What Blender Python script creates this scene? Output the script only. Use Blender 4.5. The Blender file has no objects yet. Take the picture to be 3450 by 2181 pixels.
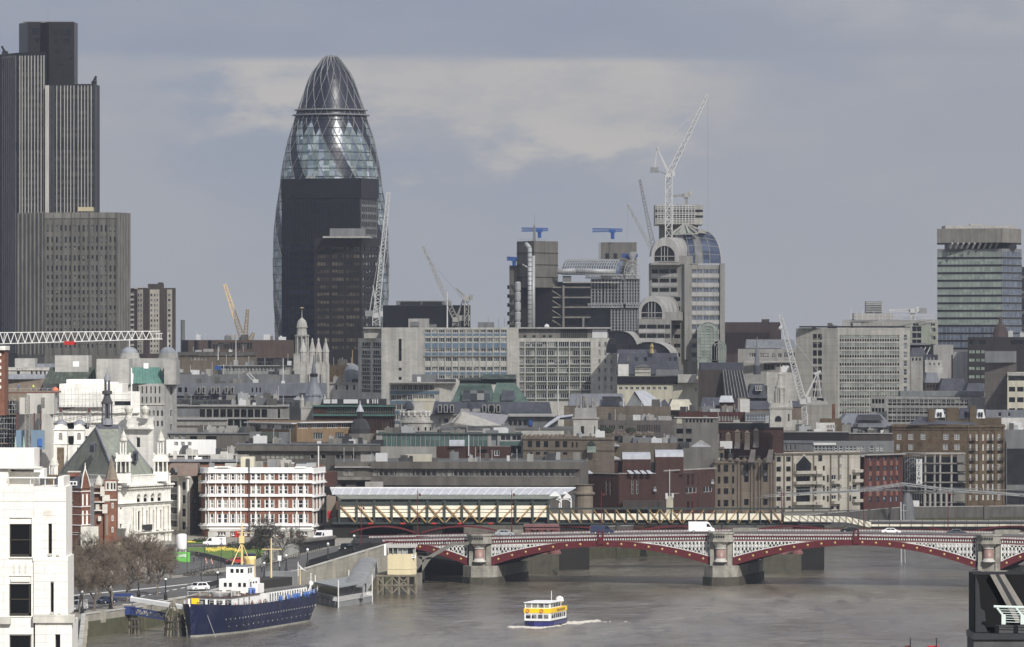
import bpy, bmesh, math, random
from mathutils import Vector
R=random.Random(7)
S=bpy.context.scene
COL=S.collection
F,CX,HY,CH=19000.,1725.,1146.,56.
cam=bpy.data.objects.new('camera',bpy.data.cameras.new('camera'));COL.objects.link(cam)
cam.location=(0,0,CH);cam.rotation_euler=(math.radians(90),0,0)
cam.data.sensor_width=36;cam.data.lens=36*F/3450;cam.data.shift_y=(HY-1090.5)/3450
cam.data.clip_start=5;cam.data.clip_end=40000
S.camera=cam
SUN_EL,SUN_AZ=math.radians(34),math.radians(22)   # azimuth: behind the camera, to the right
sd=Vector((math.sin(SUN_AZ)*math.cos(SUN_EL),-math.cos(SUN_AZ)*math.cos(SUN_EL),math.sin(SUN_EL)))
sl=bpy.data.lights.new('sun','SUN');sl.energy=5.;sl.angle=math.radians(.53);sl.color=(1,.965,.92)
so=bpy.data.objects.new('sun',sl);COL.objects.link(so);so.rotation_euler=sd.to_track_quat('Z','Y').to_euler();so.location=sd*3000
S.view_settings.view_transform='Standard';S.view_settings.look='None';S.view_settings.exposure=0;S.view_settings.gamma=1;S.view_settings.use_curve_mapping=False
S.cycles.max_bounces=6;S.cycles.transparent_max_bounces=8;S.cycles.volume_bounces=0
def srgb(r,g,b):
 f=lambda c:(c/255/12.92) if c/255<=.04045 else ((c/255+.055)/1.055)**2.4
 return (f(r),f(g),f(b),1)
W=bpy.data.worlds.new('World');S.world=W;W.use_nodes=True
nt=W.node_tree;nt.nodes.clear();N=nt.nodes.new;L=nt.links.new
def mth(op,a,b=None,c=None,clamp=False,t=None):
 t=t or nt;n=t.nodes.new('ShaderNodeMath');n.operation=op;n.use_clamp=clamp
 for i,v in enumerate((a,b,c)):
  if v is None: continue
  if isinstance(v,(int,float)): n.inputs[i].default_value=v
  else: t.links.new(v,n.inputs[i])
 return n.outputs[0]
def mrange(v,a,b,c=0.,d=1.,t=None,smooth=True):
 t=t or nt;n=t.nodes.new('ShaderNodeMapRange');n.interpolation_type='SMOOTHSTEP' if smooth else 'LINEAR'
 t.links.new(v,n.inputs[0])
 for i,x in enumerate((a,b,c,d)): n.inputs[i+1].default_value=x
 return n.outputs[0]
def mixc(f,a,b,t=None,bt='MIX'):
 t=t or nt;n=t.nodes.new('ShaderNodeMix');n.data_type='RGBA';n.blend_type=bt
 for s,v in ((0,f),(6,a),(7,b)):
  if isinstance(v,(int,float)): n.inputs[s].default_value=v
  elif isinstance(v,tuple): n.inputs[s].default_value=v
  else: t.links.new(v,n.inputs[s])
 return n.outputs[2]
sky=N('ShaderNodeTexSky');sky.sky_type='NISHITA';sky.sun_disc=False;sky.sun_elevation=SUN_EL;sky.sun_rotation=math.pi-SUN_AZ
tc=N('ShaderNodeTexCoord');sx=N('ShaderNodeSeparateXYZ');L(tc.outputs['Generated'],sx.inputs[0])
hor=mth('SQRT',mth('ADD',mth('MULTIPLY',sx.outputs[0],sx.outputs[0]),mth('MULTIPLY',sx.outputs[1],sx.outputs[1])))
el=mth('DIVIDE',sx.outputs[2],mth('MAXIMUM',hor,.02))         # tan of elevation
az=mth('ARCTAN2',sx.outputs[0],sx.outputs[1])
cmb=N('ShaderNodeCombineXYZ');L(mth('MULTIPLY',az,1.),cmb.inputs[0]);L(mth('MULTIPLY',el,2.6),cmb.inputs[1])
def wn(scale,det,rough,off=0):
 n=N('ShaderNodeTexNoise');n.noise_dimensions='3D';n.inputs['Scale'].default_value=scale;n.inputs['Detail'].default_value=det;n.inputs['Roughness'].default_value=rough
 m=N('ShaderNodeVectorMath');m.operation='ADD';m.inputs[1].default_value=(off,off*.7,off*.3);L(cmb.outputs[0],m.inputs[0]);L(m.outputs[0],n.inputs['Vector']);return n.outputs[0]
n1=wn(14,6,.55,3.1);n2=wn(42,7,.6,1.3);n3=wn(5,3,.5,8.2)
base=mixc(mrange(n1,.35,.68),srgb(150,159,178),srgb(169,172,181))
base=mixc(mth('MULTIPLY',mrange(el,.0495,.0515),.45),base,srgb(146,154,175))
base=mixc(mrange(el,0.,.05,.85,0.),base,srgb(167,171,180))
base=mixc(mth('MULTIPLY',mrange(az,-.02,.1),.55),base,srgb(172,173,180))
n4=wn(95,5,.62,5.5);wob=mth('MULTIPLY',mth('ADD',mth('SUBTRACT',n2,.5),mth('MULTIPLY',mth('SUBTRACT',n4,.5),.45)),.036)
e2=mth('ADD',el,wob)
top=mrange(el,.0505,.0488);
azc=mth('SUBTRACT',1.,mth('ABSOLUTE',mth('DIVIDE',mth('SUBTRACT',az,-.010),.060)),clamp=True)
lowe=mth('SUBTRACT',.0425,mth('MULTIPLY',mrange(mth('ABSOLUTE',mth('SUBTRACT',az,.004)),.05,0.),.0075))
bot=mrange(mth('SUBTRACT',e2,lowe),-.007,.004)
m=mth('MULTIPLY',mth('MULTIPLY',top,bot),mrange(azc,0.,.45))
m=mth('MULTIPLY',m,mrange(mth('ADD',mth('MULTIPLY',n2,.6),mth('MULTIPLY',n4,.4)),.38,.58,.35,1.))
base=mixc(mth('MULTIPLY',m,.85),base,srgb(200,195,190))
far=mth('MULTIPLY',mrange(el,.0515,.057),mth('MULTIPLY',mrange(az,.02,.08),mrange(n2,.35,.6)))
base=mixc(mth('MULTIPLY',far,.5),base,srgb(190,188,190))
veil=mth('MULTIPLY',mrange(el,.051,.049),mth('MULTIPLY',mrange(el,.02,.045),mrange(n1,.4,.62)))
base=mixc(mth('MULTIPLY',veil,.45),base,srgb(178,177,182))
hs=N('ShaderNodeVectorMath');hs.operation='SCALE';L(sky.outputs[0],hs.inputs[0]);hs.inputs['Scale'].default_value=.08
gaps=mth('MULTIPLY',mrange(n3,.5,.7),mrange(el,.25,.8))
full=mixc(mth('ADD',mth('MULTIPLY',gaps,.5),.04),base,hs.outputs[0])
bg=N('ShaderNodeBackground');L(full,bg.inputs[0]);bg.inputs[1].default_value=.98
ow=N('ShaderNodeOutputWorld');L(bg.outputs[0],ow.inputs[0])
def dsat(c,s):
 l=.3*c[0]+.59*c[1]+.11*c[2];return tuple(l+(v-l)*s for v in c)
def M(name,rgb,rough=.85,var=.12,sc=.25,streak=.17,metal=0.,spec=.3,bump=0.,course=0.,c2=None,c2f=(.5,.7),c2s=.4,sat=.66):
 m=bpy.data.materials.new(name);m.use_nodes=True;t=m.node_tree;b=t.nodes['Principled BSDF']
 rgb=dsat(rgb,sat);c2=c2 and dsat(c2,sat);c=srgb(*rgb);g=t.nodes.new('ShaderNodeNewGeometry')
 def noise(s,d,vs=(1,1,1)):
  mp=t.nodes.new('ShaderNodeMapping');mp.inputs['Scale'].default_value=vs;t.links.new(g.outputs['Position'],mp.inputs[0])
  n=t.nodes.new('ShaderNodeTexNoise');n.inputs['Scale'].default_value=s;n.inputs['Detail'].default_value=d;t.links.new(mp.outputs[0],n.inputs['Vector']);return n.outputs[0]
 col=c;f=mrange(noise(sc,5),.3,.7,1-var,1+var,t,False)
 if streak: f=mth('MULTIPLY',f,mrange(noise(sc*3.5,3,(1,1,.07)),.3,.7,1-streak,1+streak*.7,t,False),t=t)
 f=mth('MULTIPLY',f,mrange(noise(sc*14,2),.3,.7,1-var*.5,1+var*.5,t,False),t=t)
 if course:
  sz=t.nodes.new('ShaderNodeSeparateXYZ');t.links.new(g.outputs['Position'],sz.inputs[0])
  fr=mth('FRACT',mth('DIVIDE',sz.outputs[2],course,t=t),t=t)
  f=mth('MULTIPLY',f,mrange(fr,.0,.18,.86,1.,t),t=t)
  br=mth('ADD',mth('MULTIPLY',mth('FLOOR',mth('DIVIDE',sz.outputs[2],course,t=t),t=t),.37,t=t),mth('DIVIDE',mth('ADD',sz.outputs[0],sz.outputs[1],t=t),course*3,t=t),t=t)
  w=t.nodes.new('ShaderNodeTexWhiteNoise');w.noise_dimensions='2D';cb=t.nodes.new('ShaderNodeCombineXYZ')
  t.links.new(mth('FLOOR',br,t=t),cb.inputs[0]);t.links.new(mth('FLOOR',mth('DIVIDE',sz.outputs[2],course,t=t),t=t),cb.inputs[1]);t.links.new(cb.outputs[0],w.inputs['Vector'])
  f=mth('MULTIPLY',f,mrange(w.outputs[0],0,1,.93,1.06,t,False),t=t)
 if c2: col=mixc(mrange(noise(c2s,5),c2f[0],c2f[1],0.,1.,t),c,srgb(*c2),t)
 cc=t.nodes.new('ShaderNodeCombineXYZ')
 for i in range(3): t.links.new(f,cc.inputs[i])
 t.links.new(mixc(1.,col,cc.outputs[0],t,'MULTIPLY'),b.inputs['Base Color'])
 b.inputs['Roughness'].default_value=rough;b.inputs['Metallic'].default_value=metal;b.inputs['Specular IOR Level'].default_value=spec
 if bump:
  bn=t.nodes.new('ShaderNodeBump');bn.inputs['Strength'].default_value=bump;bn.inputs['Distance'].default_value=.1
  t.links.new(noise(sc*10,4),bn.inputs['Height']);t.links.new(bn.outputs[0],b.inputs['Normal'])
 return m
def GL(name,dark,light,mid=None,rough=.08,cut=.62,cell=2.1,spec=.5,metal=0):
 m=bpy.data.materials.new(name);m.use_nodes=True;t=m.node_tree;b=t.nodes['Principled BSDF']
 g=t.nodes.new('ShaderNodeNewGeometry');s=t.nodes.new('ShaderNodeVectorMath');s.operation='SCALE';s.inputs['Scale'].default_value=1/cell;t.links.new(g.outputs['Position'],s.inputs[0])
 fl=t.nodes.new('ShaderNodeVectorMath');fl.operation='FLOOR';t.links.new(s.outputs[0],fl.inputs[0])
 w=t.nodes.new('ShaderNodeTexWhiteNoise');w.noise_dimensions='3D';t.links.new(fl.outputs[0],w.inputs['Vector'])
 r=t.nodes.new('ShaderNodeValToRGB');e=r.color_ramp.elements;e[0].position=0;e[0].color=srgb(*dark);e[1].position=1;e[1].color=srgb(*light)
 x=r.color_ramp.elements.new(cut);x.color=srgb(*(mid or dark));t.links.new(w.outputs[0],r.inputs[0]);t.links.new(r.outputs[0],b.inputs['Base Color'])
 b.inputs['Roughness'].default_value=rough;b.inputs['Specular IOR Level'].default_value=spec;b.inputs['Metallic'].default_value=metal
 return m
m_stone=M('portland_stone',(196,192,178),course=.6,streak=.18)
m_stone_grey=M('grey_stone',(164,162,154),course=.6,streak=.2)
m_white=M('white_stone',(226,222,210),var=.08,course=.5,streak=.14)
m_whitep=M('white_paint',(228,228,224),rough=.5,var=.04,streak=.06)
m_cream=M('cream_render',(214,205,172),var=.06)
m_conc=M('concrete',(138,133,122),var=.14,streak=.2)
m_concd=M('dark_concrete',(106,102,94),var=.16,streak=.22)
m_concl=M('pale_concrete',(176,173,163),var=.1,streak=.15)
m_slabg=M('grey_cladding',(128,130,130),var=.1)
m_brick=M('red_brick',(128,80,58),sat=.75,var=.16,course=.3,c2=(120,58,40),c2s=1.2)
m_brickd=M('dark_brick',(92,56,46),var=.14,course=.3)
m_brickb=M('brown_brick',(112,92,62),var=.15,course=.3,c2=(100,66,46),c2s=.8)
m_brickr=M('red_clad',(104,54,44),var=.1)
m_tan=M('tan_stone',(128,112,92),var=.12,course=.8)
m_pink=M('salmon_panel',(160,96,78),var=.08)
m_slate=M('slate_roof',(84,86,98),var=.18,course=.35)
m_slateg=M('green_slate_roof',(122,128,112),var=.1,course=.35,c2=(128,132,118))
m_lead=M('lead_roof',(126,130,138),var=.12,rough=.55)
m_zinc=M('zinc_roof',(196,198,202),rough=.5,var=.06,sat=1)
m_copper=M('green_copper',(90,118,104),var=.14,c2=(70,98,82),c2s=.3)
m_copperd=M('dark_green_copper',(66,78,66),var=.14,sat=.6,c2=(84,100,84),c2s=.5)
m_copperb=M('bright_green_copper',(78,134,118),var=.08)
m_felt=M('roof_felt',(104,103,100),var=.22,c2=(130,127,120),c2s=.15,streak=0)
m_feltd=M('dark_roof_felt',(70,70,72),var=.2,c2=(92,92,92),c2s=.2,streak=0)
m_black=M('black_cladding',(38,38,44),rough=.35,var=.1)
m_blackt=M('bronze_black_cladding',(48,42,44),rough=.35,var=.1)
m_dark=M('dark_metal',(46,48,52),rough=.5,var=.1)
m_iron=M('black_iron',(30,32,34),rough=.5,var=.1,streak=0)
m_steel=M('steel',(184,186,184),rough=.4,var=.08,metal=.15)
m_wsteel=M('white_steel',(208,208,204),rough=.5,var=.05,streak=0)
m_gsteel=M('grey_steel',(150,152,150),rough=.5,var=.1,streak=0)
m_ysteel=M('yellow_steel',(255,226,168),sat=1,rough=.5,var=.06,streak=0)
m_ystrut=M('ochre_paint',(158,122,66),sat=.8,rough=.6,var=.1,streak=0)
m_gsteeld=M('dark_green_steel',(48,60,54),rough=.6,var=.12,streak=0)
m_red=M('red_paint',(96,28,34),sat=.8,rough=.45,var=.08,sc=.6,streak=.12)
m_redp=M('pink_red_paint',(128,72,70),rough=.5,var=.08)
m_redb=M('bright_red',(180,34,32),sat=.9,rough=.5,var=.05,streak=0)
m_blue=M('blue_paint',(52,98,176),sat=.85,rough=.5,var=.06,streak=0)
m_bluep=M('blue_panel',(104,130,152),sat=.8,rough=.5,var=.06)
m_greenp=M('olive_green_panel',(82,90,78),rough=.5,var=.08)
m_gold=M('gold_leaf',(214,176,88),rough=.3,metal=.6,var=.04,streak=0)
m_asph=M('asphalt',(86,84,82),var=.14,streak=0,sc=.15,c2=(98,95,90))
m_pave=M('paving',(140,133,118),var=.12,streak=0,c2=(124,118,106))
m_line=M('road_paint',(214,212,204),var=.06,streak=0)
m_grass=M('grass',(88,116,42),sat=.9,var=.2,sc=.6,streak=0,c2=(96,116,48))
m_bark=M('bark',(104,92,78),var=.2,sc=1.5,c2=(134,122,104),c2s=1)
m_twig=M('twigs',(104,92,78),sat=.9,var=.15,streak=0)
m_twigd=M('dark_twigs',(74,70,60),var=.2,streak=0)
m_leafd=M('dark_shrub_leaves',(50,58,34),var=.3,sc=1.5,streak=0)
m_yflow=M('daffodils',(222,196,92),sat=1,var=.1,streak=0)
m_wood=M('weathered_wood',(124,114,92),var=.25,sc=.8,c2=(60,56,42))
m_wall=M('river_wall_stone',(152,145,128),var=.16,course=.9,streak=.08)
m_bshade=M('underbridge_shade_stone',(34,32,28),var=.2)  # near-black stone: the shade under the bridges is put into its colour
m_bw=M('bridge_white_paint',(200,200,194),rough=.5,var=.1,sc=.6,streak=.2)
m_algae=M('tidal_wall_stone',(86,84,56),var=.25,sc=.5,c2=(66,72,40),c2s=.5,course=.7)
m_pierd=M('wet_pier_stone',(74,70,56),var=.3,sc=.5,c2=(52,56,36),c2s=.5)
m_pier=M('pier_granite',(140,136,122),var=.14,course=.7,c2=(118,112,100))
m_granite=M('red_granite',(150,112,100),var=.12,rough=.4)
m_navy=M('navy_hull_paint',(28,34,64),sat=1,rough=.4,var=.14,sc=.4,streak=.3,c2=(44,48,70),c2s=.3)
m_cym=M('cream_yellow_paint',(238,208,136),sat=.9,rough=.5,var=.04)
m_yel=M('yellow_paint',(238,196,34),sat=1,rough=.4,var=.03,streak=0)
m_yellb=M('pale_yellow_render',(212,194,142),var=.05,streak=.08)
m_glass=GL('window_glass',(22,24,28),(160,160,152),(56,61,66))
m_glassd=GL('dark_window_glass',(16,17,20),(60,62,62),(28,29,32),cut=.8)
m_glassb=GL('blinded_window_glass',(40,44,48),(158,164,160),(96,104,106),cut=.5)
m_glassg=GL('green_tint_glass',(128,140,132),(166,176,164),(148,160,148),cut=.5,rough=.15)
m_glassbl=GL('blue_tint_glass',(88,98,114),(124,136,152),(104,114,130),rough=.12)
m_glassdk=GL('dark_curtain_glass',(30,31,38),(56,54,56),(40,40,48),cut=.6,rough=.2)
m_copglass=GL('green_spandrel_glass',(88,112,106),(116,140,132),(100,126,118),rough=.2)
m_dome=M('ribbed_lead',(138,144,152),var=.1,rough=.5)
def X(px,D): return (px-CX)*D/F
def Z(py,D): return CH-(py-HY)*D/F
def PY(z,D): return HY+(CH-z)*F/D
def V(px,py,D): return Vector((X(px,D),D,Z(py,D)))
HP=[(300,3.3),(1093,3.3),(1133,3.5),(1190,4.3),(1226,5.3),(1262,7.2),(1300,8.0),(1400,7.6),(1600,6.2),(1700,5.2),(1850,6.5),(2100,9.),(3200,12.),(9000,12.)]
def H(y):
 for (a,za),(b,zb) in zip(HP,HP[1:]):
  if y<=b: return za+(zb-za)*max(0,(y-a))/(b-a)
 return 12.
def gp(px,py,dz=0):
 D=1200.
 for _ in range(40): D=.5*D+.5*(CH-H(D))*F/(py-HY)
 return Vector((X(px,D),D,H(D)+dz))
def wp(px,py,z):
 D=(CH-z)*F/(py-HY);return Vector((X(px,D),D,z))
OFF={}
def link(o,parent=None):
 COL.objects.link(o)
 if parent is not None: o.parent=parent
 return o
def tag(o,label=None,cat=None,group=None,kind=None):
 if label: o['label']=label
 if cat: o['category']=cat
 if group: o['group']=group
 if kind: o['kind']=kind
 return o
def thing(name,loc,label,cat,group=None):
 o=bpy.data.objects.new(name,None);o.empty_display_size=1;o.location=loc;link(o);OFF[o.name]=Vector(loc)
 return tag(o,label,cat,group)
class MB:
 def __init__(s): s.v=[];s.f=[];s.m=[];s.sm=False
 def face(s,pts,mi=0):
  n=len(s.v);s.v+= [tuple(p) for p in pts];s.f.append(tuple(range(n,n+len(pts))));s.m.append(mi)
 def box(s,x0,x1,y0,y1,z0,z1,mi=0,bottom=True):
  P=[(x0,y0,z0),(x1,y0,z0),(x1,y1,z0),(x0,y1,z0),(x0,y0,z1),(x1,y0,z1),(x1,y1,z1),(x0,y1,z1)]
  n=len(s.v);s.v+=P
  fs=[(0,1,5,4),(1,2,6,5),(2,3,7,6),(3,0,4,7),(4,5,6,7)]+([(3,2,1,0)] if bottom else [])
  s.f+=[tuple(n+i for i in f) for f in fs];s.m+=[mi]*len(fs)
 def obox(s,o,u,L,w,h,out0=0,out1=None,mi=0):
  """box: origin o, along unit u length L, depth from out0 to out1 along outward normal, height h"""
  n=Vector((u.y,-u.x,0));o=Vector(o);a=o+n*out1;b=o+n*out0
  P=[a,a+u*L,b+u*L,b];T=[p+Vector((0,0,h)) for p in P]
  k=len(s.v);s.v+=[tuple(p) for p in P+T]
  fs=[(0,1,5,4),(1,2,6,5),(2,3,7,6),(3,0,4,7),(4,5,6,7),(3,2,1,0)]
  s.f+=[tuple(k+i for i in f) for f in fs];s.m+=[mi]*6
 def sbox(s,px0,px1,ya,yb,D,dep,mi=0):
  s.box(X(px0,D),X(px1,D),D,D+dep,Z(yb,D),Z(ya,D),mi)
 def prism(s,poly,z0,z1,mi=0,mt=None,top=True):
  n=len(poly);k=len(s.v)
  s.v+=[(p[0],p[1],z0) for p in poly]+[(p[0],p[1],z1) for p in poly]
  for i in range(n):
   j=(i+1)%n;s.f.append((k+i,k+j,k+n+j,k+n+i));s.m.append(mi)
  if top: s.f.append(tuple(k+n+i for i in range(n)));s.m.append(mi if mt is None else mt)
 def tube(s,p,q,r,n=4,mi=0,r2=None,caps=True):
  p=Vector(p);q=Vector(q);d=(q-p)
  if d.length<1e-6: return
  d.normalize();a=d.cross(Vector((0,0,1)));
  if a.length<.05: a=d.cross(Vector((0,1,0)))
  a.normalize();b=d.cross(a);k=len(s.v);r2=r if r2 is None else r2
  for c,rr in ((p,r),(q,r2)):
   for i in range(n):
    t=2*math.pi*(i+.5)/n;s.v.append(tuple(c+a*(math.cos(t)*rr)+b*(math.sin(t)*rr)))
  for i in range(n):
   j=(i+1)%n;s.f.append((k+i,k+j,k+n+j,k+n+i));s.m.append(mi)
  if caps: s.f.append(tuple(k+n+i for i in range(n)));s.m.append(mi);s.f.append(tuple(k+i for i in reversed(range(n))));s.m.append(mi)
 def lathe(s,c,prof,n=16,mi=0,sy=1.,a0=0,a1=2*math.pi):
  """prof: list (r,z)"""
  k=len(s.v);full=abs(a1-a0-2*math.pi)<1e-6;m=n if full else n+1
  for r,z in prof:
   for i in range(m):
    t=a0+(a1-a0)*i/n;s.v.append((c[0]+r*math.cos(t),c[1]+r*math.sin(t)*sy,c[2]+z))
  for a in range(len(prof)-1):
   for i in range(n):
    j=(i+1)%m;s.f.append((k+a*m+i,k+a*m+j,k+(a+1)*m+j,k+(a+1)*m+i));s.m.append(mi)
  if full and prof[-1][0]>.01: s.f.append(tuple(k+(len(prof)-1)*m+i for i in range(n)));s.m.append(mi)
 def dome(s,c,r,h,n=20,rings=6,mi=0):
  s.lathe(c,[(r*math.cos(a*math.pi/2/rings)+(0.001 if a==rings else 0),h*math.sin(a*math.pi/2/rings)) for a in range(rings+1)],n,mi)
 def hip(s,x0,x1,y0,y1,z0,z1,ix,iy,mi=0):
  P=[(x0,y0,z0),(x1,y0,z0),(x1,y1,z0),(x0,y1,z0),(x0+ix,y0+iy,z1),(x1-ix,y0+iy,z1),(x1-ix,y1-iy,z1),(x0+ix,y1-iy,z1)]
  n=len(s.v);s.v+=P
  for f in [(0,1,5,4),(1,2,6,5),(2,3,7,6),(3,0,4,7),(4,5,6,7)]: s.f.append(tuple(n+i for i in f));s.m.append(mi)
 def lattice(s,A,B,w0,w1,n,r,mi=0,up=None,sides=4,zz=1):
  A=Vector(A);B=Vector(B);d=(B-A).normalized();a=Vector((0,1,0)) if abs(d.y)<.9 else Vector((1,0,0))
  a=(a-d*a.dot(d)).normalized();b=d.cross(a)
  cs=[(1,1),(1,-1),(-1,-1),(-1,1)] if sides==4 else [(1,.6),(-1,.6),(0,-.8)]
  P=lambda t,c:A+(B-A)*t+(a*c[0]+b*c[1])*((w0+(w1-w0)*t)/2)
  m=len(cs)
  for c in cs: s.tube(P(0,c),P(1,c),r*1.35,4,mi,caps=False)
  for i in range(n):
   for k in range(m):
    c,e=cs[k],cs[(k+1)%m]
    if i%2: c,e=e,c
    s.tube(P(i/n,c),P((i+1)/n,e),r*.8,3,mi,caps=False)
    if zz: s.tube(P((i+1)/n,cs[k]),P((i+1)/n,cs[(k+1)%m]),r*.7,3,mi,caps=False)
 def build(s,name,mats,parent=None,kind=None,label=None,cat=None,group=None,smooth=False):
  if not isinstance(mats,(list,tuple)): mats=[mats]
  off=OFF.get(parent.name,Vector()) if parent else Vector((0,0,0))
  me=bpy.data.meshes.new(name);vs=[(v[0]-off.x,v[1]-off.y,v[2]-off.z) for v in s.v] if off.length else s.v
  o=bpy.data.objects.new(name,me)
  if parent is None and s.v:   # a one-mesh thing gets its origin at its base
   n=len(s.v);c=Vector((sum(v[0] for v in s.v)/n,sum(v[1] for v in s.v)/n,min(v[2] for v in s.v)))
   if kind not in('structure',): vs=[(v[0]-c.x,v[1]-c.y,v[2]-c.z) for v in s.v];o.location=c;off=c
  me.from_pydata(vs,[],s.f)
  for m in mats: me.materials.append(m)
  if len(mats)>1: me.polygons.foreach_set('material_index',s.m)
  if smooth: me.polygons.foreach_set('use_smooth',[True]*len(s.f))
  me.update()
  link(o,parent);OFF[o.name]=Vector(off)
  return tag(o,label,cat,group,kind)
def inst(name,me,loc,rz,parent):
 o=bpy.data.objects.new(name,me);off=OFF.get(parent.name,Vector()) if parent else Vector()
 o.location=Vector(loc)-off;o.rotation_euler=(0,0,rz);link(o,parent);return o
def copy_tree(src,loc,rz=None,label=None,group=None,scale=None):
 r=src.copy();COL.objects.link(r);r.location=loc;OFF[r.name]=Vector(loc)
 if rz is not None: r.rotation_euler=(0,0,rz)
 if scale: r.scale=(scale,)*3
 if label: r['label']=label
 if group: r['group']=group
 for c in list(src.children):
  d=c.copy();COL.objects.link(d);d.parent=r
  for g in list(c.children):
   e=g.copy();COL.objects.link(e);e.parent=d
 return r
WM={}
def style(nv=1,nh=0,t=.08,fm=None,gm=None,dep=.3,arch=False,hb=None): return dict(nv=nv,nh=nh,t=t,fm=fm or m_wsteel,gm=gm or m_glass,dep=dep,arch=arch,hb=hb)
def wmesh(w,h,st,wallm):
 w=round(w,1);h=round(h,1)
 key=(w,h,st['nv'],st['nh'],st['t'],st['fm'].name,st['gm'].name,st['dep'],st['arch'],wallm.name if st['arch'] else 0)
 if key in WM: return WM[key]
 mb=MB();d=st['dep'];t=st['t'];a,b,c,e=-w/2,w/2,-h/2,h/2
 mb.face([(a,d,c),(b,d,c),(b,d,e),(a,d,e)],1)
 def bar(x0,x1,z0,z1):
  y0,y1=d-.12,d-.01
  mb.face([(x0,y0,z0),(x1,y0,z0),(x1,y0,z1),(x0,y0,z1)]);mb.face([(x0,y0,z0),(x0,y0,z1),(x0,y1,z1),(x0,y1,z0)]);mb.face([(x1,y0,z1),(x1,y0,z0),(x1,y1,z0),(x1,y1,z1)]);mb.face([(x0,y0,z1),(x1,y0,z1),(x1,y1,z1),(x0,y1,z1)])
 if t>0:
  bar(a,a+t,c,e);bar(b-t,b,c,e);bar(a+t,b-t,c,c+t);bar(a+t,b-t,e-t,e)
  for i in range(st['nv']): x=a+w*(i+1)/(st['nv']+1);bar(x-t/2,x+t/2,c+t,e-t)
  for i in range(st['nh']): z=c+h*(i+1)/(st['nh']+1);bar(a+t,b-t,z-t/2,z+t/2)
 if st['arch']:
  r=w/2;n=8;zc=e-r
  for i in range(n):
   t0,t1=math.pi*i/n,math.pi*(i+1)/n
   p0=(r*math.cos(t0),zc+r*math.sin(t0));p1=(r*math.cos(t1),zc+r*math.sin(t1))
   q0=(b if t0<math.pi/2 else a,e);q1=(b if t1<=math.pi/2 else a,e)
   pts=[(p0[0],.01,p0[1]),(p1[0],.01,p1[1])]
   mb.face([(p0[0],.01,p0[1]),(p0[0],.01,e),(p1[0],.01,e),(p1[0],.01,p1[1])],2)
   mb.face([(p0[0],.01,p0[1]),(p1[0],.01,p1[1]),(p1[0],d,p1[1]),(p0[0],d,p0[1])],2)
 me=bpy.data.meshes.new('window');me.from_pydata(mb.v,[],mb.f)
 for m in (st['fm'],st['gm'],wallm): me.materials.append(m)
 me.polygons.foreach_set('material_index',mb.m);me.update();WM[key]=me;return me
def G(a,b,n,fr=.7):
 w=(b-a)/n;return [(a+w*(i+.5-fr/2),a+w*(i+.5+fr/2)) for i in range(n)]
def RW(y0,step,n,h): return [(y0+i*step,y0+i*step+h) for i in range(n)]
class Face:
 def __init__(s,p0,p1,z0,z1):
  s.p0=Vector((p0[0],p0[1],0));s.p1=Vector((p1[0],p1[1],0));d=s.p1-s.p0;s.L=d.length;s.u=d.normalized();s.n=Vector((s.u.y,-s.u.x,0));s.z0=z0;s.z1=z1;s.holes=[];s.rz=math.atan2(s.u.y,s.u.x)
 def up(s,px):
  k=(px-CX)/F;return (k*s.p0.y-s.p0.x)/(s.u.x-k*s.u.y)
 def zp(s,py,u=None):
  u=s.L/2 if u is None else u;return Z(py,s.p0.y+s.u.y*u)
 def pt(s,u,z,o=0):
  p=s.p0+s.u*u+s.n*o;return Vector((p.x,p.y,z))
PM={}
def boxmesh(w,h,d,m,name='panel'):
 k=(round(w,2),round(h,2),round(d,2),m.name)
 if k not in PM:
  mb=MB();mb.box(-w/2,w/2,-d,0.05,-h/2,h/2);me=bpy.data.meshes.new(name);me.from_pydata(mb.v,[],mb.f);me.materials.append(m);me.update();PM[k]=me
 return PM[k]
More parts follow.
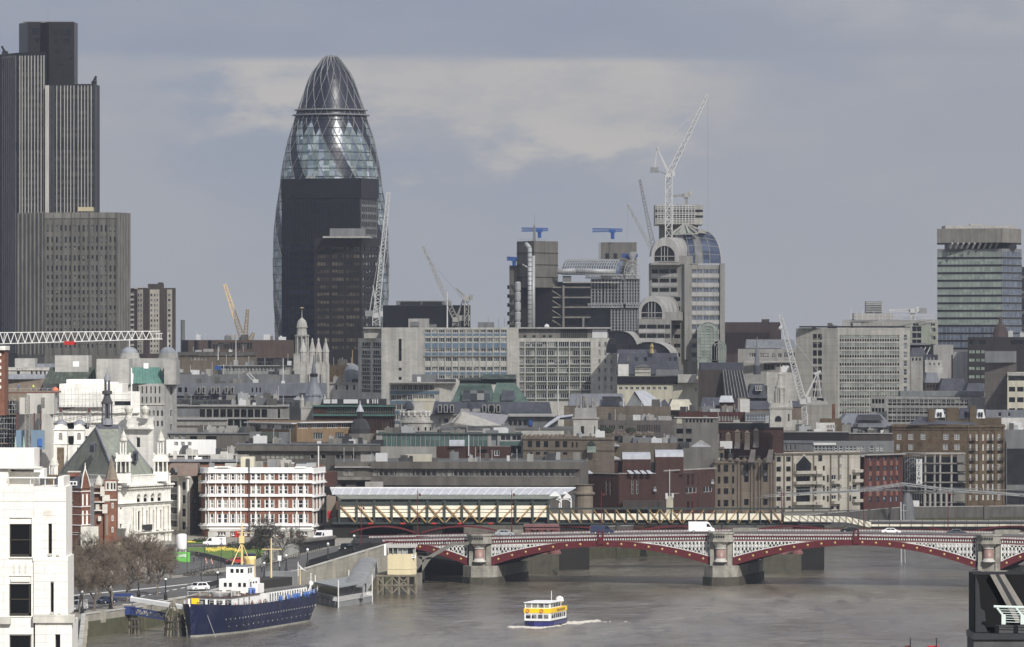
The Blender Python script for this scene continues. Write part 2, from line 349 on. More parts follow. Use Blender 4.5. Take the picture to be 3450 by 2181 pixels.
class Bld:
 def __init__(s,name,label,cat,foot,ytop,wall,roof=None,dep=25,z0=None,group=None,ref=0,par=.7,ztop=None,noroof=False,root=None):
  pts=[(X(p,D),D) for p,D in foot];Dr=foot[ref][1]
  s.z1=ztop if ztop is not None else Z(ytop,Dr);s.z0=H(min(D for _,D in foot)) if z0 is None else z0
  a,b=pts[0],pts[-1];back=[(b[0]*(b[1]+dep)/b[1],b[1]+dep),(a[0]*(a[1]+dep)/a[1],a[1]+dep)]
  s.poly=pts+back;s.wall=wall;s.roofm=roof or m_felt;s.par=par
  c=Vector((sum(p[0] for p in s.poly)/len(s.poly),sum(p[1] for p in s.poly)/len(s.poly),s.z0))
  s.root=root or thing(name,c,label,cat,group);s.pts=pts;c=Vector((c.x,c.y,0));s.cen=c
  s.f=[Face(p,q,s.z0,s.z1) for p,q in zip(pts,pts[1:])];s.w=[];s.noroof=noroof;s.dep=dep
 def wins(s,i,cols,rows,st,name='window'):
  f=s.f[i]
  for a,b in cols:
   u0,u1=f.up(a),f.up(b)
   if u0<.05 or u1>f.L-.05: continue
   for ya,yb in rows:
    z1,z0=f.zp(ya),f.zp(yb)
    if z1>f.z1-.1 or z0<f.z0+.05: continue
    f.holes.append((u0,u1,z0,z1));s.w.append((f,u0,u1,z0,z1,st,name))
  return s
 def panels(s,i,cols,rows,m,out=.06,name='spandrel_panel',lim=300):
  f=s.f[i];n=0;rest=MB()
  for a,b in cols:
   u0,u1=f.up(a),f.up(b)
   for ya,yb in rows:
    z1,z0=f.zp(ya),f.zp(yb)
    if n<lim: inst(name,boxmesh(u1-u0,z1-z0,out,m,name),f.pt((u0+u1)/2,(z0+z1)/2),f.rz,s.root)
    else: rest.obox(f.pt(u0,z0),f.u,u1-u0,0,z1-z0,0,out)
    n+=1
  if rest.v: rest.build(name+'s',m,s.root,kind='stuff')
  return s
 def band(s,i,ya,yb,out,m,a=None,b=None,name='string_course'):
  f=s.f[i];u0=0 if a is None else f.up(a);u1=f.L if b is None else f.up(b);z1,z0=f.zp(ya),f.zp(yb)
  mb=MB();mb.obox(f.pt(u0,z0),f.u,u1-u0,0,z1-z0,-.05,out);mb.build(name,m,s.root);return s
 def piers(s,i,pxs,wpx,ya,yb,out,m,name='pier'):
  f=s.f[i]
  for p in pxs:
   u0,u1=f.up(p-wpx/2),f.up(p+wpx/2);z1,z0=f.zp(ya),f.zp(yb);inst(name,boxmesh(u1-u0,z1-z0,out,m,name),f.pt((u0+u1)/2,(z0+z1)/2),f.rz,s.root)
  return s
 def add(s,name,mb,m,**k): return mb.build(name,m,s.root,**k)
 def roofbox(s,px0,px1,ya,yb,D,dep,m,name='plant_room'):
  mb=MB();mb.sbox(px0,px1,ya,yb,D,dep);mb.build(name,m,s.root);return s
 def clutter(s,n,seed=0,hmax=2.2,m=None):
  r=random.Random(seed+len(s.pts)*7+n);a,b=s.pts[0],s.pts[-1];zr=s.z1-s.par
  for k in range(int(n*2.2)):
   t=r.uniform(.03,.95);q=r.uniform(.1,.8);w=r.uniform(.7,3.6);d=r.uniform(1.,3);h=r.uniform(.5,hmax)+s.par
   x=a[0]+(b[0]-a[0])*t;y=a[1]+(b[1]-a[1])*t+s.dep*q
   mb=MB();kind=r.random();mm=m or r.choice([m_concl,m_conc,m_slabg,m_feltd,m_steel,m_whitep,m_concd])
   if kind<.72:
    mb.box(x,x+w,y,y+d,zr,zr+h)
    if r.random()<.4: mb.box(x+w*.2,x+w*.45,y+.2,y+d*.6,zr+h,zr+h+.4)
    mb.build('roof_plant',mm,s.root)
   elif kind<.88:
    mb.tube((x,y,zr),(x,y,zr+h+1.8),.07,5);mb.build('roof_mast',m_wsteel,s.root)
   else:
    for e in range(5): mb.tube((x+e*1.5,y,zr),(x+e*1.5,y,zr+1.1+s.par),.04,4)
    mb.tube((x,y,zr+1.1+s.par),(x+6,y,zr+1.1+s.par),.04,4);mb.build('roof_railing',m_gsteel,s.root)
  return s
 def done(s,core=True):
  mb=MB();wallm=s.wall
  for f in s.f:
   hs=f.holes;us=sorted({0,f.L}|{h[0] for h in hs}|{h[1] for h in hs});vs=sorted({f.z0,f.z1}|{h[2] for h in hs}|{h[3] for h in hs})
   ui={u:k for k,u in enumerate(us)};vi={v:k for k,v in enumerate(vs)};occ=set()
   for h in hs:
    for a in range(ui[h[0]],ui[h[1]]):
     for b in range(vi[h[2]],vi[h[3]]): occ.add((a,b))
   for a in range(len(us)-1):
    b=0
    while b<len(vs)-1:
     if (a,b) in occ: b+=1;continue
     e=b
     while e+1<len(vs)-1 and (a,e+1) not in occ: e+=1
     mb.face([f.pt(us[a],vs[b]),f.pt(us[a+1],vs[b]),f.pt(us[a+1],vs[e+1]),f.pt(us[a],vs[e+1])]);b=e+1
   for (u0,u1,z0,z1) in hs:
    P=[(u0,z0),(u1,z0),(u1,z1),(u0,z1)]
    for k in range(4):
     p,q=P[k],P[(k+1)%4];mb.face([f.pt(*p),f.pt(*p,-.36),f.pt(*q,-.36),f.pt(*q)])
  n=len(s.poly)
  for k in range(len(s.pts)-1,n):
   p,q=s.poly[k],s.poly[(k+1)%n];mb.face([(p[0],p[1],s.z0),(q[0],q[1],s.z0),(q[0],q[1],s.z1),(p[0],p[1],s.z1)])
  if not s.noroof:
   zr=s.z1-s.par;mb.face([(p[0],p[1],zr) for p in s.poly],1)
   c=s.cen;ins=[]
   for p in s.poly:
    v=Vector((p[0],p[1],0));d=(c-v);dl=d.length;ins.append(v+d*(min(.5,dl*.2)/dl*1.3))
   for k in range(n):
    j=(k+1)%n;p,q,a,b=s.poly[k],s.poly[j],ins[k],ins[j]
    mb.face([(p[0],p[1],s.z1),(q[0],q[1],s.z1),(b.x,b.y,s.z1),(a.x,a.y,s.z1)]);mb.face([(a.x,a.y,s.z1),(b.x,b.y,s.z1),(b.x,b.y,zr),(a.x,a.y,zr)])
  mb.build('wall',[s.wall,s.roofm],s.root)
  s.w.sort(key=lambda w:-(w[2]-w[1])*(w[4]-w[3])) ;rest={}
  for k,(f,u0,u1,z0,z1,st,nm) in enumerate(s.w):
   me=wmesh(u1-u0,z1-z0,st,s.wall);p=f.pt((u0+u1)/2,(z0+z1)/2)
   if k<300: o=inst(nm,me,p,f.rz,s.root);o.scale=((u1-u0)/max(.1,round(u1-u0,1)),1,(z1-z0)/max(.1,round(z1-z0,1)))
   else:
    mb2=rest.setdefault(st['gm'].name+st['fm'].name,(MB(),[st['fm'],st['gm'],s.wall]))[0]
    fx=(u1-u0)/max(.1,round(u1-u0,1));fz=(z1-z0)/max(.1,round(z1-z0,1));vs=[v.co for v in me.vertices]
    for pl in me.polygons:
     mb2.face([p+f.u*(vs[i].x*fx)-f.n*vs[i].y+Vector((0,0,vs[i].z*fz)) for i in pl.vertices],pl.material_index)
  for q,(mb2,ms) in rest.items(): mb2.build('windows',ms,s.root,kind='stuff')
  return s
def water_mat():
 m=bpy.data.materials.new('river_water');m.use_nodes=True;t=m.node_tree;b=t.nodes['Principled BSDF']
 g=t.nodes.new('ShaderNodeNewGeometry')
 def nz(s,d,vs,r=.55):
  mp=t.nodes.new('ShaderNodeMapping');mp.inputs['Scale'].default_value=vs;t.links.new(g.outputs['Position'],mp.inputs[0])
  n=t.nodes.new('ShaderNodeTexNoise');n.inputs['Scale'].default_value=s;n.inputs['Detail'].default_value=d;n.inputs['Roughness'].default_value=r;t.links.new(mp.outputs[0],n.inputs['Vector']);return n.outputs[0]
 big=nz(.02,4,(1,.35,1));c=mixc(mrange(big,.35,.65,0,1,t),srgb(98,92,80),srgb(126,120,108),t)
 c=mixc(mrange(nz(.05,4,(1,.2,1)),.5,.66,0,.7,t),c,srgb(86,76,60),t);c=mixc(mrange(nz(.35,5,(.5,.07,1),.65),.5,.72,0,.75,t),c,srgb(44,38,30),t)
 t.links.new(c,b.inputs['Base Color']);b.inputs['IOR'].default_value=1.33
 t.links.new(mrange(nz(.015,3,(1,.3,1)),.4,.62,.1,.26,t),b.inputs['Roughness'])
 h=mth('ADD',mth('MULTIPLY',nz(.5,6,(.7,.16,1),.68),1.4,t=t),mth('MULTIPLY',nz(.12,3,(.7,.25,1)),3.,t=t),t=t)
 calm=mrange(nz(.02,3,(1,.5,1)),.35,.65,.35,1.,t)
 bn=t.nodes.new('ShaderNodeBump');bn.inputs['Distance'].default_value=1.;t.links.new(h,bn.inputs['Height']);t.links.new(mth('MULTIPLY',calm,1.,t=t),bn.inputs['Strength']);t.links.new(bn.outputs[0],b.inputs['Normal'])
 return m
mb=MB();mb.face([(-3000,150,0),(3000,150,0),(3000,2600,0),(-3000,2600,0)]);mb.build('river',water_mat(),kind='structure')
BK=[((-20,200),(-1,0)),((-29,420),(-1,.0)),((-62,800),(-1,.1)),((-80.5,1062),(-1,.2)),((-71.6,1093),(-.95,.4)),((-64.4,1133),(-.9,.5)),((-54.5,1190),(-.85,.55)),((-44.6,1226),(-.7,.7)),((-34.7,1262),(-.6,.8)),((-28.6,1298),(-.45,.9)),((-20,1345),(-.2,1)),((12,1430),(-.05,1)),((60,1500),(0,1)),((118,1680),(0,1)),((172,1703),(.02,1)),((320,1702),(.1,1)),((900,1690),(.4,1))]
rows=[0,4,8,14,20,28,36,44,52,60,70,80,90,100,112,125,140,160,180,200,240,300,400,600,900,2000,5000,9000]
BKf=[]
for (p,d),(p2,d2) in zip(BK,BK[1:]):
 k=max(1,int(math.dist(p,p2)/9)) if p[1]>780 else 4
 for i in range(k):
  t=i/k;BKf.append(((p[0]+(p2[0]-p[0])*t,p[1]+(p2[1]-p[1])*t),(d[0]+(d2[0]-d[0])*t,d[1]+(d2[1]-d[1])*t)))
BKf.append(BK[-1])
vs=[];fs=[]
for (p,d) in BKf:
 dl=math.hypot(*d)
 for r in rows:
  x,y=p[0]+d[0]/dl*r,p[1]+d[1]/dl*r;vs.append((x,y,H(y)))
n=len(rows)
for i in range(len(BKf)-1):
 for j in range(n-1): fs.append((i*n+j,(i+1)*n+j,(i+1)*n+j+1,i*n+j+1))
mb=MB();mb.v=vs;mb.f=fs;mb.m=[0]*len(fs)
mb.build('ground',m_pave,kind='structure')
def wallrun(i0,i1,name,label,par=1.0,mw=None):
 mw=mw or m_wall
 P=[Vector((p[0],p[1],0)) for p,_ in BK[i0:i1+1]];pts=[]
 for a,b in zip(P,P[1:]):
  k=max(1,int((b-a).length/8));pts+=[a.lerp(b,t/k) for t in range(k)]
 pts.append(P[-1]);root=thing(name,(pts[0].x,pts[0].y,0),label,'wall')
 lo,up,co=MB(),MB(),MB()
 for a,b in zip(pts,pts[1:]):
  u=(b-a).normalized();o=Vector((u.y,-u.x,0));za,zb=H(a.y)+par,H(b.y)+par;ma,mz=min(2.9,za-1.2),min(2.9,zb-1.2)
  A,B=a+o*.5,b+o*.5;C,D_=a+o*.1,b+o*.1;I,J=a-o*.45,b-o*.45;z=lambda v,q:(v.x,v.y,q)
  lo.face([z(A,-1),z(B,-1),z(D_+o*.15,mz),z(C+o*.15,ma)])
  up.face([z(C,ma),z(D_,mz),z(D_,zb),z(C,za)]);up.face([z(I,za),z(J,zb),z(J,zb-par-.2),z(I,za-par-.2)])
  lo.face([z(C+o*.15,ma),z(D_+o*.15,mz),z(D_,mz),z(C,ma)])
  co.face([z(C+o*.12,za-.02),z(D_+o*.12,zb-.02),z(D_+o*.12,zb+.2),z(C+o*.12,za+.2)]);co.face([z(C+o*.12,za+.2),z(D_+o*.12,zb+.2),z(J-o*.1,zb+.2),z(I-o*.1,za+.2)])
 lo.build('tidal_wall',m_algae,root);up.build('wall_face',mw,root);co.build('coping',m_concl,root)
 for k in range(2,len(pts)-1,3):
  a=pts[k];u=(pts[k+1]-a).normalized();h=H(a.y)+par;q=MB();q.obox((a.x,a.y,2.4),u,1.6,0,h-2.1,-.5,.75);q.build('wall_pier',mw,root);q=MB();q.obox((a.x-.05,a.y,-.5),u,1.7,0,2.9,-.5,.8);q.build('wall_pier_foot',m_algae,root)
 return pts
wallrun(0,9,'embankment_wall','long pale stone river wall with green tidal stain below the tree lined road')
wallrun(9,10,'bridge_end_wall','short dark river wall under the left end of the bridges',mw=m_bshade)  # wall face darkened in colour for the shade below the decks
wallrun(10,16,'river_wall','dark far river wall below the warehouses beyond the bridges',par=.8,mw=m_concd)
def strip(name,A,B,mat,dz,n=28,m=3,kind='structure',**k):
 def rs(P):
  Ls=[0];
  for a,b in zip(P,P[1:]): Ls.append(Ls[-1]+math.dist(a,b))
  out=[]
  for i in range(n+1):
   s=Ls[-1]*i/n
   for j in range(len(P)-1):
    if s<=Ls[j+1]+1e-6: t=(s-Ls[j])/max(1e-6,Ls[j+1]-Ls[j]);out.append((P[j][0]+(P[j+1][0]-P[j][0])*t,P[j][1]+(P[j+1][1]-P[j][1])*t));break
  return out
 a,b=rs(A),rs(B);mb=MB()
 for p,q in zip(a,b):
  for j in range(m+1): t=j/m;mb.v.append(tuple(gp(p[0]+(q[0]-p[0])*t,p[1]+(q[1]-p[1])*t,dz)))
 for i in range(n):
  for j in range(m): mb.f.append((i*(m+1)+j,(i+1)*(m+1)+j,(i+1)*(m+1)+j+1,i*(m+1)+j+1));mb.m.append(0)
 return mb.build(name,mat,kind=kind,**k)
strip('embankment_road',[(120,1985),(225,1980),(440,1962),(560,1953),(700,1938),(870,1910),(1000,1878),(1100,1850),(1200,1826),(1330,1818)],[(120,2085),(225,2060),(440,2035),(640,2006),(750,1985),(870,1954),(1000,1919),(1100,1887),(1200,1860),(1330,1838)],m_asph,.12)
strip('slip_road',[(560,1874),(640,1874),(700,1884),(760,1900),(800,1914)],[(560,1935),(600,1938),(650,1930),(720,1916),(790,1909)],m_asph,.13,14)
strip('back_road',[(560,1836),(700,1836),(860,1832)],[(560,1843),(700,1843),(860,1840)],m_asph,.12,8,2)
strip('lawn',[(624,1846),(720,1846),(860,1846),(900,1850)],[(624,1872),(700,1881),(760,1897),(850,1906)],m_grass,.14,12)
strip('verge',[(600,1822),(700,1820)],[(600,1834),(700,1833)],m_grass,.14,6,2)
strip('road_centre_line',[(225,2010),(440,1990),(560,1978),(720,1960)],[(225,2012.5),(440,1992.5),(560,1980.5),(720,1961.5)],m_line,.16,20,1)
for k in range(9):
 x=420+k*27;y=2022-k*5.4*1.0;strip('lane_marking',[(x,y),(x+14,y-2.8)],[(x,y+2.2),(x+14,y-.8)],m_line,.16,2,1)
def kerb(name,P,label,hh,mat,w=.3,cat='kerb'):
 mb=MB()
 pts=[gp(*p) for p in P]
 for a,b in zip(pts,pts[1:]):
  u=(b-a);u.z=0;u.normalize();o=Vector((u.y,-u.x,0))*w
  za=Vector((0,0,hh));mb.face([a+o,b+o,b+o+za,a+o+za]);mb.face([a-o,b-o,b-o+za,a-o+za]);mb.face([a+o+za,b+o+za,b-o+za,a-o+za]);mb.face([a+o,a-o,a-o+za,a+o+za])
 return mb.build(name,mat,label=label,cat=cat)
kerb('garden_wall',[(624,1872),(660,1875),(700,1882),(740,1892),(770,1902),(790,1911),(800,1916)],'low black curved wall round the lawn with daffodils',1.1,m_concd,.2,'wall')
kerb('pavement_kerb',[(240,2043),(440,2037),(640,2008),(750,1987)],'pale kerb along the river side pavement',.14,m_concl,.2)
CLD=.36
HAZE=.000052
def shade_cloud_mat():
 m=bpy.data.materials.new('shade_cloud_mask');m.use_nodes=True;t=m.node_tree;t.nodes.clear();g=t.nodes.new('ShaderNodeNewGeometry');s=t.nodes.new('ShaderNodeSeparateXYZ');t.links.new(g.outputs['Position'],s.inputs[0])
 kx,ky=sd.x/sd.z,sd.y/sd.z
 gx=mth('SUBTRACT',s.outputs[0],mth('MULTIPLY',s.outputs[2],kx,t=t),t=t);gy=mth('SUBTRACT',s.outputs[1],mth('MULTIPLY',s.outputs[2],ky,t=t),t=t)
 n=t.nodes.new('ShaderNodeTexNoise');n.inputs['Scale'].default_value=.006;n.inputs['Detail'].default_value=4;t.links.new(g.outputs['Position'],n.inputs['Vector'])
 q=mth('ADD',mth('ADD',gy,-1442,t=t),mth('SUBTRACT',mth('MULTIPLY',mth('ADD',gx,60,t=t),.4,t=t),mth('MULTIPLY',mth('MAXIMUM',mth('SUBTRACT',-62,gx,t=t),0,t=t),2.4,t=t),t=t),t=t)  # mask edge bent so the left bank and bridges stay sunlit
 q=mth('ADD',q,mth('MULTIPLY',mth('SUBTRACT',n.outputs[0],.5,t=t),60,t=t),t=t)
 f=mth('MULTIPLY',mrange(q,-45,55,0,1,t),mth('ADD',mrange(n.outputs[0],.3,.7,-.05,.05,t),CLD,t=t),t=t)
 tr=t.nodes.new('ShaderNodeBsdfTransparent');tl=t.nodes.new('ShaderNodeBsdfTranslucent');tl.inputs[0].default_value=(.93,.94,.97,1)
 mx=t.nodes.new('ShaderNodeMixShader');t.links.new(f,mx.inputs[0]);t.links.new(tr.outputs[0],mx.inputs[1]);t.links.new(tl.outputs[0],mx.inputs[2])
 o=t.nodes.new('ShaderNodeOutputMaterial');t.links.new(mx.outputs[0],o.inputs[0]);return m
mb=MB();nx,ny=26,34;r=random.Random(3)
for layer in (0,1):
 for j in range(ny+1):
  for i in range(nx+1):
   x=-300+i*90;y=150+j*90;e=min(i,nx-i,j,ny-j)
   th=min(1,e/3)*(60+r.uniform(-18,18));mb.v.append((x,y,760+(th if layer else -th*.4)))
 k=layer*(nx+1)*(ny+1)
 for j in range(ny):
  for i in range(nx): a=k+j*(nx+1)+i;mb.f.append((a,a+1,a+nx+2,a+nx+1));mb.m.append(0)
mb.build('shade_cloud',shade_cloud_mat(),kind='structure',smooth=True)  # unseen slab above the frame, added and shaped to shade the city behind
def lerpt(T,x):
 for (a,ya),(b,yb) in zip(T,T[1:]):
  if x<=b: return ya+(yb-ya)*(x-a)/(b-a)
 return T[-1][1]
A0=(X(1290,1304),1304);B0=(X(3700,1268),1268)
BF=Face(A0,B0,0,20)
PT=[(1290,1816),(1480,1812),(1640,1808),(2020,1800),(2430,1796),(2885,1797),(3290,1804),(3700,1818)]
def bz(px,py):  # height on the bridge face
 u=BF.up(px);return Z(py,BF.p0.y+BF.u.y*u)
def bp(px,py,o=0): u=BF.up(px);return BF.pt(u,bz(px,py),o)
br=thing('road_bridge',(X(2430,1300),1300,0),'red and white iron arch road bridge on stone piers across the river','bridge')
DEP=31.
def sweep(name,mat,px0,px1,fy0,fy1,o0,o1,n=40,parent=br,kind=None):
 mb=MB()
 for i in range(n):
  a=px0+(px1-px0)*i/n;b=px0+(px1-px0)*(i+1)/n
  P=[bp(a,fy1(a),o1),bp(b,fy1(b),o1),bp(b,fy0(b),o1),bp(a,fy0(a),o1)];Q=[bp(a,fy1(a),o0),bp(b,fy1(b),o0),bp(b,fy0(b),o0),bp(a,fy0(a),o0)]
  for q in (Q,):
   for k in range(4): # keep heights of the front edge
    q[k]=Vector((q[k].x,q[k].y,P[k].z))
  mb.face(P);mb.face([P[3],P[2],Q[2],Q[3]]);mb.face([Q[0],Q[1],P[1],P[0]]);mb.face([Q[1],Q[0],Q[3],Q[2]])
  if i==0: mb.face([P[0],P[3],Q[3],Q[0]])
  if i==n-1: mb.face([P[1],P[2],Q[2],Q[1]])
 return mb.build(name,mat,parent,kind=kind)
pt=lambda d:(lambda x:lerpt(PT,x)+d)
for far,o in ((0,0.),(1,-DEP)):
 s=1130 if far else 1290
 sweep('parapet_rail',m_red,s,3700,pt(0),pt(2),o-.12,o+.16)
 sweep('parapet_base',m_red,s,3700,pt(9),pt(14),o-.15,o+.32)
 mb=MB();u=-11. if far else 0.;L_=BF.L
 while u<L_:
  p=BF.pt(u,0,o);k=BF.p0.y+BF.u.y*u;px=CX+p.x*F/k if not far else None
  pxx=CX+(BF.p0.x+BF.u.x*u)*F/(BF.p0.y+BF.u.y*u);t=lerpt(PT,pxx);z0,z1=Z(t+9,k),Z(t+2,k)
  mb.obox((p.x,p.y,z0),BF.u,.17,0,z1-z0,-.05,.09);u+=.36
 mb.build('balusters',m_bw,br,kind='stuff')
 mb=MB();u=0.
 while u<L_:
  p=BF.pt(u,0,o);k=BF.p0.y+BF.u.y*u;pxx=CX+(BF.p0.x+BF.u.x*u)*F/k;t=lerpt(PT,pxx)
  mb.obox((p.x,p.y,Z(t+21,k)),BF.u,.27,0,Z(t+14,k)-Z(t+21,k),-.05,.22);u+=.56
 mb.build('dentils',m_bw,br,kind='stuff')
 sweep('dentil_backing',m_dark,1290,3700,pt(13.5),pt(22),o-.3,o-.04)
 sweep('fascia_plate',m_redp,1290,3700,pt(22),pt(27),o-.2,o+.1)
sweep('deck',m_asph,1290,3700,pt(9.4),pt(20),-DEP+.4,-.35)
SP=[(1300,1576,(1846,1843,1906),1300,(1824,1822,1880)),(1655,2392,(1906,1843,1903),2024,(1877,1822,1876)),(2470,3290,(1906,1838,1916),2882,(1878,1817,1891)),(3372,3700,(1919,1838,1845),3690,(1893,1818,1819))]
def par(c,x0,x1,ys):
 def f(x):
  if x<=c: return ys[1]+(ys[0]-ys[1])*((c-x)/max(1,c-x0))**2
  return ys[1]+(ys[2]-ys[1])*((x-c)/max(1,x1-c))**2
 return f
boss=MB();boss.dome((0,0,0),.3,.2,10,3);bme=bpy.data.meshes.new('boss');bme.from_pydata(boss.v,[],boss.f);bme.materials.append(m_gold)
for x0,x1,yb,c,yt in SP:
 fb,ft=par(c,x0,x1,yb),par(c,x0,x1,yt)
 sweep('arch_rib',m_red,x0,x1,ft,fb,-.9,.12,36)
 for d in (7.5,15,22.5,30): sweep('inner_rib',m_red,x0,x1,ft,fb,-d-.7,-d,24)
 sweep('soffit_plate',m_gsteeld,x0,x1,lambda x:ft(x)+4,lambda x:ft(x)+10,-DEP+1,-1,24)
 sweep('spandrel_shade_sheet',m_dark,x0,x1,pt(26),lambda x:max(ft(x),lerpt(PT,x)+27),-1.1,-.9,24)  # dark plate added for the shade behind the open lattice
 lat=MB();lat2=MB()
 def inside(x,y): return x0+1<x<x1-1 and lerpt(PT,x)+27<y<ft(x)-1
 for sgn in (1,-1):
  k=-200.
  while k<(x1-x0)+200:
   seg=None
   for i in range(61):
    y=1815+i*1.4;x=x0+k+sgn*(y-1850)*.62
    if inside(x,y):
     if seg is None: seg=(x,y)
     last=(x,y)
    elif seg:
     if math.dist(seg,last)>2: (lat if seg[0]<c else lat2).tube(bp(*seg,-.05),bp(*last,-.05),.13,4,caps=False)
     seg=None
   k+=12.5
 for i in range(int((x1-x0)/6.25)):
  for j in range(12):
   x=x0+i*12.5;y=1829+j*10.1
   if inside(x-9,y) and inside(x+9,y+6) and inside(x+9,y-4) and inside(x-9,y+6) : (lat if x<c else lat2).lathe(tuple(bp(x,y,-.05)),[(.26,-.26),(.26,.26)],6)
 for l_ in (lat,lat2):
  if l_.v: l_.build('spandrel_lattice',m_bw,br)
 fr=lambda x:min(ft(x),lerpt(PT,x)+30)
 sweep('lattice_frame',m_bw,x0,x1,lambda x:min(lerpt(PT,x)+27,ft(x)-.2),lambda x:min(lerpt(PT,x)+30,ft(x)),-.1,.05,30)
 sweep('lattice_frame',m_bw,x0,x1,lambda x:max(ft(x)-3.,lerpt(PT,x)+26.9),lambda x:max(ft(x),lerpt(PT,x)+27.),-.1,.05,30)
 for e,(a,b) in enumerate(((x0,x0+4),(x1-4,x1))):
  if ft((a+b)/2)>lerpt(PT,a)+34: sweep('lattice_frame',m_bw,a,b,pt(27),lambda x:ft(x),-.1,.06,1)
 x=c
 for sg in (1,-1):
  k=0 if sg>0 else 1
  while True:
   x=c+sg*(k+.5)*46
   if not(x0+8<x<x1-8): break
   y=(ft(x)+fb(x))/2;p=bp(x,y,.12);o=inst('boss',bme,p,BF.rz,br);o.rotation_euler=(math.radians(90),0,BF.rz);k+=1
  x=c
def rot(q,x,D):
 c_,s_=math.cos(BF.rz),math.sin(BF.rz);q.v=[(x+(v[0]-x)*c_-(v[1]-D)*s_,D+(v[0]-x)*s_+(v[1]-D)*c_,v[2]) for v in q.v];return q
def pier(px0,px1,ytop,ybase,ywater,label=None):
 pc=(px0+px1)/2;D=BF.pt(BF.up(pc),0).y;w=(px1-px0)*D/F;x=X(pc,D);
 b=MB();zb=Z(ybase,D)
 hw=w/2+1.0;poly=lambda e:[(x-hw-e,D-.6),(x-hw*.35-e*.5,D-3.4-e),(x+hw*.35+e*.5,D-3.4-e),(x+hw+e,D-.6),(x+hw+e,D+DEP+1),(x-hw-e,D+DEP+1)]
 b.prism(poly(.5),-2,zb-2.6,0);b.prism(poly(.2),zb-2.6,zb,1);rot(b,x,D).build('pier_base',[m_pierd,m_pier],br)
 s=MB();s.box(x-w/2+.2,x+w/2-.2,D+.3,D+DEP,zb,Z(ytop+34,D));rot(s,x,D).build('pier_body',m_bshade,br);s=MB();s.box(x-w/2+.25,x+w/2-.25,D-.7,D+.3,zb,Z(ytop+30,D));rot(s,x,D).build('pier_shaft',m_pier,br)
 for sx_ in (-1,1):
  q=MB();q.box(x+sx_*w*.36-.45,x+sx_*w*.36+.45,D-1.1,D-.72,zb,Z(ytop+32,D));rot(q,x,D).build('pilaster',m_pier,br)
 q=MB();q.lathe((x,D-1.2,Z(1893,D)),[(1.5,0),(1.5,.3),(1.2,.4),(1.15,.8)],18);rot(q,x,D).build('column_base',m_concl,br,smooth=True)
 q=MB();q.lathe((x,D-1.2,Z(1893,D)+.8),[(1.12,0),(1.08,Z(1850,D)-Z(1893,D)-.8)],20);rot(q,x,D).build('column',m_granite,br,smooth=True)
 q=MB();h=Z(ytop+32,D)-Z(1850,D);q.lathe((x,D-1.2,Z(1850,D)),[(1.15,0),(1.3,.15),(1.15,.3),(1.5,h*.6),(1.9,h)],16);rot(q,x,D).build('capital',m_concl,br)
 q=MB();oct_=[(x-w/2-.1,D+1),(x-w/2-.1,D-1.6),(x-w/4,D-3.3),(x+w/4,D-3.3),(x+w/2+.1,D-1.6),(x+w/2+.1,D+1)]
 q.prism(oct_,Z(ytop+32,D),Z(ytop+24,D));q.prism([(a+(x-a)*.06,b_+(.2 if b_<D else 0)) for a,b_ in oct_],Z(ytop+24,D),Z(ytop+6,D));q.prism(oct_,Z(ytop+6,D),Z(ytop,D));rot(q,x,D).build('pulpit',m_pier,br)
 q=MB()
 for k in range(5):
  xx=x-w/4+ (w/2)*(k+.5)/5;q.box(xx-.16,xx+.16,D-3.34,D-3.1,Z(ytop+17,D),Z(ytop+10,D))
 rot(q,x,D).build('pulpit_piercings',m_dark,br,kind='stuff')
 q=MB();q.prism([(a,2*D+DEP-b_) for a,b_ in reversed(oct_)],Z(ytop+32,D),Z(ytop+2,D));rot(q,x,D).build('far_pulpit',m_pier,br)
pier(1578,1660,1799,1906,1965);pier(2390,2472,1793,1905,1972);pier(3292,3374,1800,1922,1975)
mb=MB();mb.box(X(1180,1304),X(1430,1304),1303.2,1336,-1,Z(1830,1304));mb.build('abutment',m_bshade,br);mb=MB();mb.box(X(1200,1345),X(1640,1345),1341,1346,-1,9.4);mb.build('undercroft_shade_wall',m_bshade,br)  # dark abutment, and a black box added for the shade under the arch
for c in (2024,2885):
 q=MB();a=bp(c-11,1840,.2);
 for sx_ in (-1,1): p=bp(c+sx_*8,1836,.3);q.tube(p,p+Vector((0,0,3.4)),.22,6)
 p=bp(c,1834,.25);q.obox(p-BF.u*.55,BF.u,1.1,0,1.6,0,.2);q.build('crown_shield',m_red,br)
def lampred():
 t=thing('bridge_lamp_post',(0,0,0),'x','lamp post','tall red lamp posts along the bridges')
 q=MB();q.tube((0,0,0),(0,0,1.2),.22,6);q.tube((0,0,1.2),(0,0,10.2),.12,6,r2=.08);q.build('post',m_red,t)
 q=MB();q.tube((0,0,9.5),(.55,0,9.5),.05,4);q.tube((0,0,10.2),(0,0,10.9),.03,4);q.build('bracket',m_red,t)
 q=MB();q.lathe((.55,0,8.9),[(.1,0),(.24,.15),(.2,.5),(.05,.62)],8);q.build('lamp_head',m_red,t);return t
lp=lampred();first=True
LR=[(1217,1835,'in front of the white banded brick building, leftmost of the row'),(1407,1803,'before the third bay of the tall cream truss'),(1724,1800,'just left of the red pulpit on the bridge'),(2026,1792,'above the dark blue van'),(2336,1792,'beside the white van near the second pier'),(2633,1790,'in front of the pale stone block with the gabled bay'),(2910,1792,'by the left edge of the red clad block'),(3194,1792,'above the dark car right of the banner scaffold')]
for px,py,w in LR:
 z=10.6 if px>1300 else 8.0;D=1319. if px>1300 else 1300.
 if first: lp.location=(X(px,D),D,z);OFF[lp.name]=Vector(lp.location);lp['label']='tall red lamp post '+w;first=False
 else: copy_tree(lp,(X(px,D),D,z),label='tall red lamp post '+w)
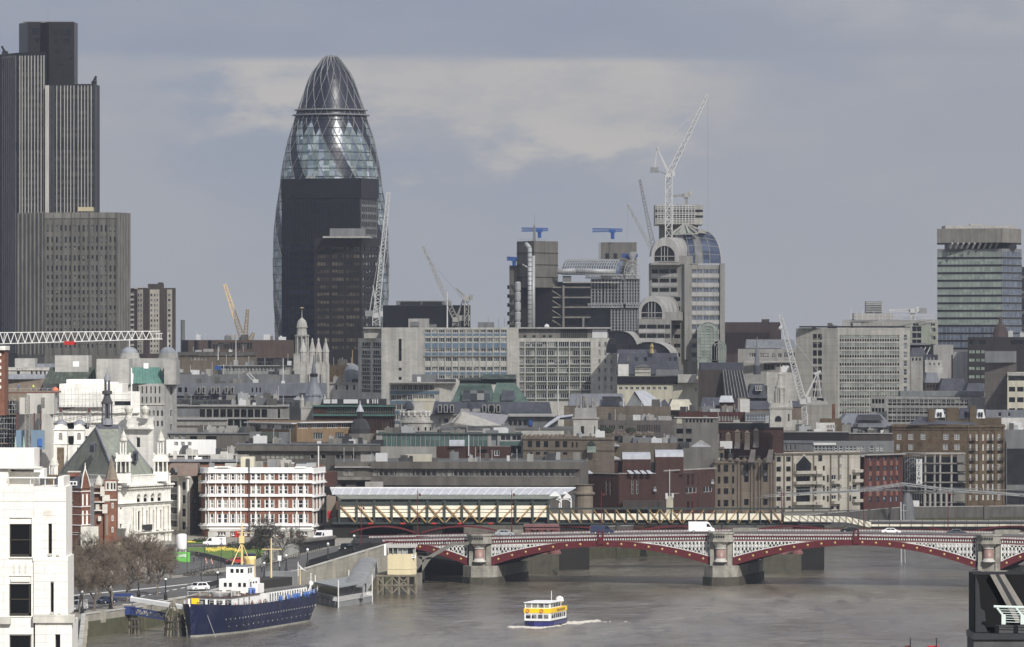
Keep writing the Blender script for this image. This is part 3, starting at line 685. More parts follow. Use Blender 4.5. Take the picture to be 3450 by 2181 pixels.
def oldpier(px0,px1,ytop,ybot,D,w):
 t=thing('disused_bridge_pier',(X((px0+px1)/2,D),D,0),w,'pier','disused red bridge piers')
 q=MB();q.box(X(px0,D),X(px1,D),D,D+9,-1,Z(ytop+52 if ytop>1800 else 1868,D));q.build('stone_base',m_pierd,t)
 q=MB();
 for k in range(3):
  x=X(px0+14+(px1-px0-28)*k/2,D);zz=Z(1868,D);q.lathe((x,D+2,zz),[(1.5,0),(1.5,.5),(1.2,.7),(1.2,Z(ytop+10,D)-zz),(1.5,Z(ytop+7,D)-zz)],12)
 q.build('columns',m_redp,t);q=MB();q.box(X(px0,D),X(px1,D),D+.2,D+6,Z(ytop+8,D),Z(ytop,D));q.box(X(px0+4,D),X(px1-4,D),D+.6,D+5,Z(ytop+18,D),Z(ytop+8,D));q.build('capital',m_redp,t)
oldpier(1765,1884,1768,1930,1346,'red iron pier standing on mossy stone between the two bridges, left one')
oldpier(2570,2700,1796,1905,1352,'red iron pier mostly hidden behind the right span of the arch bridge')
rb=thing('railway_bridge',(X(1900,1385),1385,0),'long dark green railway truss bridge with cream panels and ochre diagonals','bridge')
RD0,RD1=1376.,1372.
def rD(px): return RD0+(px-1140)*(RD1-RD0)/1600
def rp(px,py,o=0): D=rD(px);return Vector((X(px,D),D-o,Z(py,D)))
def rbox(name,m,px0,px1,ya,yb,o0,o1,kind=None):
 q=MB();D=rD(px0);q.box(X(px0,D),X(px1,D),D-o1,D-o0,Z(yb,D),Z(ya,D));return q.build(name,m,rb,kind=kind)
m_creamp=M('cream_panel_paint',(232,222,192),rough=.6,var=.05,streak=.08)
V1=[1143,1202,1261,1320,1380,1440,1498,1557,1615,1677,1737,1795,1848]
for a,b in zip(V1,V1[1:]): rbox('cream_panel',m_creamp,a+1,b-1,1704,1743,-.5,-.3)
for y in (1716,1727):
 q=MB();q.tube(rp(1143,y,-.28),rp(1848,y,-.28),.05,4);q.build('panel_rail',m_gsteeld,rb)
for a in V1: rbox('truss_post',m_gsteeld,a-3.5,a+3.5,1686,1762,-.4,.25)
rbox('top_chord',m_gsteeld,1143,1852,1693,1703,-.4,.3);rbox('bottom_chord',m_gsteeld,1120,1852,1760,1766,-.5,.4);rbox('ballast_girder',m_iron,1120,1852,1744,1760,-1.2,-.6)
for i,(a,b) in enumerate(zip(V1,V1[1:])):
 ds=[(a,1703,b,1762)] if i<4 else [(a,1703,b,1762),(a,1762,b,1703)] if i<8 else [(a,1762,b,1703)]
 for x0,y0,x1,y1 in ds:
  q=MB();P,Q=rp(x0+2,y0,.05),rp(x1-2,y1,.05);q.tube(P,Q,.2,4);q.build('diagonal',m_ystrut,rb)
V2=[1848+37.6*i for i in range(22)]
for a,b in zip(V2,V2[1:]): rbox('cream_panel',m_creamp,a+1.5,b-1.5,1731,1752,-.5,-.3)
for a in V2: rbox('truss_post',m_gsteeld,a-2,a+2,1716,1763,-.35,.2)
rbox('top_chord',m_gsteeld,1852,2800,1711,1717,-.4,.3);rbox('bottom_chord',m_gsteeld,1852,2800,1762,1767,-.5,.4);rbox('ballast_girder',m_iron,1852,2700,1753,1762,-1.2,-.6)
for i,(a,b) in enumerate(zip(V2,V2[1:])):
 ds=[(a,1717,b,1763)] if i<9 or i>=19 else [(a,1717,b,1763),(a,1763,b,1717)] if i<12 else [(a,1763,b,1717)]
 for x0,y0,x1,y1 in ds:
  q=MB();q.tube(rp(x0+1,y0,.05),rp(x1-1,y1,.05),.15,4);q.build('diagonal',m_ystrut,rb)
Q2=[(2640,1738,1757),(2722,1738,1757),(2850,1741,1760),(2935,1760,1778)]
for (a,ya,yb),(b,yc,yd) in zip(Q2,Q2[1:]):
 k=max(1,int((b-a)/21))
 for i in range(k):
  p,q_=a+(b-a)*i/k,a+(b-a)*(i+1)/k;t0,t1=i/k,(i+1)/k;mb=MB()
  P=[rp(p+.6,yb+(yd-yb)*t0,.5),rp(q_-.6,yb+(yd-yb)*t1,.5),rp(q_-.6,ya+(yc-ya)*t1,.5),rp(p+.6,ya+(yc-ya)*t0,.5)];W_=[v+Vector((0,.4,0)) for v in P]
  mb.face(P);mb.face(list(reversed(W_)));mb.face([P[3],P[2],W_[2],W_[3]]);mb.face([P[0],W_[0],W_[3],P[3]]);mb.face([P[1],P[2],W_[2],W_[1]]);mb.build('cream_panel',m_creamp,rb)
  mb=MB();mb.tube(rp(p,ya+(yc-ya)*t0-2,.6),rp(p,yb+(yd-yb)*t0+2,.6),.09,4);mb.tube(rp(p,ya+(yc-ya)*t0,.6),rp(q_,yb+(yd-yb)*t1,.6),.06,4);mb.build('girder_rib',m_gsteeld,rb)
rbox('cream_fascia',m_creamp,2936,3700,1767,1774,-.2,.1);rbox('dark_sill',m_iron,2936,3700,1775,1783,-.6,-.1);rbox('back_fascia',m_concl,2936,3700,1757,1761,-9.3,-9)
for k in range(20):
 q=MB();x=2960+k*37;q.tube(rp(x,1775,.15),rp(x,1753,.15),.07,4);q.build('fence_post',m_gsteeld,rb)
q=MB();q.tube(rp(2936,1755,.15),rp(3700,1755,.15),.04,4);q.tube(rp(2936,1762,.15),rp(3700,1762,.15),.03,4);q.build('fence_rail',m_gsteeld,rb)
rbox('track_deck',m_feltd,1120,3700,1762,1770,-12,-.9);rbox('red_edge_girder',m_red,2690,3700,1783,1789,-1,-.4)
for px in (1160,1440,1936,2728,3520):
 q=MB();D=rD(px);q.box(X(px-50,D),X(px+50,D),D+1,D+12,-1,Z(1772,D));q.build('bridge_pier',m_bshade,rb)
for a,b in ((1180,1400),(1420,1700),(1740,2080),(2120,2460),(2500,2840),(2880,3220),(3260,3580)):
 q=MB();n=14
 for i in range(n):
  t0,t1=i/n,(i+1)/n;y=lambda t:1796-22*(1-(2*t-1)**2);q.tube(rp(a+(b-a)*t0,y(t0),-.8),rp(a+(b-a)*t1,y(t1),-.8),.3,4,caps=False)
 q.build('under_arch',m_red,rb)
q=MB()
for x in (1217+24,1350,1455,1542,1646): q.box(X(x,1372),X(x+15,1372),1371.,1371.5,Z(1766,1372),Z(1761.5,1372))
q.build('red_lamps',m_redb,rb,kind='stuff')
q=MB();q.box(X(1130,1392),X(1560,1392),1392,1420,H(1392),Z(1768,1392));q.build('undercroft_shade_wall',m_iron,rb)  # black box standing in for the dark void below the truss
st_=thing('railway_station',(X(1500,1386),1386,H(1386)),'long station canopy with pale glazed ridge roof and white curved end gables','station')
def tri(name,m,pts4): q=MB();q.face(pts4);return q
q=MB();D=1380
a=[V(1088,1705,D),V(1880,1692,D),V(1880,1684,D),V(1088,1690,D)]
q.sbox(1150,1848,1681,1693,1380,1.0);q.build('clerestory',m_greenp,st_)
q=MB();q.face([V(1150,1682,1379),V(1850,1682,1379),V(1900,1668,1386),V(1128,1668,1386)]);q.face([V(1128,1668,1386),V(1900,1668,1386),V(1905,1670,1387),V(1128,1670,1387)]);q.build('lower_canopy_roof',m_slateg,st_)
q=MB();q.face([V(1120,1667,1386),V(1900,1667,1386),V(1940,1645,1402),V(1112,1645,1402)]);q.build('glazed_roof',m_zinc,st_)
for k in range(26):
 q=MB();x=1120+k*30.;q.tube(V(x,1666.6,1385.8),V(x+10+k*.6,1645,1401.8),.12,4);q.build('roof_rib',m_whitep,st_)
q=MB();q.tube(V(1112,1644,1402),V(1942,1644,1402),.25,4);q.build('ridge',m_whitep,st_)
for k in range(3):   # white curved gable ends
 x0,x1=1850+k*34,1890+k*34;D=1384+k*5;q=MB();yb=1690-k*3
 P=[(x0,1672),(x0+20,1658),(x1,1672)]
 q.face([V(x0,1680,D),V(x1,1680,D),V(x1,1672,D),V(x0+20,1655,D),V(x0,1672,D)])
 for xx in (x0,x1): q.tube(V(xx,1680,D),V(xx,1712,D),.2,5)
 for i in range(6):
  t0,t1=math.pi*i/6,math.pi*(i+1)/6;cx_=(x0+x1)/2;r_=(x1-x0)/2-2
  q.tube(V(cx_+r_*math.cos(t0),1692-10*math.sin(t0),D-.1),V(cx_+r_*math.cos(t1),1692-10*math.sin(t1),D-.1),.12,4)
 q.build('end_gable',m_whitep,st_)
q=MB();q.sbox(1132,1150,1690,1768,1379,6);q.build('end_wall',m_brickd,st_)
q=MB();q.sbox(1100,1132,1672,1770,1384,14);q.build('side_wall',m_tan,st_)
q=MB();q.sbox(1106,1116,1722,1748,1383.6,.3);q.build('red_door',m_redb,st_)
q=MB();q.lathe((X(1968,1390),1390,Z(1745,1390)),[(2.2,0),(2.2,5.5),(2.7,5.8),(2.7,6.2),(2.1,6.5),(2.1,7.8),(2.6,8.2)],16)
q.build('abutment_tower',m_tan,label='round brown stone tower at the end of the station canopy',cat='tower')
hz=bpy.data.materials.new('haze_air');hz.use_nodes=True;t_=hz.node_tree;t_.nodes.clear();pv=t_.nodes.new('ShaderNodeVolumePrincipled');pv.inputs['Color'].default_value=(.76,.85,1,1);pv.inputs['Density'].default_value=HAZE;pv.inputs['Anisotropy'].default_value=.2
o_=t_.nodes.new('ShaderNodeOutputMaterial');t_.links.new(pv.outputs[0],o_.inputs['Volume'])
mb=MB();mb.box(-700,900,-60,3300,-2,235);mb.build('haze',hz,kind='stuff')
W0=style(0,0,0,dep=.25,gm=m_glassd)
T=Bld('ribbed_tower','very tall dark tower with white vertical ribs and stepped dark top, far left','skyscraper',[(-60,2372),(8,2362),(60,2350),(152,2347),(158,2362)],187,m_black,m_feltd,dep=22)
T2=Bld('','','',[(150,2356),(165,2345),(318,2343),(336,2360)],288,m_dark,m_feltd,dep=22,root=T.root,z0=9)
TC=Bld('','','',[(64,2378),(93,2366),(135,2366),(141,2371),(165,2366),(250,2366),(262,2378)],80,m_blackt,m_feltd,dep=20,root=T.root,z0=9)
m_rib=M('pale_rib',(190,186,174),var=.06);m_ribsh=M('shaded_rib',(98,98,104),var=.1);m_twin=GL('tower_window_glass',(40,40,46),(84,82,78),(58,57,58),cut=.5,cell=3.6,rough=.3)  # greyer rib copy: shade on the left facet put into its colour
T.piers(2,[68,76,86,97,107,118,129,140,149],2.6,188,1190,.7,m_rib,'rib').piers(1,[12,19,26,33,40,47,54],2.6,189,1190,.6,m_ribsh,'rib')
T2.piers(1,[192,205,218,228,239,250,264,275,286,297,308],2.6,289,1190,.7,m_rib,'rib').piers(1,[170,176,182],2.4,290,1190,.5,m_ribsh,'rib').piers(1,[324],2,290,1190,.4,m_ribsh,'rib')
q=MB();q.sbox(152,165,288,1190,2344.,1);q.build('white_stair_strip',M('pale_strip',(206,198,184),var=.05),T.root)
for B,i,a,b,y0 in((T,2,61,151,192),(T2,1,186,316,294)):
 f=B.f[i]
 for k in range(34):
  y=y0+k*26.;
  if y+14>1180: break
  u0,u1=f.up(a),f.up(b);h=f.zp(y)-f.zp(y+14);o=inst('window_band',boxmesh(u1-u0,h,.06,m_twin,'window_band'),f.pt((u0+u1)/2,f.zp(y+7)),f.rz,B.root)
for B,i in((T,1),(T,2),(T2,1)): B.band(i,480,505,.25,m_black,name='plant_band')
for y in (127,156,185,214,246,278): TC.band(1,y,y+2.5,.25,m_dark).band(4,y,y+2.5,.25,m_dark)
for a,b,c,d in((100,133,96,117),(118,131,130,146),(180,195,103,118),(202,240,99,119),(178,195,130,149),(216,236,131,146),(180,201,172,178),(234,242,173,182),(234,243,193,201),(190,214,208,220)):
 i=1 if a<140 else 4;TC.wins(i,[(a,b)],[(c,d)],style(0,0,0,dep=.5,gm=m_glassd))
TC.piers(4,[168+k*4 for k in range(20)],1,84,288,.12,m_dark,'mullion')
q=MB();q.sbox(78,246,72,77,2370,.3)
for k in range(12): x=80+k*15;q.tube(V(x,80,2370),V(x,72,2370),.1,4)
q.tube(V(162,80,2372),V(162,40,2372),.1,4);q.tube(V(188,78,2372),V(188,58,2372),.08,4);TC.add('roof_railing',q,m_gsteel)
for x,y,s_ in((304,288,1),(6,187,-1)):
 q=MB();q.sbox(x+4 if s_>0 else x,x+20,y-14,y,2352,2);q.tube(V(x+10,y-12,2352),V(x+20*s_ if s_>0 else x,y-31,2352),.5,5);q.tube(V(x+20,y-3,2352),V(x+19 if s_>0 else x,y-30,2352),.3,5);T.add('window_cradle',q,m_dark)
T.done();T2.done();TC.done()
B=Bld('concrete_office','broad grey concrete office tower with small slot windows below the ribbed tower','office',[(62,2108),(150,2094),(395,2090),(440,2104)],716,m_concd,m_felt,dep=30,ref=2)
m_gc=M('tower_concrete',(118,115,105),var=.1,streak=.25);B.wall=m_gc
st0=style(0,0,0,dep=.5,gm=m_glass)
rows=[(759,781),(798,818),(830,843),(860,879),(895,915),(927,940),(952,966),(978,992),(1003,1017),(1030,1044),(1056,1070),(1081,1095),(1107,1120),(1133,1146),(1159,1172)]
B.wins(1,[(158+k*15.05,164.5+k*15.05) for k in range(16)],rows,st0).wins(0,[(74+k*13.6,78+k*13.6) for k in range(6)],rows,st0)
B.piers(1,[151+k*30.1 for k in range(9)],2.2,717,1195,.5,m_concd).piers(0,[63+k*13.7 for k in range(7)],2,717,1195,.5,m_conc).piers(2,[400,409,418,427,436],1.5,720,1195,.3,m_conc)
B.band(1,717,736,.3,m_conc).roofbox(262,312,698,712,2092,8,m_yellb,'yellow_site_hut').done()
m_fl=M('brown_flats_brick',(84,72,66),var=.1);m_flc=M('cream_flats_panel',(184,174,154),var=.08)
B=Bld('residential_tower','slim brown block of flats with cream window strips right of the concrete office','flats',[(440,2318),(452,2300),(500,2296),(592,2296)],971,m_fl,m_feltd,dep=18,ref=1)
stf=style(1,0,.05,dep=.3)
q=MB();q.sbox(441,451,984,1190,2297,2);B.add('balcony_stack',q,m_concd)
for k in range(12): B.roofbox(440,451,990+k*17,996+k*17,2295.5,1.4,m_concl,'balcony')
for i,a,b in((1,464,482),(2,505,537),(2,563,580)):
 B.band(i,976,1192,.25,m_flc,a,b,'cream_strip')
f=B.f[2]
for k in range(12):
 y=990+k*17.2
 for a,b in((507,514),(519,524),(528,533),(566,575)):
  z0,z1=f.zp(y+8),f.zp(y);u0,u1=f.up(a),f.up(b);inst('window',wmesh(u1-u0,z1-z0,style(0,0,.05,dep=0),m_flc),f.pt((u0+u1)/2,(z0+z1)/2,.3),f.rz,B.root)
 for a,b in((466,471),(474,480)):
  g=B.f[1];z0,z1=g.zp(y+8),g.zp(y);u0,u1=g.up(a),g.up(b);inst('window',wmesh(u1-u0,z1-z0,style(0,0,.05,dep=0),m_flc),g.pt((u0+u1)/2,(z0+z1)/2,.3),g.rz,B.root)
B.roofbox(498,548,957,972,2300,9,m_fl).roofbox(532,548,952,958,2301,5,m_fl).roofbox(452,500,969,974,2299,6,m_flc).done()
q=MB();q.lathe((X(616,2400),2400,10),[(1.1,0),(.9,Z(1080,2400)-10),(1.0,Z(1079,2400)-10)],10);q.build('chimney',m_slabg,label='slender grey chimney right of the brown block of flats',cat='chimney')
B=Bld('brown_office','long low dark brown block with black vertical slots beneath the yellow cranes','office',[(611,2010),(990,2006)],1146,M('brown_panel',(104,84,72),var=.12),m_feltd,dep=30)
for a,b in((612,634),(656,666),(702,712)): B.band(0,1147,1186,.3,m_black,a,b,'dark_slot')
B.wins(0,G(716,850,14,.8),[(1155,1176)],style(0,1,.1,fm=m_dark)).clutter(8,3).done()
g=thing('spiral_glass_tower',(X(1115.5,2750),2750,12),'tapering bullet shaped glass tower with dark spiral bands and white diagrid','skyscraper')
GP=[(189,17),(200,30),(217,42),(242,61),(270,75.5),(305,89),(342,100),(366,109),(390,117),(420,127),(457,138),(480,145),(505,152),(535,157.5),(562,162),(601,168),(640,173),(678,178),(712,184),(745,188),(783,190.5),(821,192.5),(850,193.5),(879,194),(950,193.5),(1000,192),(1050,190),(1100,188),(1145,186),(1200,184)]
DG=2750.;cx_=X(1115.5,DG);k_=DG/F
def grad(py): return lerpt(GP,py)*k_
NL=74;ys=[189+(1200-189)*i/NL for i in range(NL+1)];NS=72
m_gl=[]
for nm,a,b,c in(('pale_green_glass',(92,108,110),(176,190,188),(122,138,138)),('pale_blue_glass',(84,96,114),(190,200,212),(110,124,142))): m_gl.append(GL(nm,a,b,c,cut=.6,cell=2.6,rough=.3,spec=.7))
m_gl.append(GL('dark_spiral_glass',(28,30,42),(44,46,62),(34,36,50),cut=.6,cell=5,rough=.34,spec=.5))
def gpt(i,l,o=0.): # node i at ring l, staggered
 t=2*math.pi*(i+(l%2)*.5)/NS;r_=grad(ys[l])+o;return Vector((cx_+r_*math.sin(t),DG-r_*math.cos(t),Z(ys[l],DG)))
rest=[MB(),MB(),MB()];npan=0
def gmat(c,l):
 ph=(math.atan2(c.x-cx_,-(c.y-DG))/(2*math.pi)*NS-(Z(ys[0],DG)-c.z)/(Z(ys[0],DG)-Z(ys[NL],DG))*NL*.5)%12;y=ys[l];a=math.atan2(c.x-cx_,-(c.y-DG))/(2*math.pi)*NS
 if y<391+70*abs((a%4)/4-.5)*2: return 2
 return 2 if ph<3.3 else (0 if int(ph+l*.37)%3 else 1)
for l in range(NL):
 for i in range(NS):
  if l%2==0: T1=[gpt(i,l),gpt(i,l+1),gpt(i-1,l+1)];T2_=[gpt(i,l),gpt(i+1,l),gpt(i,l+1)]
  else: T1=[gpt(i,l),gpt(i+1,l+1),gpt(i,l+1)];T2_=[gpt(i,l),gpt(i+1,l),gpt(i+1,l+1)]
  for T_ in (T1,T2_):
   c=(T_[0]+T_[1]+T_[2])/3;m=gmat(c,l+(0 if False else 0));tt=abs(math.atan2(c.x-cx_,-(c.y-DG)))
   if npan<290 and tt<1.2 and 440<ys[l]<600:
    q=MB();q.face(T_);q.build('glass_panel',m_gl[m],g);npan+=1
   else: rest[m].face(T_)
for k in range(3):
 if rest[k].v: rest[k].build('glass_skin',m_gl[k],g,kind='stuff')
for sgn in (1,-1):
 for i in range(0,NS,4):
  q=MB();prev=None
  for l in range(0,NL+1):
   t=2*math.pi*(i+sgn*l*.5)/NS;r_=grad(ys[l])+.25;p=Vector((cx_+r_*math.sin(t),DG-r_*math.cos(t),Z(ys[l],DG)))
   if prev is not None: q.tube(prev,p,.2 if sgn>0 else .13,3,caps=False)
   prev=p
  q.build('spiral_tube',m_gsteel,g)
for l in range(14,NL,2):
 q=MB();P=[gpt(i,l,.15) for i in range(NS)]
 for a,b in zip(P,P[1:]+P[:1]): q.tube(a,b,.16,3,caps=False)
 q.build('floor_ring',m_dark,g)
for y,dr in((374,1.7),(391,1.9)):
 q=MB();r_=grad(y)+dr;q.lathe((cx_,DG,Z(y,DG)),[(r_-1.6,0),(r_,0),(r_,.5),(r_-1.6,.5)],40);q.build('window_cleaning_rail',m_gsteel,g)
q=MB();q.lathe((cx_,DG,Z(194,DG)),[(grad(192)+.6,0),(grad(189)+.3,.7),(.1,1.1)],20);q.build('cap',m_slabg,g)
B=Bld('black_slab_tower','black glass slab tower standing in front of the bullet shaped tower','skyscraper',[(949,2462),(1213,2450),(1273,2466)],601,m_black,m_feltd,dep=30,ref=1)
B.band(0,602,668,.5,m_black,name='crown_band').band(1,602,668,.5,m_black,name='crown_band').piers(0,[951+k*9. for k in range(30)],1.6,676,1160,.35,m_glassdk,'mullion').piers(1,[1216+k*6.5 for k in range(9)],1.2,676,1160,.35,M('pale_mullion',(110,112,116),var=.1),'mullion')
B.wins(0,G(952,1058,12,.75),RW(822,25.5,13,15),style(0,0,0,dep=.3,gm=GL('bluish_lobby_glass',(26,28,44),(56,62,84),(38,40,58),cut=.5)))
for k in range(19): B.band(1,690+k*25,698+k*25,.1,m_slabg,1216,1270,'floor_band')
for k in range(5): q=MB();q.tube(V(1035+k*6,601,2455),V(1035+k*6,592,2455),.3,5);B.add('flue',q,m_concl)
B.done()
B=Bld('brown_glass_tower','dark brown tower with rows of lit looking windows and pale flat roof slab','skyscraper',[(1058,2322),(1218,2318),(1277,2332)],802,m_blackt,m_concl,dep=25,ref=1,par=.2)
stb=style(2,0,.1,fm=m_dark,gm=GL('brown_blind_glass',(44,38,36),(150,138,116),(98,88,76),cut=.45,cell=2.4,rough=.2),dep=.2)
for a,b,n in((1068,1110,4),(1118,1160,4),(1166,1212,4)): B.wins(0,G(a,b,n,.86),RW(832,25.6,14,13),stb)
B.wins(1,G(1221,1274,5,.8),RW(832,25.6,14,12),style(0,0,.1,fm=m_dark,gm=m_glass))
B.roofbox(1111,1230,770,797,2324,14,m_slabg);q=MB();q.box(X(1088,2314),X(1248,2314),2312,2348,Z(803,2318),Z(797,2318));B.add('roof_slab',q,m_concl)
B.done()
B=Bld('black_office','wide black block behind the cranes and the pale office roof','office',[(1290,2120),(1585,2116)],1029,m_black,m_feltd,dep=35)
B.roofbox(1335,1520,1014,1028,2125,12,m_slabg);B.roofbox(1350,1418,1017,1026,2124.5,1,m_dark,'louvre').roofbox(1424,1490,1017,1026,2124.5,1,m_dark,'louvre').done()
B=Bld('service_tower_office','grey inside out office with silver ducts, stacked steel pods and barrel vaulted glass atrium','office',[(1741,2440),(1800,2425),(1880,2440)],812,m_concd,m_felt,dep=20,z0=Z(970,2440),ref=1)
B.wall=M('panelled_concrete',(122,118,108),var=.1,streak=.25)
for y in (852,892,934): B.band(0,y,y+2,.15,m_dark).band(1,y,y+2,.15,m_dark)
L_=B.root
def pbox(name,m,a,b,ya,yb,D,dep): q=MB();q.sbox(a,b,ya,yb,D,dep);return q.build(name,m,L_)
pbox('service_core',m_blackt,1752,1870,968,1190,2438,14);
for k in range(7): pbox('core_column',m_dark,1812+k*7.6,1815+k*7.6,935,1190,2436.5,1)
def duct(p,r):
 q=MB()
 for a,b in zip(p,p[1:]): q.tube(V(*a),V(*b),r,10)
 q.build('silver_duct',m_steel,L_,smooth=True)
duct([(1772,822,2424),(1785,836,2422),(1785,1190,2422)],.95);duct([(1797,862,2423),(1797,1190,2423)],.8);duct([(1760,892,2424),(1779,902,2422)],.4)
for k in range(44):
 if k%2: continue
 y=850+k*8;q=MB();q.tube(V(1785,y,2422),V(1785,y+1.5,2422),1.08,10);q.build('duct_joint',m_dark,L_)
for k in range(5):
 q=MB();y=954+k*33.5;D=2422;z=Z(y+21,D);h=Z(y,D)-z;q.lathe((X(1745,D),D,z),[(1.1,-.8),(1.3,0),(1.3,h*.0+.1),(1.32,h),(.8,h+.6)],14);q.build('stair_pod',m_steel,L_)
 q=MB();q.sbox(1733,1762,y-6,y-2,2424,4);q.build('pod_landing',m_dark,L_)
pbox('satellite_tower',m_concd,1716,1742,895,1190,2436,10)
for k in range(8): pbox('satellite_fin',m_dark,1709,1716,962+k*30,974+k*30,2438,4)
pbox('glass_wall',m_glassdk,1858,2062,950,1190,2440,40)
for y in (966,1000,1033,1067): pbox('floor_beam',M('beam%d'%y,(140,134,122)) if y==966 else bpy.data.materials['beam966'],1862,1990,y,y+5,2436,3)
bm_=bpy.data.materials['beam966'];bm_.name='exposed_beam_concrete'
for x,ya in ((1895,962),(1962,1070)): pbox('exposed_column',m_conc,x,x+7,ya,1190,2434,3)
for k in range(4):
 y=980+k*33;q=MB();q.tube(V(1861,y,2436),V(1892,y+20,2436),.3,4);q.build('brace',m_conc,L_)
pbox('cladding_box',m_slabg,1896,1925,930,950,2434,6)
duct([(1878,916,2432),(1940,912,2432),(2075,917,2432)],1.1)
q=MB();q.sbox(1896,2088,950,954,2434,2);q.build('walkway',m_concl,L_)
q=MB();Dv=2446;R_=4.0
for i in range(23):
 x=1915+i*8.2
 for k in range(7):
  t0,t1=math.pi*.5*k/7,math.pi*.5*(k+1)/7
  f_=lambda t:(X(x,Dv)-math.cos(t)*3.2+3.2*0,Dv-6*math.cos(t),Z(925,Dv)+(Z(874,Dv)-Z(925,Dv))*math.sin(t))
  q.tube(f_(t0),f_(t1),.22,4,caps=False)
for k in range(6):
 t=math.pi*.5*(k+.3)/6;z=Z(925,Dv)+(Z(874,Dv)-Z(925,Dv))*math.sin(t);o=-math.cos(t)*3.2
 q.tube((X(1915,Dv)+o,Dv-6*math.cos(t),z),(X(2096,Dv)+o,Dv-6*math.cos(t),z),.14,4,caps=False)
q.build('vault_frame',m_steel,L_)
q=MB()
for k in range(7):
 t0,t1=math.pi*.5*k/7,math.pi*.5*(k+1)/7;c=lambda t:(-math.cos(t)*3.1,Dv+.3-5.7*math.cos(t),Z(925,Dv)-.3+(Z(874,Dv)-Z(925,Dv))*math.sin(t))
 a,b=c(t0),c(t1);q.face([(X(1915,Dv)+a[0],a[1],a[2]),(X(2120,Dv)+a[0],a[1],a[2]),(X(2110,Dv)+b[0],b[1],b[2]),(X(1915,Dv)+b[0],b[1],b[2])])
q.build('vault_glazing',m_glassbl,L_)
q=MB();c=V(2130,925,2438)
for k in range(13):
 t=math.pi*k/12;r_=3.5;e=c+Vector((math.cos(t)*r_,0,math.sin(t)*(Z(878,2438)-Z(925,2438))));q.tube(c,e,.13,4,caps=False)
 t2=math.pi*(k+1)/12
 if k<12:
  for s_ in (1,.72): q.tube(c+Vector((math.cos(t)*r_*s_,0,math.sin(t)*6.1*s_)),c+Vector((math.cos(t2)*r_*s_,0,math.sin(t2)*6.1*s_)),.18,4,caps=False)
q.build('gable_fan',m_steel,L_)
pbox('atrium_core',m_glassdk,1992,2156,940,1180,2441,20)
for xs,ya,yb in(([1993+k*11.2 for k in range(4)],942,1025),([2038+k*11 for k in range(7)],942,1025),([2110+k*9 for k in range(6)],942,1025),([2060+k*11 for k in range(5)],1042,1116),([2112+k*9 for k in range(5)],1042,1116)):
 for x in xs:
  q=MB();q.lattice(V(x,ya,2438),V(x,yb,2438),.55,.55,9,.1,zz=0,sides=3);q.build('lattice_mullion',m_steel,L_)
 for k in range(8):
  y=ya+(yb-ya)*k/7.5
  q=MB();q.tube(V(xs[0]-3,y,2437.5),V(xs[-1]+3,y,2437.5),.1,4);q.build('lattice_rail',m_steel,L_)
for y,a in((932,1972),(1030,1980)):
 q=MB();q.lattice(V(a,y,2437),V(2100,y,2437),1.4,1.4,14,.2,zz=0);q.lattice(V(2108,y,2437),V(2156,y,2437),1.4,1.4,5,.2,zz=0);q.build('roof_truss',m_steel,L_)
pbox('rear_tower',bpy.data.materials['panelled_concrete'],2026,2145,817,940,2452,12)
for a in (2040,2068): pbox('tower_slot',m_dark,a,a+12,854,876,2451.6,1)
q=MB();q.lattice(V(2021,818,2450),V(2021,875,2450),.9,.9,9,.1,zz=0);q.build('ladder_tower',m_gsteel,L_)
def bcrane(px,y,a,b,ybase,D,label):
 t=thing('maintenance_crane',V(px,ybase,D),label,'crane','blue roof maintenance cranes');q=MB()
 q.lattice(V(a,y,D),V(b,y,D),1.5,1.1,9,.16,zz=1);q.build('jib',m_blue,t)
 q=MB();q.tube(V(px,ybase,D),V(px,y,D),.9,6);q.sbox(px-12,px+10,y-2,y+8,D-1,2.4);q.build('cab',m_blue,t)
bcrane(1818,774,1757,1846,802,2432,'blue roof crane on the left service tower, below the needle mast');bcrane(2064,776,1995,2096,806,2450,'blue roof crane with long flat arm on the rear tower');bcrane(1732,872,1708,1742,896,2434,'small blue roof crane on the low satellite tower at the left');bcrane(2118,862,2094,2148,874,2444,'blue crane tucked beside the silver funnel at the vault end')
q=MB();q.lathe(V(2130,880,2440),[(.7,0),(1.6,2.2),(1.9,4)],14);q.build('silver_funnel',m_steel,L_)
q=MB();q.tube(V(1800,812,2430),V(1800,720,2430),.25,5,r2=.08);q.lattice(V(1800,812,2430),V(1800,760,2430),1.2,.5,7,.1);q.build('needle_mast',m_gsteel,L_)
q=MB()
for k in range(16): x=1745+k*6;q.tube(V(x,812,2428),V(x,805,2428),.07,4)
q.tube(V(1745,806,2428),V(1845,806,2428),.07,4);q.build('roof_railing',m_gsteel,L_)
B.done()
B=Bld('gridded_tower','white gridded tower top with two dark window bands behind the arched building','skyscraper',[(2220,2262),(2352,2258)],750,m_conc,m_felt,dep=20)
q=MB();D=2250;q.box(X(2208,D),X(2369,D),D,D+26,Z(757,D),Z(690,D));q.build('crown',m_concl,B.root)
for y in (707,726): q=MB();q.box(X(2209,D),X(2368,D),D-.25,D,Z(y+7,D),Z(y,D));q.build('window_band',m_glassdk,B.root)
for k in range(13): q=MB();x=2216+k*10.4;q.tube(V(x,692,D-.6),V(x,756,D-.6),.16,4);q.build('grid_post',m_wsteel,B.root)
for k in range(9): q=MB();y=693+k*7.4;q.tube(V(2216,y,D-.6),V(2342,y,D-.6),.13,4);q.build('grid_rail',m_wsteel,B.root)
B.done()
m_gr=M('grey_granite',(150,147,138),var=.08);m_grl=M('pale_granite_band',(176,174,168),var=.06)
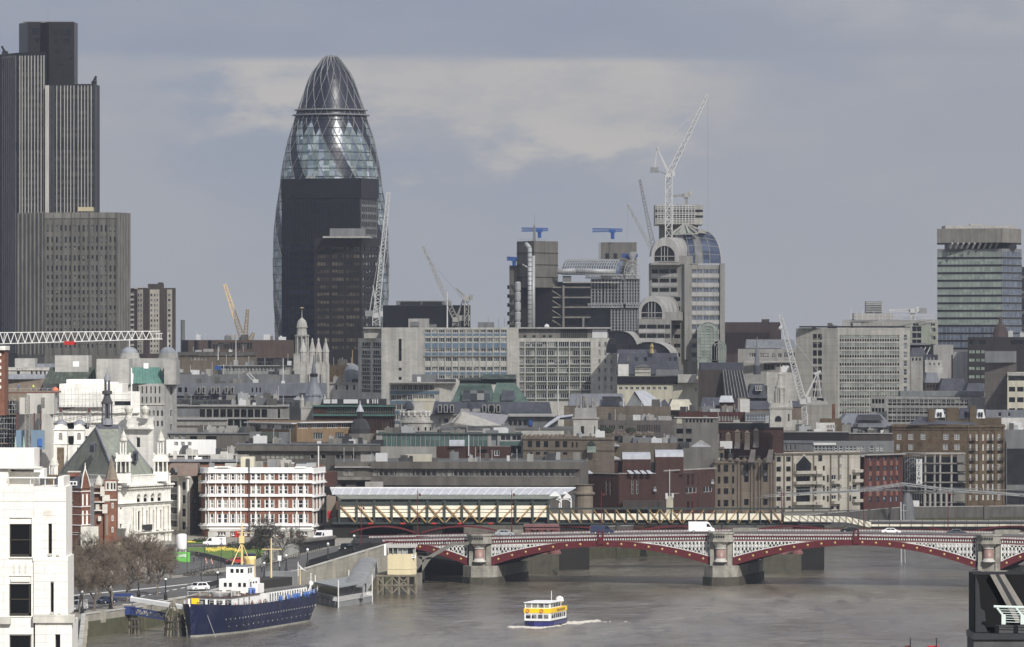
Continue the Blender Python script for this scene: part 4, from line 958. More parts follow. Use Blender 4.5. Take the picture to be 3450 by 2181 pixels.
def archblock(root,px0,px1,ytop_arch,yspring,D,depth,m,glass=True,n=18,win=None):
 """barrel vault facing the camera"""
 q=MB();a,b=X(px0,D),X(px1,D);cx=(a+b)/2;r_=(b-a)/2;zs=Z(yspring,D);h=Z(ytop_arch,D)-zs
 P=[(cx+r_*math.cos(math.pi*i/n),zs+h*math.sin(math.pi*i/n)) for i in range(n+1)]
 w0,w1,wt,wb=win;wa,wb_=X(w0,D),X(w1,D);wc=(wa+wb_)/2;wr=(wb_-wa)/2;wh=Z(wt,D)-zs
 I=[(wc+wr*math.cos(math.pi*i/n),zs+wh*math.sin(math.pi*i/n)) for i in range(n+1)]
 for i in range(n):
  q.face([(P[i][0],D,P[i][1]),(P[i+1][0],D,P[i+1][1]),(I[i+1][0],D,I[i+1][1]),(I[i][0],D,I[i][1])])
  q.face([(P[i][0],D,P[i][1]),(P[i+1][0],D,P[i+1][1]),(P[i+1][0],D+depth,P[i+1][1]),(P[i][0],D+depth,P[i][1])])
  q.face([(I[i][0],D,I[i][1]),(I[i+1][0],D,I[i+1][1]),(I[i+1][0],D+1,I[i+1][1]),(I[i][0],D+1,I[i][1])])
 zb=Z(wb,D)
 q.face([(a,D,zb),(wa,D,zb),(wa,D,zs),(a,D,zs)]);q.face([(wb_,D,zb),(b,D,zb),(b,D,zs),(wb_,D,zs)]);q.face([(b,D,zb),(b,D+depth,zb),(b,D+depth,zs),(b,D,zs)])
 q.build('arch_vault',m,root)
 g_=MB();g_.face([(x,D+1,z) for x,z in I]+[(wa,D+1,zb),(wb_,D+1,zb)]);g_.build('arch_window',m_glassd,root)
 f_=MB()
 for x in (wc-1.1,wc,wc+1.1): f_.tube((x,D+.7,zb),(x,D+.7,zs+wh*.98),.16,4)
 for z in (zs-.2,zs-2.0,zs-3.6):
  if z>zb: f_.tube((wa,D+.7,z),(wb_,D+.7,z),.16,4)
 f_.build('arch_glazing_bars',m_grl,root)
B=Bld('arched_office','grey granite office with two great arched windows and glazed barrel roof below the white crane','office',[(2186,1962),(2320,1956),(2437,1958)],893,m_gr,m_felt,dep=40,ref=1)
stk=style(2,0,.12,fm=m_dark,gm=m_glassd,dep=.4)
for k in range(10):
 y=908+k*31.3
 if y<985: B.wins(0,[(2196,2217),(2221,2254),(2259,2280)],[(y,y+13)],stk)
 else: B.wins(0,[(2270,2292)],[(y,y+13)],stk)
 B.wins(1,[(2331,2346),(2348,2366),(2370,2388),(2390,2408),(2410,2426)],[(y,y+14)],style(1,0,.1,fm=m_gsteel,gm=m_glassbl,dep=.35))
 for i,a,b in((1,2329,2428),): B.band(i,y+15,y+28,.2,m_grl,a,b,'granite_band')
 if y<985: B.band(0,y+15,y+27,.2,m_grl,2194,2284,'granite_band')
B.piers(1,[2312,2432],16,888,1212,1.2,m_gr,'buttress')
archblock(B.root,2195,2288,800,862,1955,30,m_grl,win=(2205,2273,829,884))
q=MB();q.sbox(2193,2290,886,893,1954.5,30);q.build('cornice',m_gr,B.root)
D=1948;q=MB();q.box(X(2152,D),X(2262,D),D+.1,D+20,H(D),Z(1075,D));q.build('lower_bay',m_gr,B.root)
archblock(B.root,2152,2240,998,1052,D,18,m_grl,win=(2161,2231,1016,1076))
for k in range(4):
 y=1094+k*31;fb=Face((X(2152,D),D+.1),(X(2262,D),D+.1),0,60)
 for a,b in((2154,2176),(2180,2212),(2216,2238),(2241,2258)):
  u0,u1=fb.up(a),fb.up(b);z0,z1=fb.zp(y+13),fb.zp(y);inst('window',wmesh(u1-u0,z1-z0,style(2,0,.1,fm=m_dark,gm=m_glassd,dep=0),m_gr),fb.pt((u0+u1)/2,(z0+z1)/2,.15),fb.rz,B.root)
 q=MB();q.sbox(2152,2240,y+15,y+28,D-.15,.2);q.build('granite_band',m_grl,B.root)
for a0,b0,yt,ys_,dx,D in((2195,2288,800,862,46,1955),(2152,2240,998,1052,60,1948)):
 for j in range(4):
  q=MB();n=14
  for i in range(n):
   f_=lambda i,j:V((a0+b0)/2+dx*j/4+(b0-a0)/2*math.cos(math.pi*i/n),ys_-(ys_-yt)*math.sin(math.pi*i/n),D+.05+j*3)
   q.face([f_(i,j),f_(i+1,j),f_(i+1,j+.94),f_(i,j+.94)])
  q.build('vault_panel_ring',m_grl,B.root)
 q=MB();q.sbox(b0-2,b0+dx,ys_,ys_+28,D+1,10);q.build('vault_shoulder',m_gr,B.root)
q=MB();gq=MB();D=1960;n=12
def vp(px,t,o=0):
 return None
xr,xl=2430,2310
for s0,s1,mi in ((2290,2308,0),(2308,2322,1),(2322,2344,1),(2344,2368,0),(2368,2392,1),(2392,2430,1)):
 for i in range(n):
  t0,t1=math.pi/2*i/n,math.pi/2*(i+1)/n
  def P(s,t): # s: position px at the foot;arcs lean left/up towards ridge line at y~766
   rx=(s-2290)/(2430-2290);top=2262+rx*100;return V(top+(s-top)*math.cos(t)**.8 if t<math.pi/2 else top,888-(888-(786-22*math.sin(rx*math.pi)*.6-8))*math.sin(t),D-(1-0)*0+rx*0+8*math.sin(t))
  gq.face([P(s0,t0),P(s1,t0),P(s1,t1),P(s0,t1)],mi)
  for s in (s0,s1): q.tube(P(s,t0),P(s,t1),.2,4,caps=False)
  if i%2==0: q.tube(P(s0,t0),P(s1,t0),.1,4,caps=False)
gq.build('barrel_roof',[m_slabg,GL('vault_glass',(48,56,78),(86,98,122),(62,72,96),cut=.5,cell=3,rough=.2)],B.root);q.build('barrel_roof_ribs',m_concl,B.root)
q=MB();c=V(2308,752,1965)
for x,y in((2262,790),(2290,786),(2320,786),(2352,788),(2378,782)): q.tube(c,V(x,y,1963),.35,4)
q.tube(V(2262,790,1963),V(2352,788,1963),.25,4);q.tube(V(2352,780,1966),V(2378,782,1966),.8,4);q.build('roof_lantern_frame',m_concl,B.root)
q=MB();q.face([c,V(2320,786,1964),V(2262,790,1964)]);q.face([c,V(2352,788,1964),V(2320,786,1964)]);q.build('roof_lantern_glass',m_glassg,B.root)
for a,b,yt,ys_ in((2350,2420,1086,1115),(2398,2446,1148,1170)):
 q=MB();D=1946;n=12;r_=(X(b,D)-X(a,D))/2;cx=(X(a,D)+X(b,D))/2;zs=Z(ys_,D);P=[(cx+r_*math.cos(math.pi*i/n),zs+(Z(yt,D)-zs)*math.sin(math.pi*i/n)) for i in range(n+1)]
 q.face([(x,D,z) for x,z in P]+[(X(a,D),D,H(D)),(X(b,D),D,H(D))])
 for i in range(n): q.face([(P[i][0],D,P[i][1]),(P[i+1][0],D,P[i+1][1]),(P[i+1][0],D+10,P[i+1][1]),(P[i][0],D+10,P[i][1])])
 q.build('glass_bay',m_glassg,B.root);q=MB()
 for s_ in (1,.62,.3):
  for i in range(n): q.tube((cx+(P[i][0]-cx)*s_,D-.2,zs+(P[i][1]-zs)*s_),(cx+(P[i+1][0]-cx)*s_,D-.2,zs+(P[i+1][1]-zs)*s_),.13,4,caps=False)
  for e in (-1,1): q.tube((cx+e*r_*s_,D-.2,zs),(cx+e*r_*s_,D-.2,Z(1212,D)),.13,4,caps=False)
 for k in range(9): y=ys_+k*11;
 for k in range(9): q.tube((X(a,D),D-.2,Z(ys_+k*11,D)),(X(b,D),D-.2,Z(ys_+k*11,D)),.07,4,caps=False)
 q.build('glass_bay_bars',m_grl,B.root)
B.done()
B=Bld('red_brown_block','long ribbed dark red brown block right of the arched office','office',[(2440,2230),(2632,2226)],1086,M('brown_red_rib',(80,64,62),var=.1),m_feltd,dep=30)
B.piers(0,[2443+k*5.2 for k in range(30)],1.5,1120,1190,.3,m_blackt,'rib').roofbox(2568,2592,1076,1088,2236,6,m_fl).done()
B=Bld('banded_glass_tower','green glass tower with dark bands and a floating concrete crown, far right','skyscraper',[(3158,2312),(3376,2300),(3442,2316)],838,m_slabg,m_felt,dep=30,ref=1)
rows=[(848+k*25.4,866+k*25.4) for k in range(13)]
stg=style(0,0,.08,fm=m_gsteel,gm=m_glassg,dep=.05);stg2=style(0,0,.08,fm=m_gsteel,gm=m_glassbl,dep=.05)
B.wins(0,[(3160+k*14.3,3173.4+k*14.3) for k in range(15)],rows[:10],stg,'glass_panel').wins(0,[(3160+k*14.3,3173.4+k*14.3) for k in range(15)],rows[10:],stg2,'glass_panel').wins(1,[(3378+k*12.6,3390+k*12.6) for k in range(5)],rows,stg2,'glass_panel')
for k in range(13):
 for i in (0,1): B.band(i,866.8+k*25.4,872.4+k*25.4,.12,m_glassdk,name='dark_band')
q=MB();D=2296;q.prism([(X(3157,2310),2310),(X(3377,D),D),(X(3441,2314),2314),(X(3441,2350),2350),(X(3157,2350),2350)],Z(818,2300),Z(770,2300));q.build('crown',m_conc,B.root)
q=MB();q.sbox(3185,3422,760,771,2312,20);q.sbox(3270,3310,754,761,2314,8);q.build('roof_plant',m_concl,B.root)
q=MB();q.sbox(3195,3425,818,839,2306,20);q.build('crown_neck',m_dark,B.root)
for k in range(9): q=MB();x=3200+k*19;q.tube(V(x,837,2303),V(x+9,820,2301),.45,4);q.build('crown_strut',m_concl,B.root)
B.done()
B=Bld('edge_tower','dark sliver of a tower at the right edge behind the banded glass tower','skyscraper',[(3440,2420),(3620,2420)],900,m_dark,m_felt,dep=30)
B.wins(0,G(3442,3480,4,.7),RW(912,17,14,9),style(0,0,0,gm=m_glass)).done()
B=Bld('scaffolded_block','white block under scaffolding with a boxy top behind the pale right office','office',[(2838,2240),(3160,2230)],1078,m_concl,m_felt,dep=24)
B.roofbox(2878,3010,1056,1079,2236,14,m_concl).roofbox(2918,2972,1016,1058,2238,8,m_slabg,'lift_tower')
for k in range(7): q=MB();y=1020+k*6;q.sbox(2916,2974,y,y+1.6,2236.5,.6);q.build('scaffold_lift',m_wsteel,B.root)
q=MB()
for k in range(9): x=2868+k*19;q.tube(V(x,1080,2228),V(x,1040+((k*13)%22),2228),.13,4)
for y in (1062,1072,1082): q.tube(V(2862,y,2228),V(3150,y,2228),.13,4)
q.build('scaffolding',m_wsteel,B.root);B.wins(0,[(3075,3095),(3135,3150)],[(1090,1110),(1130,1150),(1165,1176)],style(1,0,.1,gm=m_glassd)).done()
B=Bld('green_edged_block','pale block with lime green edge and white framed windows left of the banded tower','office',[(3066,2200),(3156,2196)],1098,M('pale_green_panel',(164,174,148),var=.08),m_felt,dep=20)
B.wins(0,[(3134,3152)],RW(1105,27,3,14),style(1,0,.1,fm=m_wsteel)).wins(0,[(3072,3104)],RW(1100,22,3,18),style(1,0,.08,gm=m_glassdk)).done()
def crane(label,D,mast,tip,mat,mastbase=None,wj=1.5,aframe=None,counter=None,rope=None,wm=1.8,nj=22,r=.13,name='tower_crane',cab=True):
 t=thing(name,V(mast[0],(mastbase or mast[1]+5),D),label,'crane','cranes over the city')
 q=MB();q.lattice(V(*mast,D),V(*tip,D),wj,wj*.45,nj,r,zz=0,sides=4);q.build('jib',mat,t)
 if mastbase:
  h=(Z(mast[1],D)-Z(mastbase,D));q=MB();q.lattice(V(mast[0],mastbase,D),V(*mast,D),wm,wm,max(3,int(h/wm/1.3)),r*1.1,zz=1);q.build('mast',mat,t)
 if aframe:
  q=MB();q.tube(V(*mast,D-.5),V(*aframe,D-.5),r*1.6,4);
  if counter: q.tube(V(*counter,D),V(*aframe,D),r*1.3,4)
  q.tube(V(mast[0]+6,mast[1],D+.5),V(*aframe,D+.5),r*1.4,4);q.build('a_frame',mat,t)
  q=MB();q.tube(V(*aframe,D),V(tip[0]*.85+mast[0]*.15,tip[1]*.85+mast[1]*.15,D),.07,3);q.build('stay_cable',mat,t)
 if counter:
  q=MB();q.tube(V(*mast,D-.9),V(*counter,D-.9),r*1.5,4);q.tube(V(*mast,D+.9),V(*counter,D+.9),r*1.5,4);a=V(*counter,D);q.box(a.x-1.6,a.x+1.6,D-1,D+1,a.z-1.2,a.z+.9);q.build('counterweight',m_gsteel,t)
 if cab: a=V(*mast,D);q=MB();q.box(a.x-1.1,a.x+1.2,D-1.6,D+1,a.z-1.0,a.z+.7);q.box(a.x+1.0,a.x+2.4,D-1.6,D,a.z-.6,a.z+1.4);q.build('cab',mat,t)
 if rope: a=V(*tip,D);q=MB();q.tube(a,Vector((a.x,a.y,Z(rope,D))),.05,3);q.build('hoist_rope',m_gsteel,t)
 return t
crane('tall white luffing crane above the gridded tower, its jib raised to the right',2225,(2253,590),(2385,318),m_wsteel,802,wj=2.0,aframe=(2214,498),counter=(2205,572),rope=800,wm=2.6,nj=26,r=.2)
crane('grey steep jib leaning left between the inside out office and the arched office',2300,(2203,838),(2155,605),m_gsteel,wj=1.7,nj=20,r=.15,cab=False)
crane('pale faint jib left of the steep grey one',2500,(2198,845),(2114,690),m_ysteel if False else m_concl,wj=1.5,nj=16,r=.11,cab=False,rope=800)
crane('small cream hoist crane on the gridded tower roof',2256,(2312,657),(2262,663),m_concl,690,wj=1.3,wm=1.0,nj=6,r=.14)
crane('white luffing crane rising almost upright in front of the black slab tower',2060,(1268,1062),(1309,648),m_wsteel,1098,wj=2.2,aframe=(1258,968),counter=(1245,1055),wm=2.6,nj=34,r=.15)
crane('white crane leaning left above the black block, longer of the pair',2080,(1535,1076),(1424,830),m_concl,1100,wj=1.8,aframe=(1560,1010),counter=(1572,1070),wm=2.,nj=24,r=.13)
crane('short white crane boom right of the long leaning one above the black block',2078,(1572,1006),(1536,972),m_concl,1100,wj=1.0,wm=1.6,nj=6,r=.13)
crane('long yellow crane jib leaning left over the low brown block',2800,(818,1146),(757,957),m_ysteel,wj=2.6,nj=18,r=.2,cab=False)
crane('upright yellow crane jib right of the long leaning one',2800,(826,1146),(834,1043),m_ysteel,wj=2.2,nj=10,r=.19,cab=False)
crane('short stubby yellow jib, rightmost of the three over the low brown block',2800,(842,1148),(854,1122),m_ysteel,wj=2.4,nj=4,r=.19,cab=False)
crane('flat white crane arm on the scaffolded block behind the right office',2222,(3075,1046),(2995,1046),m_wsteel,1080,wj=.8,wm=1.6,nj=10,r=.2,counter=(3108,1046))
t=crane('white luffing crane in the right middle ground, jib leaning left across the pale office',1820,(2706,1352),(2628,1060),m_wsteel,1392,wj=2.1,aframe=(2756,1252),counter=(2768,1350),wm=2.0,nj=26,r=.14)
D=1820;q=MB();q.lattice(V(2707,1530,D),V(2707,1392,D),2.5,2.5,9,.16,zz=1);q.build('mast',m_wsteel,t)
q=MB();q.sbox(2690,2790,1352,1364,D-1.5,3);q.sbox(2735,2775,1342,1356,D-1,2.5);q.build('machinery_deck',m_concl,t)
q=MB();q.tube(V(2742,1350,D),V(2756,1252,D),.14,4);q.tube(V(2760,1352,D),V(2758,1252,D),.14,4);q.tube(V(2745,1262,D),V(2766,1252,D),.5,5);q.tube(V(2625,1102,D-1),V(2632,1108,D-1),.7,6);q.build('back_mast',m_wsteel,t)
t=thing('tower_crane',V(-40,1150,1050),'long white horizontal crane jib entering from the left edge','crane','cranes over the city')
q=MB();D=1050;n=24
for k in range(n):
 x0,x1=-60+k*24.,-60+(k+1)*24.;y=lambda x:1159-(x/545)*17;yt=lambda x:1121-(x/545)*5
 xm=(x0+x1)/2
 for dz in (-.7,.7): q.tube(V(x0,y(x0),D+dz),V(xm,yt(xm),D),.075,4,caps=False);q.tube(V(xm,yt(xm),D),V(x1,y(x1),D+dz),.075,4,caps=False)
 if k%6==3: q.tube(V(xm-8,yt(xm),D),V(xm-14,y(xm),D+.7),.08,4)
for dz in (-.7,.7): q.tube(V(-60,y(-60),D+dz),V(545,y(545),D+dz),.1,4)
q.tube(V(-60,yt(-60),D),V(540,yt(540),D),.1,4);q.build('jib',m_wsteel,t)
q=MB();q.sbox(217,250,1150,1162,D-1,2);q.tube(V(225,1160,D),V(258,1158,D),.2,4);q.build('trolley',m_redb,t)
q=MB();q.lattice(V(-60,1500,D),V(-60,1120,D),1.8,1.8,14,.12);q.build('mast',m_wsteel,t)
q=MB();q.sbox(526,545,1122,1142,D-.8,1.6);t2=q;q=MB();[q.tube(V(528+k*5,1122,D-.8),V(528+k*5,1144,D-.8),.05,4) for k in range(4)];q.tube(V(524,1124,D-.8),V(548,1124,D-.8),.06,4);q.tube(V(524,1143,D-.8),V(548,1143,D-.8),.06,4);q.build('end_cage',m_wsteel,t)
sW=lambda nv=1,nh=0,**k: style(nv,nh,k.pop('t',.09),**k)
plain=style(0,0,0,gm=m_glassd,dep=.35)
def q1(name,label,cat,foot,ytop,wall,roof,wins=(),bands=(),clutter=0,dep=22,ref=0,z0=None,par=.6,seed=0,group=None):
 B=Bld(name,label,cat,foot,ytop,wall,roof,dep=dep,ref=ref,z0=z0,par=par,group=group)
 for w in wins: B.wins(*w)
 for b in bands: B.band(*b)
 if clutter: B.clutter(clutter,seed+int(foot[0][0]))
 return B
def gable_roof(B,px0,px1,ye,yr,D,dep,m,ridge_along=True,inset=0,name='roof'):
 """pitched roof seen from the eave side"""
 q=MB();x0,x1=X(px0,D),X(px1,D);z0,z1=Z(ye,D),Z(yr,D);i=inset*(x1-x0);y0,y1=D,D+dep
 q.face([(x0,y0,z0),(x1,y0,z0),(x1-i,y0+dep/2,z1),(x0+i,y0+dep/2,z1)]);q.face([(x1,y1,z0),(x0,y1,z0),(x0+i,y0+dep/2,z1),(x1-i,y0+dep/2,z1)])
 q.face([(x0,y1,z0),(x0,y0,z0),(x0+i,y0+dep/2,z1)]);q.face([(x1,y0,z0),(x1,y1,z0),(x1-i,y0+dep/2,z1)])
 return q.build(name,m,B.root if hasattr(B,'root') else B)
def mansard(B,px0,px1,ye,yt,D,dep,m,ins=.06,name='roof'):
 q=MB();x0,x1=X(px0,D),X(px1,D);q.hip(x0,x1,D,D+dep,Z(ye,D),Z(yt,D),(x1-x0)*ins,dep*.18);return q.build(name,m,B.root if hasattr(B,'root') else B)
def dormers(B,pxs,ya,yb,w,D,m,gm=None,arch=True):
 for p in pxs:
  q=MB();x=X(p,D);hw=w*D/F/2;z0,z1=Z(yb,D),Z(ya,D)
  q.box(x-hw,x+hw,D-.4,D+2.5,z0,z1-.3*hw);n=8
  for i in range(n):
   t0,t1=math.pi*i/n,math.pi*(i+1)/n;q.face([(x+hw*1.08*math.cos(t0),D-.5,z1-.3*hw+hw*.5*math.sin(t0)),(x+hw*1.08*math.cos(t1),D-.5,z1-.3*hw+hw*.5*math.sin(t1)),(x+hw*1.08*math.cos(t1),D+2,z1-.3*hw+hw*.5*math.sin(t1)),(x+hw*1.08*math.cos(t0),D+2,z1-.3*hw+hw*.5*math.sin(t0))])
  q.face([(x+hw*math.cos(math.pi*i/n),D-.41,z1-.3*hw+hw*.5*math.sin(math.pi*i/n)) for i in range(n+1)])
  o=q.build('dormer',m,B.root);q=MB();q.box(x-hw*.6,x+hw*.6,D-.46,D-.4,z0+.2,z1-.45*hw);q.build('dormer_window',gm or m_glassd,o)
def pinnacle(q,x,y,z0,z1,r,n=8):
 h=z1-z0;q.lathe((x,y,z0),[(r,0),(r,h*.5),(r*1.25,h*.52),(r*.9,h*.56),(r*.28,h*.9),(r*.4,h*.92),(.03,h)],n)
def row(n,a,b): return [a+(b-a)*k/(n-1) for k in range(n)]
D=1950
B=Bld('panelled_office','huge pale stone office with blue and green panelled window grids, centre of the skyline','office',[(1207,1972),(1285,1950),(1747,1950),(2080,1954)],1104,m_stone,m_felt,dep=24,ref=1,ztop=Z(1140,1950))
sg=style(3,0,.11,fm=m_wsteel,dep=.35)
B.wins(0,[(1219,1248),(1256,1284)],[(1153,1168),(1181,1196),(1211,1226),(1238,1253),(1267,1282),(1296,1311)],sg)
B.panels(0,[(1219,1248),(1256,1284)],[(1168.5,1174),(1197,1206),(1227,1236),(1254,1264),(1283,1294),(1312,1322)],m_greenp)
rowsg=[(1152,1170),(1181,1199),(1211,1227),(1240,1256),(1268,1286),(1297,1314),(1325,1342)]
colsg=[(1750,1766),(1770,1803),(1807,1841),(1845,1878),(1882,1916),(1920,1953),(1957,1990)]
B.wins(2,colsg,rowsg,style(4,0,.1,fm=m_wsteel,dep=.35)).wins(2,[(2016,2023),(2036,2044),(2057,2064)],rowsg[:-1],style(1,0,.09,dep=.35))
B.panels(2,colsg,[(b+1.5,b+10) for a,b in rowsg],m_greenp).piers(2,[1768,1805,1843,1880,1918,1955],3,1148,1400,.35,m_stone,'mullion_pier')
B2=Bld('','','',[(1285,1948),(1430,1947),(1747,1947)],1104,m_stone,m_felt,dep=24,root=B.root,ref=1)
c12=[(1432+k*23.2,1450.5+k*23.2) for k in range(12)]
B2.wins(1,c12,[(1111,1122),(1139,1153),(1173,1186),(1204,1218),(1236,1250),(1265,1277)],style(2,0,.1,fm=m_wsteel,dep=.35))
B2.panels(1,c12,[(1124,1132),(1156,1172),(1188,1198),(1254,1263)],m_bluep)
B2.piers(1,[1430+k*23.2 for k in range(13)],2,1108,1280,.3,m_concl,'mullion').band(1,1199.5,1202,.5,m_conc,1428,1708)
B2.wins(0,[(1343,1353)],[(1142,1217),(1240,1249),(1270,1281)],style(0,4,.15,fm=m_dark,gm=m_glassd,dep=.5))
B.roofbox(1226,1284,1109,1140,1955,10,m_stone,'penthouse').roofbox(1224,1286,1103,1108,1953,13,m_concl,'penthouse_roof')
B.roofbox(1747,2050,1108,1140,1957,12,m_conc,'penthouse').roofbox(1742,2059,1103,1108,1955,16,m_concl,'penthouse_roof').roofbox(1995,2046,1110,1139,1956.6,1,m_whitep,'white_plant_box')
for k in range(14): B.roofbox(1892+k*6.5,1894+k*6.5,1111,1138,1956.3,.6,m_dark,'louvre')
for x in (1765,1795,1830,1850): B.roofbox(x,x+9,1130,1135,1956.6,.5,m_dark,'vent')
for a,b,ya,D_ in((1376,1445,1074,1955),(1610,1665,1086,1960),(1445,1470,1093,1956)): B.roofbox(a,b,ya,1105,D_,8,m_concl if a<1400 else m_slabg)
B.roofbox(1384,1412,1084,1100,1954.5,.6,m_slabg,'vent')
q=MB();q.tube(V(1507,1104,1955),V(1507,985,1955),.3,6,r2=.15);B.add('flagpole',q,m_whitep);q=MB();q.sbox(1508,1530,1004,1012,1955,.1);
for x,y in((1550,1075),(1645,1068),(1680,1072),(1700,1070)): q=MB();q.tube(V(x,1104,1957),V(x,y,1957),.12,4);B.add('aerial',q,m_gsteel)
q=MB();q.lathe(V(1842,1104,1956),[(.9,0),(.9,.5),(.5,1.1),(.01,1.3)],10);B.add('satellite_dome',q,m_whitep)
B2.done();B.done()
D=2000
B=Bld('pale_slab_office','tall pale concrete office with fine window grid behind the right middle crane','office',[(2681,2004),(2823,1996),(3066,1998)],1106,M('pale_office_concrete',(182,178,164),var=.07,course=2.7),m_felt,dep=22,ref=1)
r14=[(1129+k*27.1,1141+k*27.1) for k in range(10)]
c25=[(2829+k*8.45,2835+k*8.45) for k in range(24)]
B.wins(1,c25,[(1142.5+k*27.1,1151+k*27.1) for k in range(10)],style(0,0,0,gm=m_glassd,dep=.3)).wins(1,c25[:],[(1129+k*27.1,1141+k*27.1) for k in range(10)],style(0,0,0,gm=GL('grey_green_office_glass',(112,122,118),(168,176,168),(136,146,140),cut=.5,cell=1.5),dep=.25))
B.wins(0,[(2738,2752),(2755,2769)],[(1126+k*27.3,1145+k*27.3) for k in range(8)],style(1,1,.1,fm=m_dark)).wins(1,[(3044,3056)],[(1128+k*29,1148+k*29) for k in range(8)],style(0,1,.1,gm=m_glassb))
q=MB();q.sbox(2697,3050,1099,1104,1999,10);
B.add('roof_rail_screen',q,m_dark);B.clutter(4,9).done()
B=q1('braced_dark_block','dark glass block with three white diagonal braces beside the pale slab office','office',[(3066,2042),(3172,2040)],1162,m_glassdk,m_lead,clutter=0)
for k in range(4):
 for s_ in range(3):
  x=3104+s_*12-k*0;q=MB();a,b=(3104+s_*15,1170+k*34),(3088+s_*15,1203+k*34);q.tube(V(*a,2039),V(*b,2039),.22,4);B.add('brace',q,m_wsteel)
B.roofbox(3064,3122,1156,1163,2039,14,m_lead,'roof_edge').done()
B=q1('low_grid_office','long low pale office with square window grid below the pale slab office','office',[(2988,1800),(3320,1792)],1337,m_stone_grey,m_felt,clutter=0)
for ya,yb,n in((1346,1358,18),(1375,1386,18),(1403,1414,8)):
 cc=[(2992+k*15.1,3005+k*15.1) for k in range(n)];B.wins(0,cc,[(ya,yb)],style(1,0,.1,fm=m_concl)).wins(0,cc,[(yb+1.5,yb+8.5)],plain)
B.roofbox(3034,3316,1318,1336,1806,10,m_slabg,'set_back_storey').done()
B=q1('low_grid_office','short recessed grid block joining the pale slab office and the long low office','office',[(2933,1830),(2990,1828)],1337,m_stone_grey,m_felt,wins=[(0,[(2937+k*11,2946+k*11) for k in range(5)],[(1345,1360),(1375,1388),(1400,1412)],plain)]);B.done()
m_bt=M('brown_tile_cladding',(118,108,100),var=.12,course=1.1)
B=q1('brown_tiled_tower','plain brown tiled stair tower with glass block top at the right edge','tower block',[(3318,1782),(3425,1778)],1183,m_bt,m_felt,dep=14);B.roofbox(3319,3424,1184,1222,1777.6,.4,m_slabg,'glass_block_panel').done()
B=q1('cream_strip_office','cream office with black strip windows at the right edge','office',[(3394,1768),(3560,1766)],1255,m_cream,m_conc,wins=[(0,[(3397,3452)],[(1268,1283)],plain),(0,[(3399,3420),(3427,3449)],[(1304,1320),(1339,1356),(1376,1390)],plain)],bands=[(0,1256,1266,.4,m_concl)]);B.done()
B=q1('black_office','black glass office with grey banded floors behind the brown tiled tower','office',[(3260,1900),(3560,1896)],1136,M('brown_black_cladding',(58,52,52),rough=.5),m_concl,wins=[(0,[(3264,3285),(3288,3302),(3305,3318)],[(1179+k*28,1192+k*28) for k in range(5)],style(1,0,.1,fm=m_dark,gm=m_glassg)),(0,[(3264,3322),(3404,3448)],[(1146,1160)],plain)],clutter=3,dep=30)
B.done()
q=MB();c=V(3371,1136,1905);q.dome(c,2.6,4.8,16,6);q.lathe((c.x,c.y,c.z+4.7),[(.6,0),(.6,1.4),(.2,2.2)],8);q.build('small_dome',M('brown_dome_lead',(88,72,70),var=.1),label='small brown dome with pale lantern above the black office at right',cat='dome',smooth=True)
for i,(a,b,yt,yb,D_,m,lab) in enumerate([(3110,3160,1195,1290,1900,m_slate,'slate roofed house beside the white braces'),(3145,3212,1162,1230,1960,m_concl,'plain pale box wall left of the red panelled house'),(3205,3238,1196,1246,1930,m_brick,'narrow red brick gable between pale walls'),(3210,3262,1186,1310,1925,M('pale_render',(176,176,170)),'blank pale rendered wall left of the black office'),(3116,3178,1214,1290,1890,m_stone,'small pale house with dark hipped roof under the red gable')]):
 B=q1('small_house' ,lab,'house',[(a,D_),(b,D_-2)],yt,m,m_feltd,dep=10)
 if i in(0,4):B.wins(0,G(a+8,b-8,3,.5),[(yt+8,yt+18)],sW())
 B.done()
for a,b,ye,yr,D_,m,lab in [(3118,3165,1290,1256,1880,m_lead,'lead topped hipped roof among small roofs right of the braces'),(3165,3260,1316,1276,1870,m_slate,'wide slate roofed house above the long low office'),(3255,3322,1322,1292,1860,m_slate,'slate mansard house by the brown tiled tower'),(3068,3120,1200,1172,2030,m_slate,'dark hipped roof right of the braced block')]:
 t=thing('roofed_house',V((a+b)/2,1340,D_),lab,'house');q=MB();q.sbox(a,b,ye,1345,D_,12);w=q.build('wall',m_fl if m is m_lead else m_stone_grey,t);mansard(t,a-1,b+1,ye,yr,D_-.3,13,m,ins=.14)
 for p in row(4,a+8,b-8): q=MB();q.sbox(p-2.5,p+2.5,ye+6,ye+15,D_-.15,.3);q.build('window',m_glassd,t)
def shell(px0,px1,ytop,ybase,D,dep,lab):
 q=MB();a,b=X(px0,D),X(px1,D);cx=(a+b)/2;r_=(b-a)/2;z0,h=Z(ybase,D),Z(ytop,D)-Z(ybase,D);n=16;m=5
 for j in range(m):
  for i in range(n):
   f_=lambda i,j:(cx+r_*(1-.12*j/m)*math.cos(math.pi*i/n)+j*.8,D+dep*j/m,z0+h*(1+.0*j)*math.sin(math.pi*i/n))
   q.face([f_(i,j),f_(i+1,j),f_(i+1,j+1),f_(i,j+1)])
 q.face([(cx+r_*math.cos(math.pi*i/n),D+1,z0+h*.96*math.sin(math.pi*i/n)) for i in range(n+1)],1)
 q.build('arched_roof_shell',[m_concl,m_glassdk],label=lab,cat='roof shell',smooth=False)
shell(2040,2150,1116,1190,1930,25,'left pale arched roof shell behind the pale office end');shell(2115,2262,1152,1205,1915,22,'right pale arched roof shell at the foot of the arched office')
B=q1('slate_mansard_building','long slate mansard roof with dark windows below the roof shells','office',[(2080,1885),(2290,1880)],1262,m_slate,m_felt,dep=16,par=.2)
mansard(B,2078,2292,1262,1190,1879,16,m_slate,ins=.05);mansard(B,2078,2215,1192,1178,1882,14,m_slate,ins=.04)
